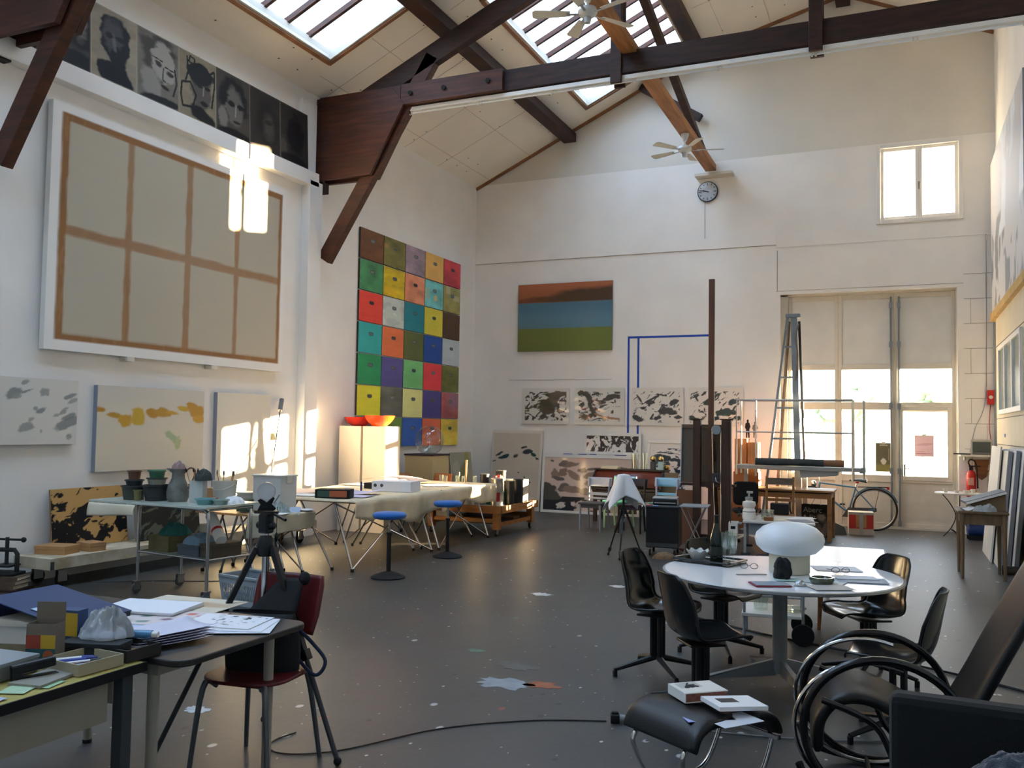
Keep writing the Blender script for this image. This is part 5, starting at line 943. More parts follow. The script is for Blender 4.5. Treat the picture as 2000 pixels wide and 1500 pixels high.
# crayon cartons, plastic bag, stapler
t = thing('crayon_carton', 'tall open brown carton with bright printed sides on the yellow desk', 'carton', (-2.95, 2.40, zd), .4)
obj('carton', openbox(MB(), .11, .07, .15, .002), mat('grey-brown card', '#6f665c', .8), t); obj('raised_flap', MB().bx(-.055, .055, .033, .035, .15, .22), mat('grey-brown card', '#6f665c', .8), t); obj('print_yellow', MB().bx(.0, .055, -.0365, -.0352, .06, .11), mat('crayon yellow', '#b8982a', .6), t); obj('print_red', MB().bx(-.055, .0, -.0365, -.0352, .06, .11), mat('crayon red', '#8f3a2a', .6), t); obj('print_teal', MB().bx(-.055, .055, -.0365, -.0352, .0, .06), mat('crayon teal', '#23545c', .6), t); obj('print_circle', MB().cyl((.03, -.038, .035), (.03, -.0355, .035), .02, n=18), mat('crayon orange', '#a85a3a', .6), t)
t = thing('crayon_carton', 'smaller blue and yellow carton behind the open one', 'carton', (-3.03, 2.58, zd), .2); obj('carton', MB().bx(-.05, .05, -.03, .03, 0, .16), mat('crayon blue', '#23406f', .6), t); obj('print_yellow', MB().bx(-.01, .05, -.0312, -.030, .06, .15), mat('crayon yellow', '#b8982a', .6), t); obj('print_red', MB().bx(-.045, -.01, -.0312, -.030, .09, .14), mat('crayon red', '#8f3a2a', .6), t)
boxthing('dark_case', 'dark pencil case lying behind the tray of pens', -2.86, 2.55, zd, .24, .09, .06, .3, mat('dark case', '#22262a', .6), cat='case')
solo('plastic_bag', crumple(.2, .17, .12, 44, 40, 36, .6), mat('milky plastic bag', '#b4bac0', .35, trans=.3), 'crumpled milky plastic bag on the dark pencil case', 'bag', (-2.88, 2.62, zd+.062), .3, smooth=True, ang=80)
t = thing('stapler', 'black stapler standing at the left of the pen tray', 'stapler', (-2.80, 2.24, zd), 1.2); obj('base', MB().bx(-.075, .075, -.018, .018, 0, .012), M['black'], t, bevel=.003); a = obj('arm', MB().bx(-.075, .07, -.016, .016, .03, .065), M['black'], t, bevel=.008); a.rotation_euler = (0, -.08, 0); obj('hinge', MB().bx(-.075, -.045, -.015, .015, .01, .05), M['black'], t)
sheet('grey_card', 'grey card strip under the stapler', -2.76, 2.25, zd, .13, .2, .2, mat('grey strip', '#8d8a80', .8), .01, 'card')
# tray of pens: open cream box
t = thing('pen_tray', 'open cream box full of pens on the yellow desk', 'tray', (-2.775, 2.42, zd), -.06); obj('tray', openbox(MB(), .20, .19, .042, .005), mat('cream card tray', '#a59c82', .7), t)
t2 = thing('dark_pen_tray', 'dark box of pastels bridging the gap between the desks', 'tray', (-2.78, 2.615, zd), -.06); obj('tray', openbox(MB(), .22, .16, .045, .006), mat('dark tray', '#262320', .7), t2)
pc = [('#e4e4e2', 'white-barrelled', .012), ('#2a3f8f', 'blue-capped', .011), ('#dfe4ea', 'pale grey', .008), ('#5a2a28', 'maroon', .007), ('#9fb8d0', 'light blue', .007), ('#1f2f5f', 'navy', .006)]
for i, (col, nm, r) in enumerate(pc):
    a = .9+.05*i; x = -2.83+.022*i; y = 2.42; q = thing('pen', '%s pen lying in the cream pen tray' % nm, 'pen', (x, y, zd+.008+r), a, 'pens in the cream tray'); obj('barrel', MB().cyl((-.06, 0, 0), (.03, 0, 0), r, n=12), mat('pen '+col, col, .35), q, smooth=True); obj('cap', MB().cyl((.03, 0, 0), (.07, 0, 0), r*1.1, r*.95, n=12), mat('pen cap %d' % i, ['#1f2f8f', '#16206a', '#2a2a2a', '#401a1a', '#3a5a8a', '#101a3a'][i], .35), q, smooth=True)
for i in range(5): solo('pastel_stick', MB().cyl((-.05, 0, 0), (.05, 0, 0), .006, n=8), mat('pastel %d' % i, ['#a8682a', '#b98a3a', '#6a4a2a', '#c4a05a', '#8f8f8a'][i], .8), ['rust pastel stick in the dark tray', 'ochre pastel stick in the dark tray', 'brown pastel stick in the dark tray', 'sandy pastel stick in the dark tray', 'grey pastel stick in the dark tray'][i], 'pastel', (-2.78, 2.57+.022*i, zd+.014), .2+.1*i, 'pastels in the dark tray')
t = thing('blue_tube', 'light blue tube lying on the edge of the dark tray', 'tube', (-2.79, 2.70, zd+.062), .35); obj('barrel', MB().cyl((-.06, 0, 0), (.05, 0, 0), .016, n=16), mat('light blue tube', '#4f86b0', .3), t, smooth=True); obj('cap', MB().cyl((.05, 0, 0), (.075, 0, 0), .012, n=14), M['white'], t)
for i, (x, y, r_, col, nm) in enumerate(((-2.71, 2.21, .25, '#9fc4a0', 'pale green sticky note nearer the pen tray'), (-2.73, 2.12, .4, '#a9c4a4', 'pale green sticky note in the middle of the yellow desk'), (-2.71, 1.99, .1, '#aab2cc', 'pale lilac sticky note at the left of the yellow desk'))): sheet('sticky_note', nm, x, y, zd+.0005+.001*i, .09, .09, r_, mat('note '+col, col, .8), .001, 'note', 'sticky notes on the yellow desk')
# ---- red chair with a black bag
def taper_leg(a, b, r0, r1, mid=None): return MB().tube(smooth_path([a, *(mid or []), b], 6), [r0+(r1-r0)*i/((len(mid or [])+1)*6) for i in range((len(mid or [])+1)*6+1)], 10)
t = thing('red_chair', 'dark red shell chair with grey tapered legs by the dark desk', 'chair', (-2.85, 3.49, 0), .12)
rd = mat('dark red plywood', '#5a1618', .4, spec=.4)
obj('seat', MB().prism(rrect(.43, .43, .15, 7), .016, 'z', .446), rd, t, bevel=.006)
ch = obj('backrest', MB().grid(lambda u, v: ((u-.5)*.38*(1-.25*max(0, .35-v)-.35*max(0, v-.85)), .21+.035*math.cos((u-.5)*PI)+.09*v, .60+.28*v), 14, 12), rd, t, solid=.014, smooth=True)
gl = mat('grey lacquered steel', '#6d7072', .35, .6)
for sx_ in (-1, 1):
    obj('leg', taper_leg((sx_*.12, -.14, .425), (sx_*.21, -.22, 0), .017, .011, [(sx_*.165, -.19, .415)]), gl, t, smooth=True); obj('leg', taper_leg((sx_*.12, .14, .425), (sx_*.21, .25, 0), .017, .011, [(sx_*.165, .19, .415)]), gl, t, smooth=True)
obj('back_support', MB().bar((0, .17, .44), (0, .245, .7), .06, .012, (0, 1, 0)), M['darkgrey'], t); obj('under_plate', MB().bx(-.13, .13, -.16, .18, .43, .447), M['darkgrey'], t)
t = thing('black_bag', 'bulging black bag sitting on the red chair', 'bag', (-2.86, 3.54, .465), .25)
obj('bag_body', MB().grid(lambda u, v: ((.2+.02*math.sin(3*v))*math.cos(2*PI*u)*(1-.15*v)*(abs(math.cos(2*PI*u))**-.25 if abs(math.cos(2*PI*u)) > .05 else 1)*.93, .085*math.sin(2*PI*u)*(1-.45*v)*(1+.1*math.sin(5*v)), .27*v), 28, 10, closed_u=True).prism(rrect(.3, .12, .05), .004, 'z', .001), M['blackmatt'], t, smooth=True); obj('flap', MB().grid(lambda u, v: (-.17+.34*u, -.09+.05*v-.015*math.sin(PI*u), .27-.12*(1-v)), 8, 4), M['blackmatt'], t, solid=.006, smooth=True); obj('strap', MB().grid(lambda u, v: (-.13+.26*u+.14*v*(1-u), .08+.10*v, .24+.165*v), 6, 8), M['blackmatt'], t, solid=.01, smooth=True); obj('buckle', MB().ball((.13, .185, .405), (.03, .03, .035), 10, 8), M['blackmatt'], t, smooth=True); obj('loop', MB().tube(smooth_path([(.16, .02, .06), (.27, .0, -.02), (.31, .03, .04), (.24, .04, .12), (.16, .02, .2)], 6), .009, 8), mat('navy webbing', '#16223a', .8), t)
# ---- big photo tripod
t = thing('photo_tripod', 'big black photo tripod with a chrome column standing over the red chair', 'tripod', (-2.93, 3.72, 0))
apex = Vector((0, 0, 1.02))
for i, (fx, fy) in enumerate(((-.34, -.38), (.47, .0), (-.25, .34))):
    d_ = Vector((fx, fy, 0)); st = apex+d_.normalized()*.045; en = Vector((fx, fy, .02)); m1 = st.lerp(en, .52); q = obj('leg', MB().bar(st, m1, .034, .028), M['black'], t, bevel=.005)
    obj('lower_tube', MB().cyl(m1, en, .0125, n=12), M['darkgrey'], q, smooth=True); obj('clamp', MB().bar(m1-(en-st)*.03, m1+(en-st)*.02, .046, .046), M['black'], q, bevel=.004); obj('foot', MB().ball(en, .02, 10, 8), M['rubber'], q, smooth=True)
    obj('strut', MB().bar(st.lerp(en, .4), Vector((0, 0, .62)), .014, .008), M['black'], q)
obj('hub', MB().lathe([(.0, .97), (.036, .975), (.046, 1.0), (.042, 1.05), (.028, 1.08), (0, 1.08)], n=20, caps=False), M['black'], t, smooth=True); obj('centre_column', MB().cyl((0, 0, .55), (0, 0, 1.12), .016, n=16), M['chrome'], t, smooth=True); obj('head', MB().bx(-.03, .03, -.03, .03, 1.09, 1.19).cyl((-.055, 0, 1.13), (.055, 0, 1.13), .02), M['black'], t, bevel=.01); obj('pan_handle', MB().cyl((.02, 0, 1.2), (.16, -.05, 1.17), .008, n=8), M['black'], t); obj('plate', MB().prism([(-.055, -.03), (.055, -.03), (.07, .0), (.055, .03), (-.055, .03)], .014, 'z', 1.19), M['black'], t)
t = bpy.data.objects['photo_tripod']; t.location.x = -2.99; t.location.y = 3.70
t2 = thing('mirror_lamp', 'white disc in a chrome ring on a black angular clamp on the tripod', 'lamp', (-2.99, 3.70, 1.205), .75); t2.scale = (.62, .62, .62)
obj('clamp', MB().prism([(-.075, 0), (.06, 0), (.075, .02), (.04, .055), (.062, .10), (.05, .115), (.0, .07), (-.05, .1), (-.075, .085), (-.05, .05)], .03, 'y', -.02), M['blackmatt'], t2, bevel=.004); obj('ring', MB().lathe([(.07, -.012), (.076, -.012), (.076, .012), (.07, .012)], n=36, caps=False), M['chrome'], t2, rx=PI/2, smooth=True).location = (-.005, 0, .158); obj('disc', MB().lathe([(0, -.01), (.069, -.008), (.069, .008), (0, .01)], n=36, caps=False), mat('white diffuser', '#c9cdd0', .5), t2, rx=PI/2).location = (-.005, 0, .158); obj('stylus', MB().cyl((.055, -.01, .06), (.1, -.01, .13), .006, n=8), M['greymetal'], t2); obj('tassel', MB().cyl((.085, 0, -.2), (.085, 0, .03), .003, n=6).ball((.085, 0, -.22), (.014, .014, .04), 10, 8), M['black'], t2)
# ---- cable and socket on the floor
def cable(nm, lb, pts, r, m, cat='cable'): return solo(nm, MB().tube(smooth_path([(x, y, r+.001) for x, y in pts], 8), r, 6), m, lb, cat, smooth=True)
cable('floor_cable', 'thin dark cable crossing the floor from the tripod to the plug', [(-2.98, 3.98), (-3.0, 3.80), (-2.86, 3.70), (-2.62, 3.86), (-2.32, 4.37), (-1.92, 4.72), (-1.54, 4.90)], .004, M['black'])
cable('floor_cable', 'pale cable from the plug past the ottoman to the lounge chair', [(-1.40, 4.94), (-1.1, 4.98), (-.8, 5.02), (-.42, 5.11), (0.0, 5.3)], .004, mat('grey cable', '#77797a', .6))
cable('floor_cable', 'thin cable running behind the chrome trolley along the floor', [(-7.6, 6.7), (-7.1, 7.05), (-6.6, 7.3), (-6.2, 7.7), (-6.25, 8.0)], .005, M['darkgrey'])
cable('floor_cable', 'black cable passing under the round table to the right wall', [(-2.35, 8.35), (-1.75, 7.95), (-1.0, 7.5), (-.3, 7.2), (.4, 6.85), (1.0, 6.4), (1.38, 5.9)], .009, M['black'])
t = thing('plug_socket', 'black socket with a grey plug lying on the floor', 'socket', (-1.47, 4.92, 0), .35); obj('socket', MB().bx(-.05, .0, -.028, .028, 0, .05).bx(-.045, -.005, -.015, .015, .05, .062), M['black'], t, bevel=.006); obj('plug', MB().cyl((0, 0, .025), (.06, 0, .025), .022, .014, n=14), M['greymetal'], t, smooth=True)
# ================================================================ back of the studio
def kitchen_chair(x, y, rz, lb, seatm, legm, topm, railm=None, legs2=None):
    t = thing('kitchen_chair', lb, 'chair', (x, y, 0), rz, 'painted kitchen chairs'); railm = railm or topm
    obj('seat', MB().prism([(-.20, -.21), (.20, -.21), (.185, .19), (-.185, .19)], .03, 'z', .425), seatm, t, bevel=.006); obj('apron', MB().bx(-.165, .165, -.185, -.17, .37, .425).bx(-.165, .165, .15, .165, .37, .425).bx(-.18, -.165, -.17, .15, .37, .425).bx(.165, .18, -.17, .15, .37, .425), seatm, t)
    for s_ in (-1, 1):
        obj('leg', MB().tube([(s_*.175, -.185, 0), (s_*.17, -.18, .425)], [.014, .019], 8), legm, t)
        obj('leg', MB().tube(smooth_path([(s_*.18, .24, 0), (s_*.172, .19, .25), (s_*.168, .175, .43), (s_*.175, .21, .65), (s_*.18, .25, .83)], 4), .016, 8), legs2 or legm, t, smooth=True)
    obj('top_rail', MB().grid(lambda u, v: ((u-.5)*.42, .225+.055*(1-(2*u-1)**2)*.9+.035*v, .70+.145*v), 12, 4), topm, t, solid=.02, smooth=True)
    obj('mid_rail', MB().bx(-.17, .17, .195, .21, .555, .60), railm, t, bevel=.004); obj('low_rail', MB().bx(-.17, .17, .18, .195, .49, .52), railm, t, bevel=.004)
    return t
c1 = mat('lilac-grey paint', '#aeb2bd', .5); mint = mat('mint paint', '#5fb98c', .5); turq = mat('turquoise paint', '#6fbfb8', .5); pale = mat('pale green paint', '#a6d8a8', .5); skyb = mat('sky blue paint', '#8fc0e0', .5); plum = mat('plum black paint', '#1d1626', .5)
kitchen_chair(-4.62, 13.92, -.05, 'lilac-grey kitchen chair with a dark seat in front of the boulder print', mat('dark grey seat', '#3f4146', .6), mat('grey-blue paint', '#858d98', .5), c1)
kitchen_chair(-4.40, 14.55, -.15, 'mint and turquoise kitchen chair just behind the lilac-grey one', mint, pale, skyb, turq)
kitchen_chair(-4.00, 13.95, .1, 'plum-black kitchen chair partly hidden by the cloth-covered tripod', plum, mat('black paint', '#0e0d10', .5), plum)
kitchen_chair(-3.62, 14.52, 0.0, 'kitchen chair with a sky blue top rail by the easel', mint, mat('grey-lilac paint', '#a59db5', .5), skyb)
# ---- roll-top desk
t = thing('rolltop_desk', 'roll-top desk with a red-brown curved shutter against the back wall', 'desk', (-4.50, 15.62, 0))
dw = mat('dark desk wood', '#2a1a12', .5); tw = mat('red-brown tambour', '#6a2a1c', .35, spec=.6)
prof = [(-.30, .62), (-.29, .70), (-.25, .79), (-.17, .86), (-.05, .90)]
obj('tambour', MB().grid(lambda u, v: (-.60+1.20*u, np.interp(v, [0, .25, .5, .75, 1], [p[0] for p in prof]), np.interp(v, [0, .25, .5, .75, 1], [p[1] for p in prof])), 2, 28), tw, t, solid=.012, smooth=True)
for s_ in (-1, 1):
    obj('side_panel', MB().prism([(-.31, .58), (-.30, .71), (-.25, .81), (-.16, .885), (-.05, .92), (.3, .92), (.3, .0), (.22, .0), (.2, .5), (-.24, .5)], .03, 'x', s_*.62-.015), dw, t, bevel=.004)
obj('top_board', MB().bx(-.65, .65, -.10, .31, .905, .93), dw, t, bevel=.004); obj('writing_board', MB().bx(-.62, .62, -.33, .28, .56, .60), dw, t, bevel=.004); obj('back_panel', MB().bx(-.61, .61, .27, .29, .6, .91), dw, t)
for x in (-.58, .58): obj('leg', MB().bx(x-.03, x+.03, -.29, -.23, 0, .56), dw, t)
for x in (-.42, .42): obj('drawer', MB().bx(x-.18, x+.18, -.3, .2, .38, .55), dw, t, bevel=.004)
zt2 = .9315
for i in range(2): q = thing('book', ['lower closed book lying on the roll-top desk', 'upper closed book lying on the roll-top desk'][i], 'book', (-4.88, 15.62, zt2+.026*i), .1*i, 'books on the roll-top desk'); obj('cover', MB().bx(-.16, .16, -.1, .1, 0, .004).bx(-.16, .16, -.1, .1, .02, .024).bx(-.16, -.155, -.1, .1, .004, .02), M['offwhite'], q); obj('pages', MB().bx(-.154, .155, -.095, .095, .004, .02), M['cream'], q)
t = thing('glass_vase', 'tall clear glass cylinder with straws on the roll-top desk', 'vase', (-4.44, 15.68, zt2)); obj('cylinder', MB().lathe([(.07, 0), (.07, .28), (.066, .28), (.066, .01), (0, .01)], n=24, caps=False), M['clear'], t, smooth=True)
for k in range(5): obj('straw', MB().cyl((.02*(k-2), .01*(k % 2), .012), (.03*(k-2), .02*(k % 3-1), .26), .004, n=6), M['pine'], t)
t = thing('glass_vase', 'second clear glass cylinder right of the straw vase', 'vase', (-4.27, 15.72, zt2)); obj('cylinder', MB().lathe([(.06, 0), (.06, .3), (.056, .3), (.056, .01), (0, .01)], n=24, caps=False), M['clear'], t, smooth=True)
for x, lb, m_ in ((-4.10, 'left brass-headed lamp on the roll-top desk', M['darkgrey']), (-3.96, 'right brass-headed lamp with a pale blue body on the roll-top desk', mat('pale blue tin', '#9fb8bd', .5))):
    t = thing('desk_lamp', lb, 'lamp', (x, 15.66, zt2), 0, 'brass lamps on the roll-top desk'); obj('body', MB().bx(-.045, .045, -.03, .03, 0, .15), m_, t, bevel=.006); obj('arm', MB().cyl((.05, 0, .02), (.05, 0, .2), .006, n=8), M['steel'], t); obj('lamp_head', MB().ball((0, 0, .2), (.055, .05, .05), 16, 12), mat('polished brass', '#d8b878', .18, 1.0), t, smooth=True)
solo('brass_pot', MB().lathe([(0, 0), (.04, 0), (.058, .04), (.05, .08), (.035, .09), (.03, .09), (.045, .075), (.0, .01)], n=20, caps=False), mat('polished brass', '#d8b878', .18, 1.0), 'round brass pot at the right end of the roll-top desk', 'pot', (-3.80-.11, 15.50, zt2), smooth=True); bpy.data.objects['brass_pot'].location.x = -3.88; bpy.data.objects['brass_pot'].location.y = 15.78
solo('brown_board', MB().bx(-.12, .12, -.012, .012, 0, .9), mat('brown hardboard', '#6b5a48', .8), 'brown board standing at the right end of the roll-top desk', 'board', (-3.72, 15.45, 0), 0, rx=-.03)
# ---- tripod under a white cloth
t = thing('camera_tripod', 'black tripod standing under a white cloth in the middle of the studio', 'tripod', (-3.30, 11.14, 0)); ap = Vector((0, 0, .60))
for fx, fy in ((-.23, .10), (.03, -.26), (.20, .18)):
    e = Vector((fx, fy, .02)); st = ap+Vector((fx, fy, 0)).normalized()*.03; m1 = st.lerp(e, .5); q = obj('leg', MB().bar(st, m1, .026, .022), M['black'], t); obj('lower_leg', MB().cyl(m1, e, .010, n=10), M['black'], q); obj('clamp', MB().bar(m1.lerp(e, .7), m1.lerp(e, .85), .03, .03), M['black'], q); obj('foot', MB().ball(e, .018, 10, 6), M['rubber'], q)
obj('column', MB().cyl((0, 0, .35), (0, 0, .86), .015, n=12), M['black'], t); obj('hub', MB().bx(-.035, .035, -.035, .035, .56, .64), M['black'], t, bevel=.008); obj('crank', MB().bx(-.02, .02, -.06, .06, .46, .5), M['greymetal'], t); obj('head', MB().bx(-.045, .045, -.045, .045, .78, 1.03), M['black'], t, bevel=.01)
def veil(u, v):          # square cloth hung over the head: peak in the middle, four drooping corners
    x, y = 2*u-1, 2*v-1; r = max(abs(x), abs(y)); d = math.hypot(x, y); a = math.atan2(y, x)
    s_ = .05+.145*d*(1+.38*math.cos(4*a+PI)); z = 1.135-.07*d-.30*max(0, d-.2)*(1+.15*math.cos(a-2))
    return (s_*math.cos(a)*min(1, d*6), s_*math.sin(a)*min(1, d*6), z)
solo('white_cloth', MB().grid(veil, 30, 30), mat('white muslin', '#d4d6da', .9, sheen=.2), 'white cloth hanging in folds over the black tripod head', 'cloth', (-3.30, 11.14, -.06), .5, solid=.003, smooth=True, ang=80)
# ---- black cabinet with equipment, and crossed-leg stand behind it
t = thing('black_cabinet', 'black cabinet on casters beside the crossed-leg stand', 'cabinet', (-2.92, 11.76, 0), .12)
obj('body', MB().bx(-.21, .21, -.24, .24, .11, .63), M['black'], t, bevel=.004); obj('top', MB().bx(-.22, .22, -.25, .25, .63, .65), M['darkgrey'], t, bevel=.003); obj('plinth_strip', MB().bx(-.205, .205, -.245, -.24, .12, .17), M['darkgrey'], t); obj('door', MB().bx(-.19, .2, -.246, -.24, .19, .62), M['black'], t)
for x in (-.16, .16):
    for y in (-.18, .18): caster(t, x, y, .04)
sheet('red_tag', 'small red tag on the near top edge of the black cabinet', -3.07, 11.53, .6515, .06, .05, .12, mat('pinkish red', '#d2646a', .7), .012, 'tag'); sheet('blue_tag', 'pale blue tag beside the red one on the black cabinet', -2.98, 11.53, .6515, .07, .05, .12, mat('pale blue tag', '#9fb4e0', .7), .008, 'tag')
t = thing('scanner', 'black and silver scanner lying on the black cabinet', 'scanner', (-2.92, 11.84, .652), .15); obj('body', MB().bx(-.16, .16, -.13, .13, 0, .075), M['black'], t, bevel=.012); obj('lid', MB().bx(-.165, .165, -.135, .135, .075, .10), M['alu'], t, bevel=.006); obj('front_lip', MB().bx(-.14, .14, -.145, -.13, .02, .035), M['alu'], t); obj('side_panel', MB().bx(.155, .165, -.12, .12, .0, .07), M['alu'], t)
t = thing('crossed_stand', 'folding stand with thin crossed steel legs beside the black cabinet', 'stand', (-2.52, 11.72, 0), .12); obj('tray', MB().bx(-.16, .2, -.22, .22, .655, .67), M['greymetal'], t, bevel=.003)
for y in (-.2, .2): obj('leg', MB().cyl((-.14, y, 0), (.16, y, .655), .007, n=8), M['steel'], t); obj('leg', MB().cyl((.16, y, 0), (-.14, y, .655), .007, n=8), M['steel'], t)
obj('stretcher', MB().cyl((-.07, -.2, .16), (-.07, .2, .16), .006, n=8), M['steel'], t)
for i in range(4): solo('magazine', MB().bx(-.11, .11, -.15, .15, 0, .02), mat('magazine %d' % i, ['#8a8274', '#4a5a62', '#a59c8a', '#6a3a34'][i], .7), ['bottom magazine in the pile under the crossed stand', 'second magazine in the pile under the crossed stand', 'third magazine in the pile under the crossed stand', 'top reddish magazine in the pile under the crossed stand'][i], 'magazine', (-2.55, 11.74, .0005+.021*i), .2*i, 'magazines under the crossed stand')
solo('fur_brush', crumple(.3, .16, .09, 71), mat('brown fur', '#7a6044', .95, sheen=.5), 'brown furry bundle on the floor before the black cabinet', 'bundle', (-2.80, 11.32, 0), .2, smooth=True, ang=80)
# ---- big easel
t = thing('studio_easel', 'tall dark studio easel with a long mast and a pulley', 'easel', (-2.48, 12.55, 0)); ew = mat('dark easel wood', '#3a2419', .55, var=.35, vscale=3, stretch=(6, 6, .6)); mw = mat('brown mast wood', '#5c3b28', .55, var=.3, vscale=3, stretch=(6, 6, .6))
for x, w in ((-.175, .105), (.235, .13)): obj('upright', MB().bx(x-w/2, x+w/2, -.04, .06, .09, 1.80), ew, t, bevel=.006); obj('cap', MB().bx(x-w/2-.02, x+w/2+.03, -.05, .07, 1.80, 1.815), ew, t); obj('base_beam', MB().bx(x-.05, x+.05, -.10, .55, .03, .12), ew, t, bevel=.006)
obj('mast', MB().bx(-.035, .045, .065, .115, .2, 3.80), mw, t, bevel=.005); obj('cross_bar', MB().bx(-.23, .30, .0, .05, .86, .93), ew, t); obj('cross_bar', MB().bx(-.23, .30, .0, .05, .12, .20), ew, t); obj('canvas_tray', MB().bx(-.42, .34, .065, .20, .87, .90), ew, t); obj('back_stay', MB().bar((.03, .1, 1.5), (.03, .5, .12), .05, .03), ew, t)
obj('pulley', MB().cyl((.10, -.06, 1.66), (.10, -.03, 1.66), .065, n=28), mat('grey pulley', '#8d9498', .4, .5), t, bevel=.004); obj('cord', MB().cyl((.075, -.045, .6), (.04, -.045, 1.66), .004, n=6).cyl((.165, -.045, 1.66), (.165, -.045, .15), .004, n=6), M['alu'], t); obj('crank_box', MB().bx(.05, .14, -.08, -.03, .93, 1.06), mat('dark iron', '#3a3a3c', .5, .5), t, bevel=.006); obj('hook', MB().tube(smooth_path([(.10, -.08, 1.0), (.12, -.12, .95), (.16, -.1, .93)], 5), .006, 8), M['steel'], t)
t = thing('easel_canvas', 'dark canvas on the easel, seen from its back', 'canvas', (-2.58, 12.70, .905), 0, rx=-.06); obj('canvas', MB().bx(-.33, .27, .0, .02, 0, .83), mat('grey-brown canvas back', '#55504a', .85), t)
for a, e in (((-.33, -.005), (.27, .045)), ((-.33, .78), (.27, .83))): obj('stretcher_bar', MB().bx(a[0], e[0], -.02, 0, max(0, a[1]), e[1]), mat('stretcher wood', '#5a4a3a', .7), t)
obj('canvas_edge', MB().bx(-.345, -.33, -.02, .025, 0, .83), mat('pale primed edge', '#aab4bd', .7), t)
solo('hardboard', MB().bx(-.14, .14, -.01, .01, 0, .78), mat('red-brown panel', '#6a4632', .7, var=.2, vscale=3), 'red-brown panel leaning at the foot of the easel', 'panel', (-2.90, 12.95, .0), 0, rx=-.05)
# ---- low white table with a bottle, in front of the wooden table
t = thing('low_table', 'low table with thin grey legs and a white bin slung under it', 'table', (-1.57, 12.75, 0), .12); obj('top', MB().bx(-.46, .46, -.50, .50, .425, .45), mat('white table top', '#cfcdc6', .4), t, bevel=.003); obj('drawer_box', MB().bx(-.38, .40, -.46, .2, .27, .42), mat('grey drawer', '#80868a', .5), t)
for x in (-.43, .43):
    for y in (-.47, .47): q = obj('leg', MB().bx(x-.016, x+.016, y-.016, y+.016, .02, .425), M['greymetal'], t); obj('foot', MB().bx(x-.05, x+.07, y-.03, y+.03, 0, .03), M['darkgrey'], q)
t = thing('white_crate', 'white bin with a dark hand hole at the left of the low table', 'bin', (-2.12, 12.40, .24), .12); obj('bin_body', openbox(MB(), .12, .3, .17, .006), M['white'], t); obj('hand_hole', MB().bx(-.0615, -.0605, -.05, .05, .09, .13), M['black'], t); obj('hand_hole', MB().bx(-.03, .03, -.1515, -.1505, .09, .13), M['black'], t); obj('hanger', MB().bx(.06, .11, -.1, .1, .15, .165), M['greymetal'], t); obj('stand', MB().bx(-.04, .04, -.1, .1, -.24, 0), M['greymetal'], t)
zl = .4515
t = thing('white_bottle', 'white plastic jug with a grey pump on the low table', 'bottle', (-1.93, 12.50, zl)); obj('body', MB().lathe([(0, 0), (.085, 0), (.09, .03), (.085, .12), (.07, .15), (.09, .19), (.085, .235), (.04, .25), (.04, .26)], n=24), M['white'], t, smooth=True); obj('collar', MB().cyl((0, 0, .26), (0, 0, .30), .05, n=18), M['greymetal'], t); obj('pump', MB().bx(-.03, .05, -.015, .015, .35, .38).cyl((0, 0, .30), (0, 0, .37), .014), M['greymetal'], t, bevel=.003); obj('label', MB().lathe([(.087, .06), (.086, .11)], n=24, caps=False), M['greymetal'], t)
for i in range(3): tub('glass_dish', ['bottom glass dish of the stack beside the white jug', 'middle glass dish of the stack beside the white jug', 'top glass dish of the stack beside the white jug'][i], -1.70, 12.6, zl+.045*i, .085, .043, M['clear'], cat='dish', group='glass dishes on the low table', taper=.95)
solo('wood_block', MB().bx(-.06, .06, -.04, .04, 0, .05), M['oak'], 'small brown wood block before the glass dishes', 'block', (-1.66, 12.42, zl), .3, bevel=.003)
for i, (x, y, r_) in enumerate(((-1.45, 12.75, .1), (-1.30, 12.95, -.3), (-1.25, 12.6, .5))): sheet('paper_sheet', ['cream sheet in the middle of the low table', 'white sheet at the far edge of the low table', 'dark-printed sheet at the right of the low table'][i], x, y, zl+.001*i, .3, .4, r_, [M['cream'], M['paper'], mat('greyish print', '#8a8c94', .8)][i], group='sheets on the low table')
t = thing('metal_clamp', 'grey metal clamp lying at the left end of the low table', 'clamp', (-1.98, 12.85, zl), .5); obj('bar', MB().bx(-.16, .16, -.012, .012, .03, .05), M['greymetal'], t); obj('jaw', MB().bx(-.16, -.13, -.012, .012, .0, .14), M['darkgrey'], t, bevel=.003); obj('handle', MB().cyl((.1, 0, .02), (.16, 0, .12), .012, n=10), M['oak'], t)
# ---- wooden dining table, chair, paper bag and things behind it
t = thing('wooden_table', 'long brown wooden table in front of the glazed door', 'table', (-1.90, 14.63, 0)); tbw = mat('brown teak', '#8a6238', .4, var=.25, vscale=2.5, stretch=(.6, 6, 6))
obj('tabletop', MB().bx(-.97, .94, -.37, .37, .735, .765), tbw, t, bevel=.004); obj('apron', MB().bx(-.93, .90, -.35, -.325, .64, .715).bx(-.93, .90, .325, .35, .64, .715).bx(.875, .90, -.325, .325, .64, .715).bx(-.93, -.905, -.325, .325, .64, .715), tbw, t); obj('shadow_gap', MB().bx(-.9, .87, -.32, .32, .715, .735), M['oldwood'], t)
for x in (-.90, .88):
    for y in (-.32, .32): obj('leg', MB().bx(x-.032, x+.032, y-.032, y+.032, 0, .72), tbw, t, bevel=.004)
t = thing('slat_chair', 'brown wooden chair with an open slat back before the wooden table', 'chair', (-1.66, 13.55, 0), .08)
obj('seat', MB().bx(-.21, .21, -.21, .2, .41, .44), tbw, t, bevel=.004)
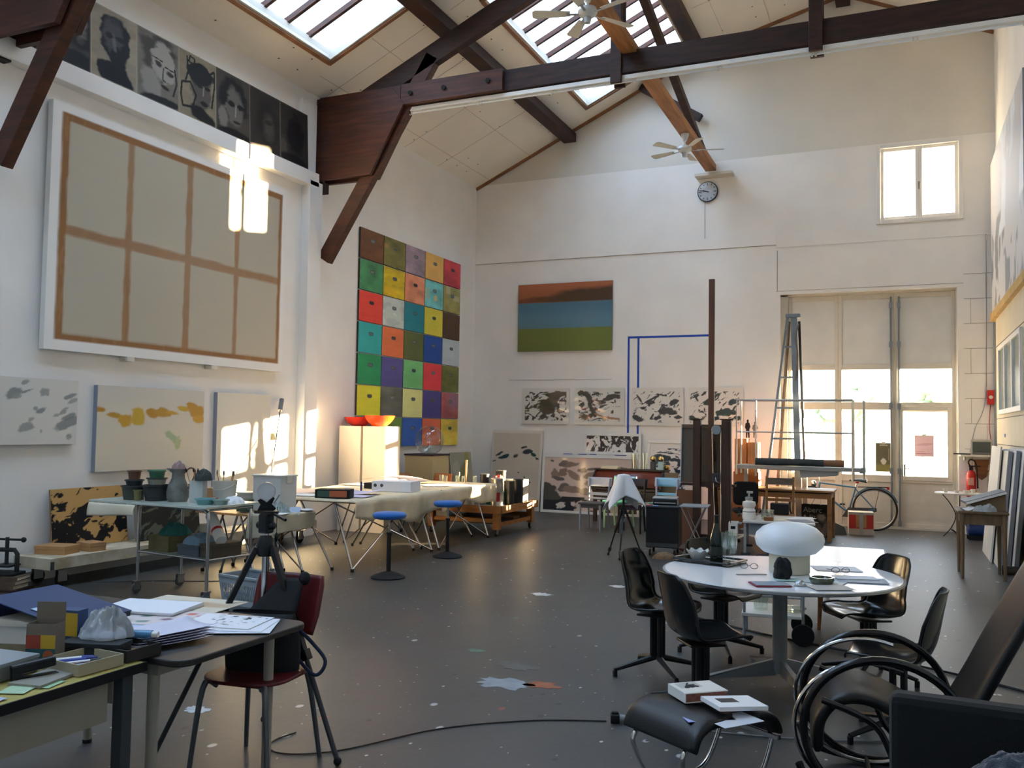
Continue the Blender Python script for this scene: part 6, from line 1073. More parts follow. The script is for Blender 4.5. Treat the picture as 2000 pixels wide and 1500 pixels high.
for s_ in (-1, 1): obj('leg', MB().bx(s_*.19-.018, s_*.19+.018, -.2, -.165, 0, .41), tbw, t); obj('leg', MB().tube([(s_*.19, .22, 0), (s_*.19, .2, .43), (s_*.19, .26, .98)], .018, 8), tbw, t)
obj('top_slat', MB().bx(-.19, .19, .235, .255, .86, .96), mat('grey-brown slat', '#5f564c', .6), t, bevel=.004); obj('lower_slat', MB().bx(-.19, .19, .205, .22, .62, .66), tbw, t); obj('side_rail', MB().bx(-.19, .19, -.19, -.175, .2, .23), tbw, t)
solo('black_case', MB().bx(-.13, .13, -.08, .08, 0, .16), M['black'], 'black case lying on the seat of the slat chair', 'case', (-1.66, 13.6, .4415), .08, bevel=.01)
t = thing('office_chair', 'dark office chair back behind the white jug', 'chair', (-2.15, 13.78, 0), .3); obj('seat', MB().prism(rrect(.42, .42, .1), .06, 'z', .42), M['blackmatt'], t, bevel=.02); obj('backrest', MB().prism(rrect(.38, .36, .08, 5, 0, .7), .05, 'y', .17), M['blackmatt'], t, bevel=.015); obj('back_bar', MB().bx(-.03, .03, .2, .23, .38, .6), M['black'], t); obj('column', MB().cyl((0, 0, .08), (0, 0, .42), .025), M['chrome'], t)
for k in range(5): a = 2*PI*k/5+.3; q = obj('star_leg', MB().bar((0, 0, .10), (.27*math.cos(a), .27*math.sin(a), .065), .035, .02), M['white'], t); obj('roller', MB().ball((.27*math.cos(a), .27*math.sin(a), .028), .028, 10, 8), M['rubber'], q)
for i, (x, z, w, h, lb) in enumerate(((-2.46, 0, .44, .60, 'large brown carton on the floor under the stack by the ladder'), (-2.44, .601, .42, .36, 'wide brown carton in the middle of the stack by the ladder'), (-2.53, .962, .20, .56, 'tall narrow carton on the left top of the stack'), (-2.33, .962, .17, .50, 'tall narrow carton on the right top of the stack'))):
    q = thing('cardboard_box', lb, 'box', (x, 15.62, z), 0, 'cartons by the ladder'); obj('carton', MB().bx(-w/2, w/2, -.16, .16, 0, h), mat('orange brown card', '#a8683c', .8, var=.1, vscale=4), q, bevel=.004); obj('tape', MB().bx(-.02, .02, -.162, -.16, 0, h).bx(-.02, .02, -.16, .16, h, h+.001), mat('brown tape', '#9a6a44', .5), q)
t = thing('paper_bag', 'dark printed paper carrier bag standing under the wooden table', 'bag', (-1.27, 14.95, 0), -.05); c = Canvas(.42, .50, '#2a2723', .005)
c.mix(c.ell(.72, .62, .14, .16, .3, .6, 3), '#8f8276'); c.mix(c.ell(.6, .3, .1, .34, .6, .5, 4)*.8, '#6a5f55'); c.mix(c.ell(.85, .25, .1, .3, -.2, .5, 5)*.8, '#7a6e62'); c.mix(c.ell(.72, .78, .15, .08, 0, .5, 6), '#1d1b19')
q = c.build('front_print', .004, M['paint'], t, edge='#2a2723'); q.location = (0, -.062, .004)
obj('bag_body', MB().bx(-.21, .21, -.06, .06, 0, .006).bx(-.21, -.207, -.06, .06, 0, .505).bx(.207, .21, -.06, .06, 0, .505).bx(-.21, .21, .057, .06, 0, .505).bx(-.21, .21, -.062, -.06, 0, .505), mat('dark bag paper', '#2b2824', .7), t); obj('handle', MB().tube([(-.08, -.055, .50), (-.08, -.055, .60), (.08, -.055, .60), (.08, -.055, .50)], .005, 6), M['offwhite'], t)
tm = mat('bag lettering', '#a8a095', .7); textmesh('lettering', 'Aberc', .115, tm, t, (-.185, -.068, .385)); textmesh('lettering', '& Fit', .10, tm, t, (-.185, -.068, .275))
# ---- tall A-frame ladder
t = thing('step_ladder', 'very tall grey A-frame ladder in front of the door', 'ladder', (-1.72, 15.45, 0)); lm = mat('grey-blue ladder', '#7b8794', .55, var=.15, vscale=4); lw = mat('worn ladder wood', '#8a7560', .65, var=.3, vscale=4)
obj('stile', MB().bar((-.04, 0, 3.58), (-.46, -.10, 0), .035, .075), lm, t); obj('stile', MB().bar((.06, 0, 3.60), (.16, -.10, 0), .10, .05), lm, t)
obj('stile', MB().bar((-.02, .05, 3.5), (-.34, .75, 0), .03, .07), lw, t); obj('stile', MB().bar((.14, .05, 3.5), (.20, .75, 0), .035, .06), M['darkgrey'], t)
for i in range(6):
    k = (i+1)/7; za = 3.58*(1-k); obj('rung', MB().bar((-.04-.42*k, -.10*k, za), (.06+.10*k, -.10*k, za), .03, .03), lm, t)
obj('top_cap', MB().bx(-.07, .16, -.05, .10, 3.56, 3.62), lm, t, bevel=.006); obj('rope', MB().tube(smooth_path([(.14, -.03, 3.45), (.10, -.07, 3.2), (.13, -.07, 2.9), (.09, -.06, 2.5)], 6), .012, 8), mat('hemp rope', '#77705f', .9), t)
# ---- scaffold platform with guard rails
t = thing('scaffold_platform', 'grey metal work platform with tube guard rails beside the ladder', 'platform', (-1.55, 15.0, 0))
obj('deck', MB().bx(-.97, .95, -.18, .30, 1.04, 1.10), M['greymetal'], t, bevel=.004); obj('gusset', MB().prism([(.05, 1.04), (.62, 1.04), (.6, .97), (.05, .92)], .42, 'y', -.15), M['greymetal'], t); obj('post', MB().bx(.04, .11, .33, .40, 0, 1.10), M['greymetal'], t); obj('post', MB().bx(-.90, -.84, .33, .39, 0, 1.10), M['greymetal'], t); obj('foot_plate', MB().bx(-.02, .17, .27, .46, 0, .012), M['greymetal'], t); obj('foot_plate', MB().bx(-.96, -.78, .27, .45, 0, .012), M['greymetal'], t)
for y in (-.17, .28):
    f = MB(); f.tube([(-.94, y, .95), (-.94, y, 2.16), (.83, y, 2.16), (.83, y, .90)], .016, 10); f.cyl((-.94, y, 1.64), (.83, y, 1.64), .012, n=10); obj('guard_rail', f, M['alu'], t, smooth=True)
for x, y in ((-.66, .0), (.99, -.1), (.99, .2)): obj('stanchion', MB().cyl((x, y, .92), (x, y, 2.15), .014, n=10), M['alu'], t, smooth=True)
for y in (-.1, .2): obj('bracket', MB().bx(.93, 1.01, y-.03, y+.03, 1.02, 1.10), M['greymetal'], t)
t = thing('carpet_roll', 'dark rolled-up sheet with a brown end lying on the work platform', 'roll', (-1.55, 14.98, 1.16), .0); obj('roll', MB().cyl((-.66, 0, 0), (.40, 0, 0), .058, n=20), mat('dark teal-grey roll', '#343c3f', .8, var=.2, vscale=8), t, smooth=True); obj('brown_end', MB().cyl((.40, 0, 0), (.70, 0, 0), .055, n=20), mat('brown roll', '#7a5a44', .8), t, smooth=True)
for x, h, lb in ((-2.60, .34, 'small black paper cut-out figure stuck on the wall by the print'), (-2.47, .30, 'second small cut-out figure stuck on the wall beside the first')):
    solo('paper_figure', MB().prism([(-.03, 0), (-.01, 0), (0, .4*h), (.012, 0), (.035, 0), (.03, .45*h), (.05, .6*h), (.03, .8*h), (.012, .82*h), (.02, .92*h), (0, h), (-.02, .92*h), (-.012, .82*h), (-.04, .76*h), (-.05, .55*h), (-.03, .45*h)], .002, 'y', -.002), mat('printed black paper' if x < -2.5 else 'printed grey paper', '#1d1d20' if x < -2.5 else '#77736c', .8), lb, 'cut-out', (x, D-.004, 1.53), 0, 'paper figures on the wall')
# ---- bicycle leaning inside the door
t = thing('bicycle', 'blue bicycle with a rear rack leaning before the glazed door', 'bicycle', (-.96, 16.30, 0), 0); bl = mat('blue-grey bicycle paint', '#3f6a88', .4)
def wheel(x, nm='wheel'):
    q = obj(nm, MB().tube([(x+.345*math.cos(a), 0, .36+.345*math.sin(a)) for a in np.linspace(0, 2*PI, 49)[:-1]], .016, 8, closed=True), M['rubber'], t, smooth=True)
    obj('rim', MB().tube([(x+.322*math.cos(a), 0, .36+.322*math.sin(a)) for a in np.linspace(0, 2*PI, 49)[:-1]], .010, 6, closed=True), M['alu'], q)
    s_ = MB(); [s_.cyl((x, .012*(-1)**k, .36), (x+.32*math.cos(2*PI*k/28), 0, .36+.32*math.sin(2*PI*k/28)), .0014, n=4) for k in range(28)]; o = obj('spokes', s_, M['alu'], q); obj('hub', MB().cyl((x, -.04, .36), (x, .04, .36), .022, n=12), M['steel'], q)
wheel(.52); wheel(-.52)
bb_, st_, hd, hd2 = (.10, 0, .29), (.22, 0, .72), (-.36, 0, .78), (-.38, 0, .66)
for a, e, r in ((bb_, st_, .014), (st_, hd, .014), (bb_, hd2, .016), (hd, hd2, .018)): obj('frame_tube', MB().cyl(a, e, r, n=12), bl, t, smooth=True)
for y in (-.05, .05): obj('stay', MB().cyl((.10, y*.4, .29), (.52, y, .36), .009, n=8), bl, t); obj('stay', MB().cyl((.21, y*.4, .70), (.52, y, .36), .008, n=8), bl, t); obj('fork_blade', MB().cyl((-.385, y*.8, .64), (-.52, y, .36), .010, n=8), M['alu'], t)
obj('seat_post', MB().cyl(st_, (.245, 0, .83), .012, n=10), M['alu'], t); obj('saddle', MB().grid(lambda u, v: (.12+.28*u, (v-.5)*(.05+.13*u**1.6), .84+.02*u-.05*(2*v-1)**2*u+.01*math.sin(PI*u)), 10, 8), M['black'], t, solid=.02, smooth=True); obj('saddle_clamp', MB().bx(.22, .27, -.02, .02, .79, .82), M['red'], t)
obj('handlebar', MB().tube(smooth_path([(-.62, -.04, .90), (-.48, -.20, .93), (-.40, -.12, .95), (-.39, .0, .92), (-.40, .12, .95), (-.48, .20, .93), (-.62, .04, .90)], 4), .011, 8), M['chrome'], t, smooth=True); obj('stem', MB().cyl(hd, (-.39, 0, .92), .012, n=10), M['chrome'], t); obj('headlamp', MB().ball((-.46, 0, .76), (.05, .06, .06), 12, 10), M['chrome'], t, smooth=True)
for s_ in (-1, 1): obj('grip', MB().cyl((-.50, s_*.19, .93), (-.58, s_*.12, .915), .017, n=10), M['black'], t)
obj('rear_rack', MB().tube([(.25, -.05, .73), (.72, -.05, .74), (.72, .05, .74), (.25, .05, .73)], .006, 6).cyl((.6, -.05, .74), (.52, -.05, .37), .005, n=6).cyl((.6, .05, .74), (.52, .05, .37), .005, n=6), M['black'], t); obj('mudguard', MB().tube([(.52+.375*math.cos(a), 0, .36+.375*math.sin(a)) for a in np.linspace(.35, 2.6, 22)], .012, 6), bl, t); obj('rear_lamp', MB().bx(.71, .75, -.03, .03, .70, .75), M['red'], t)
obj('chain_guard', MB().prism([(.0, .22), (.2, .21), (.55, .33), (.55, .39), (.1, .38)], .01, 'y', -.05), M['darkgrey'], t); obj('crank', MB().cyl((.10, -.05, .29), (.20, -.05, .16), .01, n=8).cyl((.10, .05, .29), (.0, .05, .42), .01, n=8), M['steel'], t)
for p in ((.20, -.10, .16), (.0, .10, .42)): obj('pedal', MB().bx(p[0]-.04, p[0]+.04, p[1]-.04, p[1]+.04, p[2]-.012, p[2]+.012), M['rubber'], t)
obj('kickstand', MB().cyl((.3, -.04, .31), (.34, -.16, .005), .007, n=8), M['steel'], t)
# ---- red and white carton
t = thing('red_carton', 'red and white carton with brown tape beside the bicycle wheel', 'box', (-.64, 15.70, 0), .1); obj('carton', MB().bx(-.19, .19, -.15, .15, 0, .36), mat('grey white carton', '#b9b0a6', .7), t, bevel=.004); obj('red_panel', MB().bx(-.185, .185, -.152, -.150, .10, .325), mat('carton red', '#b5322c', .6), t); obj('tan_panel', MB().bx(-.08, .08, -.153, -.152, .12, .325), M['card'], t); obj('tape', MB().bx(-.03, .03, -.155, -.153, .0, .36).bx(-.03, .03, -.155, .155, .36, .361), mat('grey tape', '#a8a49c', .4), t); obj('top_flap', MB().bx(-.19, .19, -.15, .15, .36, .366), M['cream'], t)
solo('floor_case', MB().prism([(-.16, 0), (.16, 0), (.12, .12), (-.05, .2)], .2, 'y', -.1), mat('grey case', '#5f6366', .6), 'grey slanted case on the floor left of the red carton', 'case', (-1.02, 15.50, 0), .4, bevel=.006)
# ---- posters on the door glass
t = thing('door_poster', 'pink poster taped to the glass of the right door leaf', 'poster', (.335, DY+.035, 1.26)); c = Canvas(.30, .36, '#e2c3cf', .004); c.mix(c.ell(.5, .58, .45, .07, .1, .5, 4, .5)*.5, '#b98aa0'); c.mix(c.band(.06, .6, .12, .16, .01)*.8, '#b04a72'); c.mix(c.band(.06, .5, .22, .25, .01)*.6, '#c06a8a'); c.mix(c.band(.06, .9, .34, .36, .01)*.4, '#c58aa2'); c.mix(c.band(.62, .9, .12, .16, .01)*.6, '#c07a94'); c.build('sheet', .002, M['paint'], t, edge='#dbb9c6'); obj('tape', MB().bx(-.03, .03, -.0035, -.002, .34, .38), M['offwhite'], t)
t = thing('door_poster', 'dark poster with a pale figure taped to the left door glass', 'poster', (-.31, DY+.035, .98)); c = Canvas(.26, .50, '#6b6650', .005); c.mix(c.band(-1, 2, -1, .25, .1), '#8a8450'); c.mix(c.ell(.5, .35, .16, .22, .3, .2, 4), '#d5d2c4'); c.mix(c.band(.25, .75, .9, .94, .01), '#b9b49f'); c.mix(c.band(.8, .84, .4, .8, .01)*.7, '#b9b49f'); c.build('sheet', .002, M['paint'], t, edge='#5d5946'); obj('tape', MB().bx(-.03, .03, -.0035, -.002, .48, .52), M['offwhite'], t)
# ================================================================ right wall and corner
t = thing('side_table', 'narrow brown table with tapered legs by the leaning canvases', 'table', (.83, 11.80, 0), .02)
sw = mat('dull brown wood', '#6f5a42', .5, var=.25, vscale=4, stretch=(6, 6, .8))
obj('tabletop', MB().bx(-.26, .26, -.30, .30, .745, .77), sw, t, bevel=.004); obj('apron', MB().bx(-.22, .22, -.27, -.25, .62, .745).bx(-.22, .22, .25, .27, .62, .745).bx(-.22, -.20, -.25, .25, .62, .745).bx(.20, .22, -.25, .25, .62, .745), sw, t)
for x in (-.215, .215):
    for y in (-.26, .26): obj('leg', MB().tube([(x, y, .74), (x*1.0, y*1.04, 0)], [.030, .016], 8), sw, t)
t = thing('brown_carton', 'brown carton with grey ribbed panels tilted on top of the side table', 'box', (.88, 11.86, .7715), .1); obj('carton', MB().prism([(-.17, 0), (.19, 0), (.19, .19), (-.17, .07)], .34, 'y', -.15), mat('dull carton', '#7a6850', .8), t); rp = obj('ribbed_panel', MB().bx(-.24, .20, -.20, .2, 0, .02), mat('grey ribbed board', '#8f949a', .5), t); rp.location = (0, 0, .145); rp.rotation_euler = (0, -.32, 0)
for k in range(4): obj('rib', MB().bx(-.24, .20, -.18+.1*k, -.12+.1*k, .02, .032), mat('grey ribbed board', '#8f949a', .5), rp)
obj('white_edge', MB().bx(-.24, .20, -.206, -.20, -.002, .022), M['paper'], rp)
solo('plastic_film', crumple(.26, .16, .10, 81, 34, 30, .5), mat('cloudy film', '#b9bec4', .3, trans=.3, spec=.7), 'cloudy plastic film bunched at the near edge of the side table', 'plastic', (.86, 11.60, .7715), .2, smooth=True, ang=80)
sheet('white_paper', 'crumpled white paper at the left corner of the side table', .66, 11.62, .772, .16, .14, .3, M['paper'], curl=.06)
# bistro table
t = thing('bistro_table', 'small round wire-legged table with white bits before the extinguisher', 'table', (.82, 15.95, 0)); im2 = mat('black wrought iron', '#1b1b1c', .5)
obj('tabletop', MB().cyl((0, 0, .70), (0, 0, .72), .36, n=36), mat('pale stone top', '#bdb8ac', .5), t, bevel=.003)
for k in range(3): a = 2*PI*k/3+.5; obj('leg', MB().tube(smooth_path([(.30*math.cos(a), .30*math.sin(a), .70), (.16*math.cos(a), .16*math.sin(a), .55), (.06*math.cos(a), .06*math.sin(a), .35), (.14*math.cos(a), .14*math.sin(a), .15), (.27*math.cos(a), .27*math.sin(a), .0)], 5), .008, 8), im2, t, smooth=True)
for i, (x, y, w, h, lb) in enumerate(((.62, 15.85, .05, .06, 'small white pot at the left of the bistro table'), (.78, 15.9, .06, .04, 'low white dish in the middle of the bistro table'), (.92, 15.8, .08, .05, 'white carton at the right front of the bistro table'), (1.02, 15.98, .06, .06, 'small white pot at the right of the bistro table'))): tub('white_pot', lb, x, y, .7215, w*.6, h, M['offwhite'], cat='pot', group='white bits on the bistro table')
for i, (x, y) in enumerate(((.70, 15.75), (1.0, 15.72))): sheet('paper_sheet', ['white scrap at the left front of the bistro table', 'white scrap hanging over the right of the bistro table'][i], x, y, .7212, .18, .14, .3+i, M['paper'])
# extinguisher
t = thing('fire_extinguisher', 'red fire extinguisher with a black hose on the back wall', 'extinguisher', (1.03, 16.56, .62)); obj('cylinder', MB().lathe([(.0, 0), (.065, 0), (.075, .02), (.075, .36), (.055, .42), (.025, .44), (0, .44)], n=28, caps=False), M['red'], t, smooth=True); obj('valve', MB().bx(-.03, .03, -.02, .02, .44, .50).bx(-.04, .14, -.012, .012, .50, .52), M['black'], t, bevel=.004); obj('hose', MB().tube(smooth_path([(.02, 0, .47), (-.04, -.03, .56), (-.01, -.05, .62), (.06, -.06, .57), (.085, -.06, .35), (.09, -.05, .15)], 6), .012, 8), M['black'], t, smooth=True); obj('label', MB().grid(lambda u, v: (.0757*math.cos(-2.3+1.2*u), .0757*math.sin(-2.3+1.2*u), .2+.12*v), 10, 2), mat('cream label', '#c98f80', .6), t); obj('wall_hook', MB().bx(-.02, .02, .06, .105, .30, .36), M['steel'], t)
# monitor shelf
t = thing('wall_shelf', 'white shelf carrying the small monitor near the corner', 'shelf', (1.12, D, 1.29)); obj('board', MB().bx(-.26, .26, -.36, 0, 0, .03), M['offwhite'], t, bevel=.003); obj('bracket', MB().bx(-.2, -.18, -.3, 0, -.06, 0), M['greymetal'], t); obj('bracket', MB().bx(.18, .2, -.3, 0, -.06, 0), M['greymetal'], t)
t = thing('monitor', 'small grey tube monitor on the white wall shelf', 'monitor', (1.17, 16.46, 1.321)); obj('case', MB().prism([(-.16, -.14), (.16, -.14), (.12, .16), (-.12, .16)], .25, 'z', 0), mat('putty plastic', '#b3b0a6', .5), t, bevel=.01); obj('screen', MB().bx(-.13, .13, -.146, -.140, .035, .215), mat('grey-green tube glass', '#4d5653', .15, spec=.6), t, bevel=.004); obj('bezel_strip', MB().bx(-.13, .13, -.145, -.14, .012, .026), M['darkgrey'], t)
solo('black_ladle', MB().prism([(-.17, -.02), (-.08, -.045), (.02, -.03), (.10, -.012), (.10, .012), (.02, .03), (-.08, .045), (-.17, .02)], .02, 'z', 0), M['black'], 'flat black paddle lying at the left end of the white wall shelf', 'paddle', (.80, 16.42, 1.321), 0); bpy.data.objects['black_ladle'].name = 'black_paddle'; bpy.data.objects['black_paddle'].location.x = .93
solo('cutting_board', MB().prism([(-.11, .34), (.11, .34), (.12, .20), (.07, .06), (.0, 0), (-.06, .05), (-.10, .2)], .02, 'y', -.02), M['oak'], 'brown rounded board hanging under the monitor shelf', 'board', (1.19, D-.002, .90), 0, bevel=.005)
solo('rope_bundle', MB().tube([(.05*math.cos(.9*k)+.01*math.sin(k*2.3), .03*math.sin(1.7*k), .20-.006*k+.05*math.sin(k*1.1)) for k in range(60)], .010, 6), mat('pale rope', '#b9ad98', .9), 'bundle of pale rope hanging by the right corner', 'rope', (1.33, 16.58, .98), 0, smooth=True)
solo('wall_conduit', MB().cyl((0, 0, 0), (0, 0, 2.2), .022, n=12), M['greymetal'], 'grey vertical conduit in the right corner beside the alarm box', 'conduit', (1.40, 16.62, 1.32)); solo('thin_cable', MB().tube(smooth_path([(1.29, 16.655, 5.0), (1.28, 16.655, 3.2), (1.25, 16.655, 2.2), (1.1, 16.655, 1.75), (1.02, 16.655, 1.35)], 6), .006, 6), M['greymetal'], 'thin cable running down the back wall to the shelf', 'cable', smooth=True); solo('alarm_cable', MB().tube(smooth_path([(1.33, 16.655, 2.15), (1.31, 16.655, 1.8), (1.34, 16.655, 1.5), (1.36, 16.655, 1.3)], 6), .006, 6), M['red'], 'red cable running down from the alarm box', 'cable', smooth=True)
# compressor on the floor
t = thing('compressor', 'blue and black compressor with an orange hose on the floor in the corner', 'compressor', (1.08, 15.86, 0), .1); obj('tank', MB().cyl((-.16, 0, .16), (.16, 0, .16), .10, n=24), mat('deep blue tank', '#1d3a78', .4), t, smooth=True, bevel=.02); obj('motor', MB().bx(-.10, .10, -.07, .07, .26, .38), M['black'], t, bevel=.01); obj('foot_frame', MB().bx(-.15, .15, -.10, -.08, 0, .07).bx(-.15, .15, .08, .10, 0, .07), M['blackmatt'], t); obj('orange_hose', MB().tube([(-.15+.09*math.cos(.7*k), -.12+.02*math.sin(k), .32+.06*math.sin(.7*k)) for k in range(30)], .010, 6), mat('orange hose', '#c4562a', .5), t, smooth=True); obj('handle', MB().tube([(.16, 0, .2), (.24, 0, .34), (.24, 0, .4)], .01, 8), M['black'], t)
solo('power_lead', MB().tube([(.06*math.cos(k*.5)*(1+.2*math.sin(k)), .10*math.sin(k*.5), .012+.14*abs(math.sin(k*.25))) for k in range(26)], .007, 6), M['black'], 'loops of black lead lying beside the compressor', 'lead', (.75, 15.75, 0), smooth=True)
# canvases leaning against the right partition
gcv = mat('grey canvas edge', '#7e838b', .7)
def lean(x, y, w, h, lb, m, em, tt=.05, rx=-.09):
    t = thing('leaning_canvas', lb, 'canvas', (x, y, .003), RW, 'canvases leaning on the right wall', rx=rx); obj('canvas', MB().bx(-w/2, w/2, -tt, -tt+.006, 0, h), m, t); obj('edge', MB().bx(-w/2, w/2, -tt+.006, 0, 0, .02).bx(-w/2, w/2, -tt+.006, 0, h-.02, h).bx(-w/2, -w/2+.02, -tt+.006, 0, .02, h-.02).bx(w/2-.02, w/2, -tt+.006, 0, .02, h-.02), em, t); return t
lean(1.045, 13.75, 1.25, 1.50, 'white board leaning frontmost and farthest of the leaning row', M['offwhite'], M['offwhite'], .02); lean(1.115, 13.30, 1.40, 1.45, 'grey-edged canvas leaning behind the white board', M['offwhite'], gcv); lean(1.18, 13.15, 1.50, 1.46, 'second grey-edged canvas of the leaning row', M['paper'], gcv); lean(1.245, 13.0, 1.6, 1.48, 'grey-edged canvas closest to the right wall', M['paper'], gcv)
solo('carpet_roll', MB().cyl((-.15, 0, .05), (.15, 0, .05), .05, n=18), mat('dark carpet', '#3a332d', .9), 'dark carpet roll on the floor at the foot of the leaning canvases', 'roll', (1.22, 12.12, 0), -.08, smooth=True); solo('white_plank', MB().bx(-.35, .35, -.05, .05, 0, .04), M['offwhite'], 'white plank lying on the floor at the right edge by the carpet roll', 'plank', (1.27, 11.55, 0), PI/2-.2)
sheet('tape_tab', 'blue and white tape tab on the cream right partition', XR-.064, 14.95, 1.62, .004, .14, 0, M['blue'], .05, 'tape')
# ================================================================ round table group
t = thing('round_table', 'round white table on a grey column with four flat legs', 'table', (-.75, 6.16, 0))
obj('tabletop', MB().lathe([(0, .695), (.70, .695), (.745, .702), (.757, .712), (.75, .722), (0, .724)], n=80, caps=False), mat('white laminate', '#f0f2f5', .14, spec=.9), t, smooth=True, ang=50); obj('rim', MB().lathe([(.752, .698), (.765, .704), (.765, .718), (.752, .722)], n=80, caps=False), M['alu'], t, smooth=True)
obj('column', MB().lathe([(.048, .07), (.048, .69)], n=28), mat('grey enamel', '#84888a', .35, .2), t, smooth=True); obj('top_plate', MB().bx(-.2, .2, -.2, .2, .68, .695), M['greymetal'], t)
for k in range(4):
    a = -1.08+k*PI/2; ca, sa = math.cos(a), math.sin(a); p = lambda r, z, o=0: (r*ca-o*sa, r*sa+o*ca, z)
    q = obj('leg', MB()._add([p(.03, .16, -.014), p(.03, .16, .014), p(.52, .045, -.022), p(.52, .045, .022), p(.03, .05, -.006), p(.03, .05, .006), p(.52, .03, -.012), p(.52, .03, .012)], [(0, 2, 3, 1), (4, 5, 7, 6), (0, 4, 6, 2), (1, 3, 7, 5), (2, 6, 7, 3), (0, 1, 5, 4)]), M['alu'], t); obj('foot', MB().cyl(p(.505, 0), p(.505, .035), .017, n=12), M['greymetal'], q)
def shell_side_chair(x, y, th, lb):
    t = thing('shell_chair', lb, 'chair', (x, y, 0), th, 'black shell chairs at the round table')
    PF = [(-.255, .432, .12), (-.235, .452, .185), (-.15, .442, .225), (-.04, .425, .238), (.07, .428, .242), (.145, .462, .242), (.185, .53, .238), (.205, .61, .228), (.222, .70, .215), (.238, .78, .185), (.246, .815, .13)]
    ys, zs, ws = (np.array([p[i] for p in PF]) for i in range(3)); ss = np.linspace(0, 1, len(PF)); P3 = [Vector((a, b_, c)) for a, b_, c in PF]; SP = smooth_path(P3, 4); n = len(SP)-1
    def f(u, v):
        p = SP[int(round(v*n))]; s_ = 2*u-1; b_ = max(0, min(1, (v-.35)/.3)); lift = .045*(s_*s_)**1.3*(1-b_)*min(1, v*4); fwd = .075*(s_*s_)**1.2*b_*max(.25, 1-max(0, v-.75)*2.4)
        return (p.z*s_, p.x-fwd, p.y+lift)
    obj('shell', MB().grid(f, 16, n), M['gloss'], t, solid=.009, smooth=True, ang=80); obj('edge_trim', MB().tube([f(0, i/n) for i in range(n+1)]+[f(i/16, 1) for i in range(1, 17)]+[f(1, 1-i/n) for i in range(1, n+1)]+[f(1-i/16, 0) for i in range(1, 16)], .0065, 6, closed=True), M['black'], t, smooth=True)
    obj('under_plate', MB().bx(-.11, .11, -.11, .11, .395, .41), M['black'], t, bevel=.006); 
    for sx_ in (-.028, .028):
        for sy_ in (-.028, .028): obj('post', MB().cyl((sx_, sy_, .11), (sx_, sy_, .40), .016, n=12), M['black'], t, smooth=True)
    for k in range(4):
        a = PI/4+k*PI/2; q = obj('leg', MB().tube([(.02*math.cos(a), .02*math.sin(a), .115), (.31*math.cos(a), .31*math.sin(a), .045)], [.022, .013], 8), M['black'], t, smooth=True); obj('foot', MB().cyl((.305*math.cos(a), .305*math.sin(a), 0), (.305*math.cos(a), .305*math.sin(a), .04), .016, n=12), M['rubber'], q)
    return t
ch0 = shell_side_chair(-1.53, 6.0, 1.45, 'black shell chair at the left side of the round table, seen from the side')
for x, y, th, lb in ((-1.10, 5.33, 2.20, 'black shell chair with its back to the camera, nearest the ottoman'), (-1.25, 6.78, 1.18, 'black shell chair tucked in at the far left of the round table'), (-.22, 6.53, -1.02, 'black shell chair with sun glints at the far right of the round table'), (-.03, 5.33, -1.66, 'black shell chair in the right foreground with a bright seat front')): dup(ch0, (x, y, 0), th, lb)
zr = .7255
t = thing('mushroom_lamp', 'white glass mushroom lamp standing on the round table', 'lamp', (-.69, 6.16, zr)); obj('base', MB().lathe([(0, 0), (.125, 0), (.130, .006), (.130, .115), (.122, .125), (0, .126)], n=40, caps=False), mat('cream glass base', '#c9c4ae', .35), t, smooth=True); obj('shade', MB().lathe([(0, .105), (.10, .112), (.17, .135), (.212, .175), (.222, .215), (.212, .255), (.17, .295), (.10, .322), (0, .33)], n=56, caps=False), mat('opal glass', '#dfe4e8', .32, spec=.5), t, smooth=True, ang=80)
solo('dark_stone', rock(.055, .052, .062, 91), mat('black lava stone', '#1b1a1c', .85, bump=.6, bscale=50), 'rough black stone standing before the mushroom lamp', 'stone', (-.70, 5.86, zr), .3, smooth=True, ang=80)
t = thing('black_tray', 'black tray with silver rim holding bottle and glasses', 'tray', (-1.25, 6.36, zr), -.30); obj('tray', MB().bx(-.21, .21, -.14, .14, 0, .006), M['gloss'], t); obj('rim', MB().tube([(-.21, -.14, .02), (.21, -.14, .02), (.21, .14, .02), (-.21, .14, .02)], .008, 6, closed=True), M['black'], t)
for s_ in (-1, 1): obj('silver_lip', MB().bx(s_*.212-.012, s_*.212+.012, -.12, .12, .024, .028), M['chrome'], t)
zt3 = zr+.0065
t = thing('wine_bottle', 'dark green sparkling wine bottle on the black tray', 'bottle', (-1.20, 6.33, zt3)); obj('glass', MB().lathe([(0, .0), (.042, 0), (.045, .01), (.045, .14), (.038, .19), (.022, .24), (.015, .28), (.015, .325), (0, .326)], n=28, caps=False), mat('dark green bottle glass', '#0c150d', .1, spec=.7), t, smooth=True); obj('foil', MB().lathe([(.0165, .27), (.0165, .328), (0, .329)], n=20, caps=False), mat('dark foil', '#2a2a26', .35, .6), t, smooth=True); obj('label', MB().lathe([(.0455, .05), (.0455, .11)], n=28, caps=False), mat('dark label', '#1f241c', .6), t)
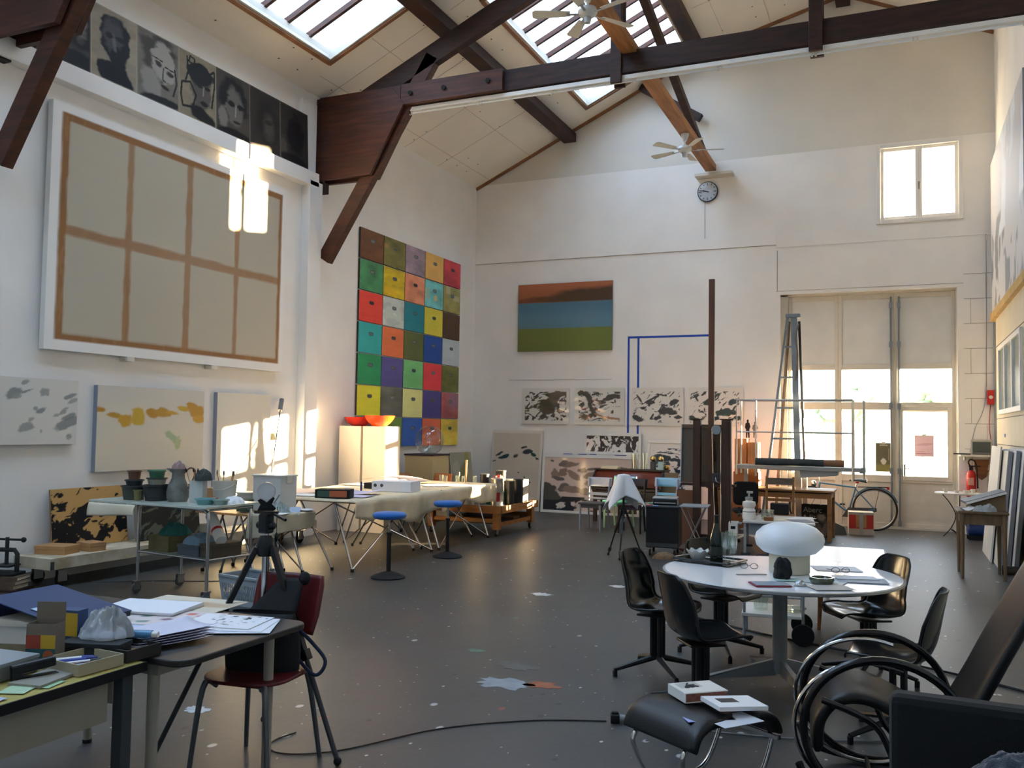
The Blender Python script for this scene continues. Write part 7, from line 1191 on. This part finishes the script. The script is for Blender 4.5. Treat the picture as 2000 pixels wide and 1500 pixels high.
for i, (x, y, lb) in enumerate(((-1.135, 6.30, 'champagne flute nearest the bottle on the black tray'), (-1.075, 6.29, 'champagne flute with some liquid at the right of the tray'), (-1.12, 6.385, 'champagne flute at the back of the black tray'))):
    t = thing('champagne_flute', lb, 'glass', (x, y, zt3), 0, 'flutes on the tray'); obj('glass', MB().lathe([(.031, 0), (.028, .004), (.005, .008), (.004, .07), (.012, .085), (.024, .12), (.028, .17), (.027, .215), (.026, .215), (.022, .12), (0, .085)], n=24, caps=False), M['clear'], t, smooth=True)
    if i == 1: obj('drink', MB().lathe([(0, .088), (.018, .11), (.022, .13), (0, .13)], n=20, caps=False), mat('pale drink', '#b9c0c4', .1, trans=.6), t, smooth=True)
solo('scalloped_bowl', MB().grid(lambda u, v: ((.03+.05*v)*(1+.06*v*math.cos(16*PI*u))*math.cos(2*PI*u), (.03+.05*v)*(1+.06*v*math.cos(16*PI*u))*math.sin(2*PI*u), .07*v**1.4+.008*v*math.cos(16*PI*u)), 64, 8, closed_u=True).cyl((0, 0, 0), (0, 0, .003), .03, n=20), mat('white china', '#c4c8c8', .3), 'white scalloped bowl on the black tray', 'bowl', (-1.335, 6.36, zt3+.0005), smooth=True, ang=80)
def tabl(nm, lb, x, y, w, h, rz, col, z=0., cat='paper', t_=.002, group=None): return sheet(nm, lb, x, y, zr+z, w, h, rz, mat('sheet '+col, col, .6), t_, cat, group)
tabl('red_magazine', 'red-edged magazine at the near edge of the round table', -.74, 5.60, .22, .15, .45, '#8f2f3a', 0, 'magazine', .006); tabl('grey_cover', 'grey booklet lying on the red-edged magazine', -.74, 5.60, .20, .135, .45, '#8f99a6', .0065, 'booklet', .003)
for i, (nm, lb, x, y, w, h, r_, col, z) in enumerate((('paper_sheet', 'white sheet at the far right behind the mushroom lamp', -.42, 6.48, .3, .22, .3, '#e2e4e8', 0), ('paper_sheet', 'white letter under the glass ashtray', -.45, 5.87, .24, .17, -.2, '#ccd2d4', 0), ('envelope', 'white envelope lying on the letters at the right of the table', -.28, 6.10, .26, .13, .35, '#dde0e6', .005), ('paper_sheet', 'grey sheet under the envelope at the right', -.24, 6.04, .3, .2, .2, '#a9b0b8', 0), ('green_note', 'pale green note before the mushroom lamp', -.66, 5.83, .16, .1, .3, '#b4d0c4', 0), ('booklet', 'open booklet at the near right rim of the table', -.40, 5.66, .24, .17, .5, '#b9b4ae', 0))): tabl(nm, lb, x, y, w, h, r_, col, z+.0005*i)
t = thing('ashtray', 'thick green glass dish on the papers of the round table', 'dish', (-.46, 5.80, zr+.006)); obj('dish', MB().lathe([(0, 0), (.065, 0), (.075, .02), (.07, .034), (.06, .034), (.05, .014), (0, .012)], n=32, caps=False), mat('olive glass', '#5b6148', .08, spec=.8, trans=.4), t, smooth=True)
for x, y, r_, lb in ((-.95, 6.16, .2, 'spectacles folded beside the mushroom lamp'), (-.38, 6.28, .4, 'dark-framed spectacles at the right of the mushroom lamp')):
    t = thing('spectacles', lb, 'spectacles', (x, y, zr+.003), r_, 'spectacles on the table'); f = MB(); 
    for s_ in (-1, 1): f.tube([(s_*.033+.025*math.cos(a), 0, .018+.017*math.sin(a)) for a in np.linspace(0, 2*PI, 17)[:-1]], .002, 6, closed=True)
    f.cyl((-.008, 0, .02), (.008, 0, .02), .002, n=6); obj('frame', f, M['darkgrey'], t); [obj('temple', MB().cyl((s_*.058, 0, .02), (s_*.05, .12, .008), .0022, n=6), M['darkgrey'], t) for s_ in (-1, 1)]
solo('foil_ball', crumple(.07, .06, .035, 95, 24, 24, .5), M['alu'], 'crumpled silver foil with blue print at the near edge of the table', 'foil', (-.57, 5.66, zr), .2, smooth=True, ang=80)
solo('letter_knife', MB().bx(-.1, .1, -.008, .008, 0, .004), M['steel'], 'thin paper knife left of the black stone', 'knife', (-.90, 5.93, zr+.001), .5)
# tea trolley and low bench behind the table
t = thing('tea_trolley', 'grey tea trolley with big black wheels behind the round table', 'trolley', (-.96, 7.48, 0), .12)
for x in (-.22, .22):
    for y in (-.22, .22): obj('leg', MB().cyl((x, y, .10 if x > 0 else 0), (x, y, .56), .012, n=10), M['greymetal'], t, smooth=True)
obj('top', MB().bx(-.25, .25, -.26, .26, .56, .58), M['offwhite'], t, bevel=.004); obj('shelf', MB().bx(-.24, .21, -.24, .24, .20, .225), M['white'], t, bevel=.004); obj('rail', MB().cyl((-.22, -.22, .36), (.22, -.22, .36), .007, n=8).cyl((-.22, .22, .36), (.22, .22, .36), .007, n=8), M['greymetal'], t)
for y in (-.22, .22): obj('wheel', MB().cyl((.22, y-.012-.03, .085), (.22, y+.012-.03, .085), .085, n=32), M['rubber'], t, bevel=.006)
tub('glass_jar', 'big clear jar on the lower shelf of the tea trolley', -1.05, 7.42, .2265, .06, .15, M['clear'], cat='jar', taper=.95); tub('glass_plate', 'glass ring dish on the lower shelf of the tea trolley', -.80, 7.45, .2265, .09, .03, M['clear'], cat='dish'); solo('black_garment', crumple(.40, .30, .09, 97), M['blackmatt'], 'black folded garment on top of the tea trolley behind the lamp', 'garment', (-.95, 7.52, .5815), .1, smooth=True, ang=80)
t = thing('low_bench', 'low wooden bench with tapered legs under flat stacked pictures', 'bench', (-.50, 8.74, 0), .03); obj('bench_top', MB().bx(-.25, .27, -.82, .9, .36, .39), M['oak'], t, bevel=.004)
for x in (-.16, .17):
    for y in (-.78, .85): obj('leg', MB().tube([(x, y, .37), (x*1.1, y*1.02, 0)], [.024, .014], 8), M['oak'], t)
for i, (col, nm, w, d) in enumerate((('#d9d6d0', 'white', .74, 2.2), ('#b23a44', 'red-edged', .72, 2.1), ('#8f8a84', 'grey', .76, 2.15), ('#e2cfd0', 'pinkish', .70, 2.1), ('#dfe1e4', 'glossy white', .72, 2.05))): solo('stacked_picture', MB().bx(-w/2, w/2, -d/2, d/2, 0, .016), mat('flat picture '+nm, col, .25 if i == 4 else .6), '%s picture lying %s in the flat stack on the low bench' % (nm, ['lowest', 'second', 'third', 'fourth', 'on top'][i]), 'picture', (-.50+.02*(i % 2), 8.80, .3905+.017*i), .03+.012*(i % 3), 'pictures stacked on the low bench')
# ================================================================ ottoman, lounge chair, near armchair
def roundsec(P, w, th, par, nm, m, **k):
    """upholstered strip: a side profile swept across its width, with soft rounded edges"""
    SP = smooth_path([Vector((a, 0, b_)) for a, b_ in P], 5); n = len(SP)-1; mb = MB(); NR = 28
    def ring(i):
        t_ = (SP[min(i+1, n)]-SP[max(i-1, 0)]).normalized(); nn = Vector((-t_.z, 0, t_.x)); e = 1 if 0 < i < n else .55
        out = []
        for kx in range(NR):
            a = 2*PI*kx/NR; cx, cz = math.cos(a), math.sin(a); sx_ = math.copysign(abs(cx)**.28, cx); sz = math.copysign(abs(cz)**.55, cz)
            out.append(SP[i]+Vector((0, 1, 0))*(w/2*sx_)+nn*(th/2*sz*e))
        return out
    vs = []; [vs.extend(ring(i)) for i in range(n+1)]
    fs = [(i*NR+kx, i*NR+(kx+1) % NR, (i+1)*NR+(kx+1) % NR, (i+1)*NR+kx) for i in range(n) for kx in range(NR)]+[tuple(range(NR-1, -1, -1)), tuple(n*NR+kx for kx in range(NR))]
    mb._add(vs, fs); return obj(nm, mb, m, par, smooth=True, **k)
t = thing('ottoman', 'black leather ottoman on bent chrome legs with books on it', 'ottoman', (-.85, 4.17, 0), 1.02); t.scale = (.9, .9, .95)
roundsec([(-.31, .30), (-.27, .37), (-.18, .405), (-.05, .395), (.08, .385), (.18, .39), (.27, .355), (.31, .29)], .50, .055, t, 'cushion', M['leather'])
for y in (-.17, .17): obj('leg', MB().tube(smooth_path([(.28, y, .31), (.33, y, .25), (.22, y, .06), (.05, y, .014), (-.25, y, .014)], 6), .013, 10), M['chrome'], t, smooth=True); obj('leg', MB().tube(smooth_path([(-.28, y, .31), (-.32, y, .24), (-.22, y*.8, .06), (-.05, y*.8, .014)], 6), .013, 10), M['chrome'], t, smooth=True)
obj('end_bar', MB().bx(.285, .315, -.24, .24, .255, .28), M['chrome'], t, bevel=.003); obj('cross_bar', MB().cyl((.0, -.17, .014), (.0, .17, .014), .012, n=8), M['chrome'], t)
zo = .416
t = thing('thick_book', 'thick white book with a dark motorcycle-like drawing on the ottoman', 'book', (-.88, 4.20, zo), .72); t.scale = (.84, .84, .84); obj('cover', MB().bx(-.13, .13, -.10, .10, 0, .004).bx(-.13, .13, -.10, .10, .048, .052).bx(-.13, -.126, -.10, .10, .004, .048), M['white'], t); obj('pages', MB().bx(-.125, .125, -.096, .096, .004, .048), mat('red-flecked page edge', '#8f5a4c', .8, var=.3, vscale=60), t)
c = Canvas(.25, .19, '#dcd9d2', .003); c.mix(c.band(.08, .62, .45, .95, .01)*.5, '#8d8a86'); c.mix(c.ell(.35, .62, .16, .1, .4, .2, 5, .6), '#2b2b2c'); c.mix(c.ell(.24, .5, .06, .06, 0, .2, 6), '#1f1f20'); c.mix(c.ell(.48, .55, .07, .07, 0, .2, 7), '#1f1f20'); c.mix(c.line([(.3, .7), (.42, .92)], .02), '#2b2b2c'); q = c.build('cover_print', .001, M['paint'], t, edge='#dcd9d2'); q.location = (0, -.096, .0525); q.rotation_euler = (-PI/2, 0, 0)
textmesh('cover_title', 'nuzƃ', .04, M['black'], t, (.03, -.075, .0545), (0, 0, 0), .0004); textmesh('spine_title', 'Mich', .03, M['black'], t, (.02, -.0975, .014), (PI/2, 0, 0), .0004)
bpy.data.objects.remove(bpy.data.objects['cover_title'])
t = thing('brochure', 'white brochure with a small dark picture on the ottoman', 'brochure', (-.70, 4.12, zo+.006), .72, ry=.06); t.scale = (.84, .84, .84); obj('pages', MB().bx(-.145, .145, -.10, .10, 0, .022), M['paper'], t); obj('cover_picture', MB().bx(-.09, .02, -.02, .05, .022, .023), mat('dark photo', '#3a3836', .4), t); obj('front_sheet', MB().bx(-.15, .148, -.105, .105, .0222, .0224), M['paper'], t); bpy.data.objects.remove(bpy.data.objects['front_sheet'])
for i, (x, y, r_) in enumerate(((-.80, 4.00, .6), (-.68, 4.00, .9))): sheet('loose_paper', ['loose paper with a blue print sticking out under the brochure', 'loose white paper under the right end of the brochure'][i], x, y, zo-.022, .22, .14, r_, mat('paper blue print' if not i else 'paper plain', '#a9aee0' if not i else '#cfd2da', .7), group='papers on the ottoman')
# bentwood recliner
t = thing('recliner', 'black leather recliner with looped bentwood arms at the right edge', 'chair', (.05, 4.62, 0), .10)
roundsec([(-.44, .20), (-.43, .33), (-.36, .425), (-.24, .45), (-.10, .40), (.04, .335), (.15, .36), (.24, .50), (.34, .70), (.47, .95), (.54, 1.08)], .48, .06, t, 'upholstery', M['leather'])
bw = mat('black bentwood', '#0c0c0e', .2, spec=.6)
for y in (-.29, .29):
    obj('arm_loop', MB().tube([(-.16+.34*math.cos(a), y, .33+.315*math.sin(a)) for a in np.linspace(0, 2*PI, 49)[:-1]], .019, 10, closed=True), bw, t, smooth=True); obj('rocker', MB().tube(smooth_path([(-.52, y, .16), (-.45, y, .06), (-.2, y, .018), (.15, y, .018), (.5, y, .07), (.66, y, .17)], 6), .018, 10), bw, t, smooth=True); obj('inner_scroll', MB().tube(smooth_path([(-.42, y, .45), (-.20, y, .36), (-.08, y, .16), (.18, y, .05)], 6), .015, 10), bw, t, smooth=True)
    obj('chrome_hoop', MB().tube([(-.20+.34*math.cos(a), y*.85, .32+.30*math.sin(a)) for a in np.linspace(1.2, 5.2, 33)], .010, 8), M['chrome'], t, smooth=True)
obj('cross_rail', MB().cyl((-.2, -.29, .02), (-.2, .29, .02), .014, n=10), bw, t); obj('cross_rail', MB().cyl((.3, -.29, .04), (.3, .29, .04), .014, n=10), bw, t); obj('seat_rail', MB().cyl((.15, -.29, .31), (.15, .29, .31), .014, n=10), bw, t)
t = thing('armchair', 'dark cloth armchair cut by the bottom right corner of the photo', 'armchair', (.42, 3.22, 0), -.03); cl = mat('black wool cloth', '#0b0b0c', .9, bump=.3, bscale=250, sheen=.1)
obj('side_cushion', MB().bx(-.48, .45, .27, .38, .24, .72), cl, t, bevel=.03); obj('side_cushion', MB().bx(-.40, .45, -.42, -.32, .24, .52), cl, t, bevel=.03); obj('seat_cushion', MB().bx(-.38, .42, -.31, .26, .26, .44), cl, t, bevel=.04); obj('back_cushion', MB().bx(.46, .58, -.42, .38, .26, .80), cl, t, bevel=.04)
for y in (-.37, .32): obj('chrome_frame', MB().tube(smooth_path([(-.47, y, .012), (-.48, y, .2), (-.46, y, .235), (-.4, y, .238), (.5, y, .238), (.56, y, .2), (.56, y, .012)], 5), .014, 10), M['chrome'], t, smooth=True)
obj('arm_tube', MB().tube(smooth_path([(-.46, -.18, .24), (-.50, -.18, .50), (-.44, -.18, .565), (-.36, -.18, .575), (-.2, -.18, .57), (.2, -.18, .57)], 5), .016, 10), M['chrome'], t, smooth=True)
solo('blue_jacket', crumple(.42, .5, .24, 99, 40, 40, .25), mat('dark blue wool', '#222b3a', .95, sheen=.4, bump=.3, bscale=200), 'dark blue jacket heaped on the seat of the dark armchair', 'jacket', (.36, 3.15, .45), .2, smooth=True, ang=80)
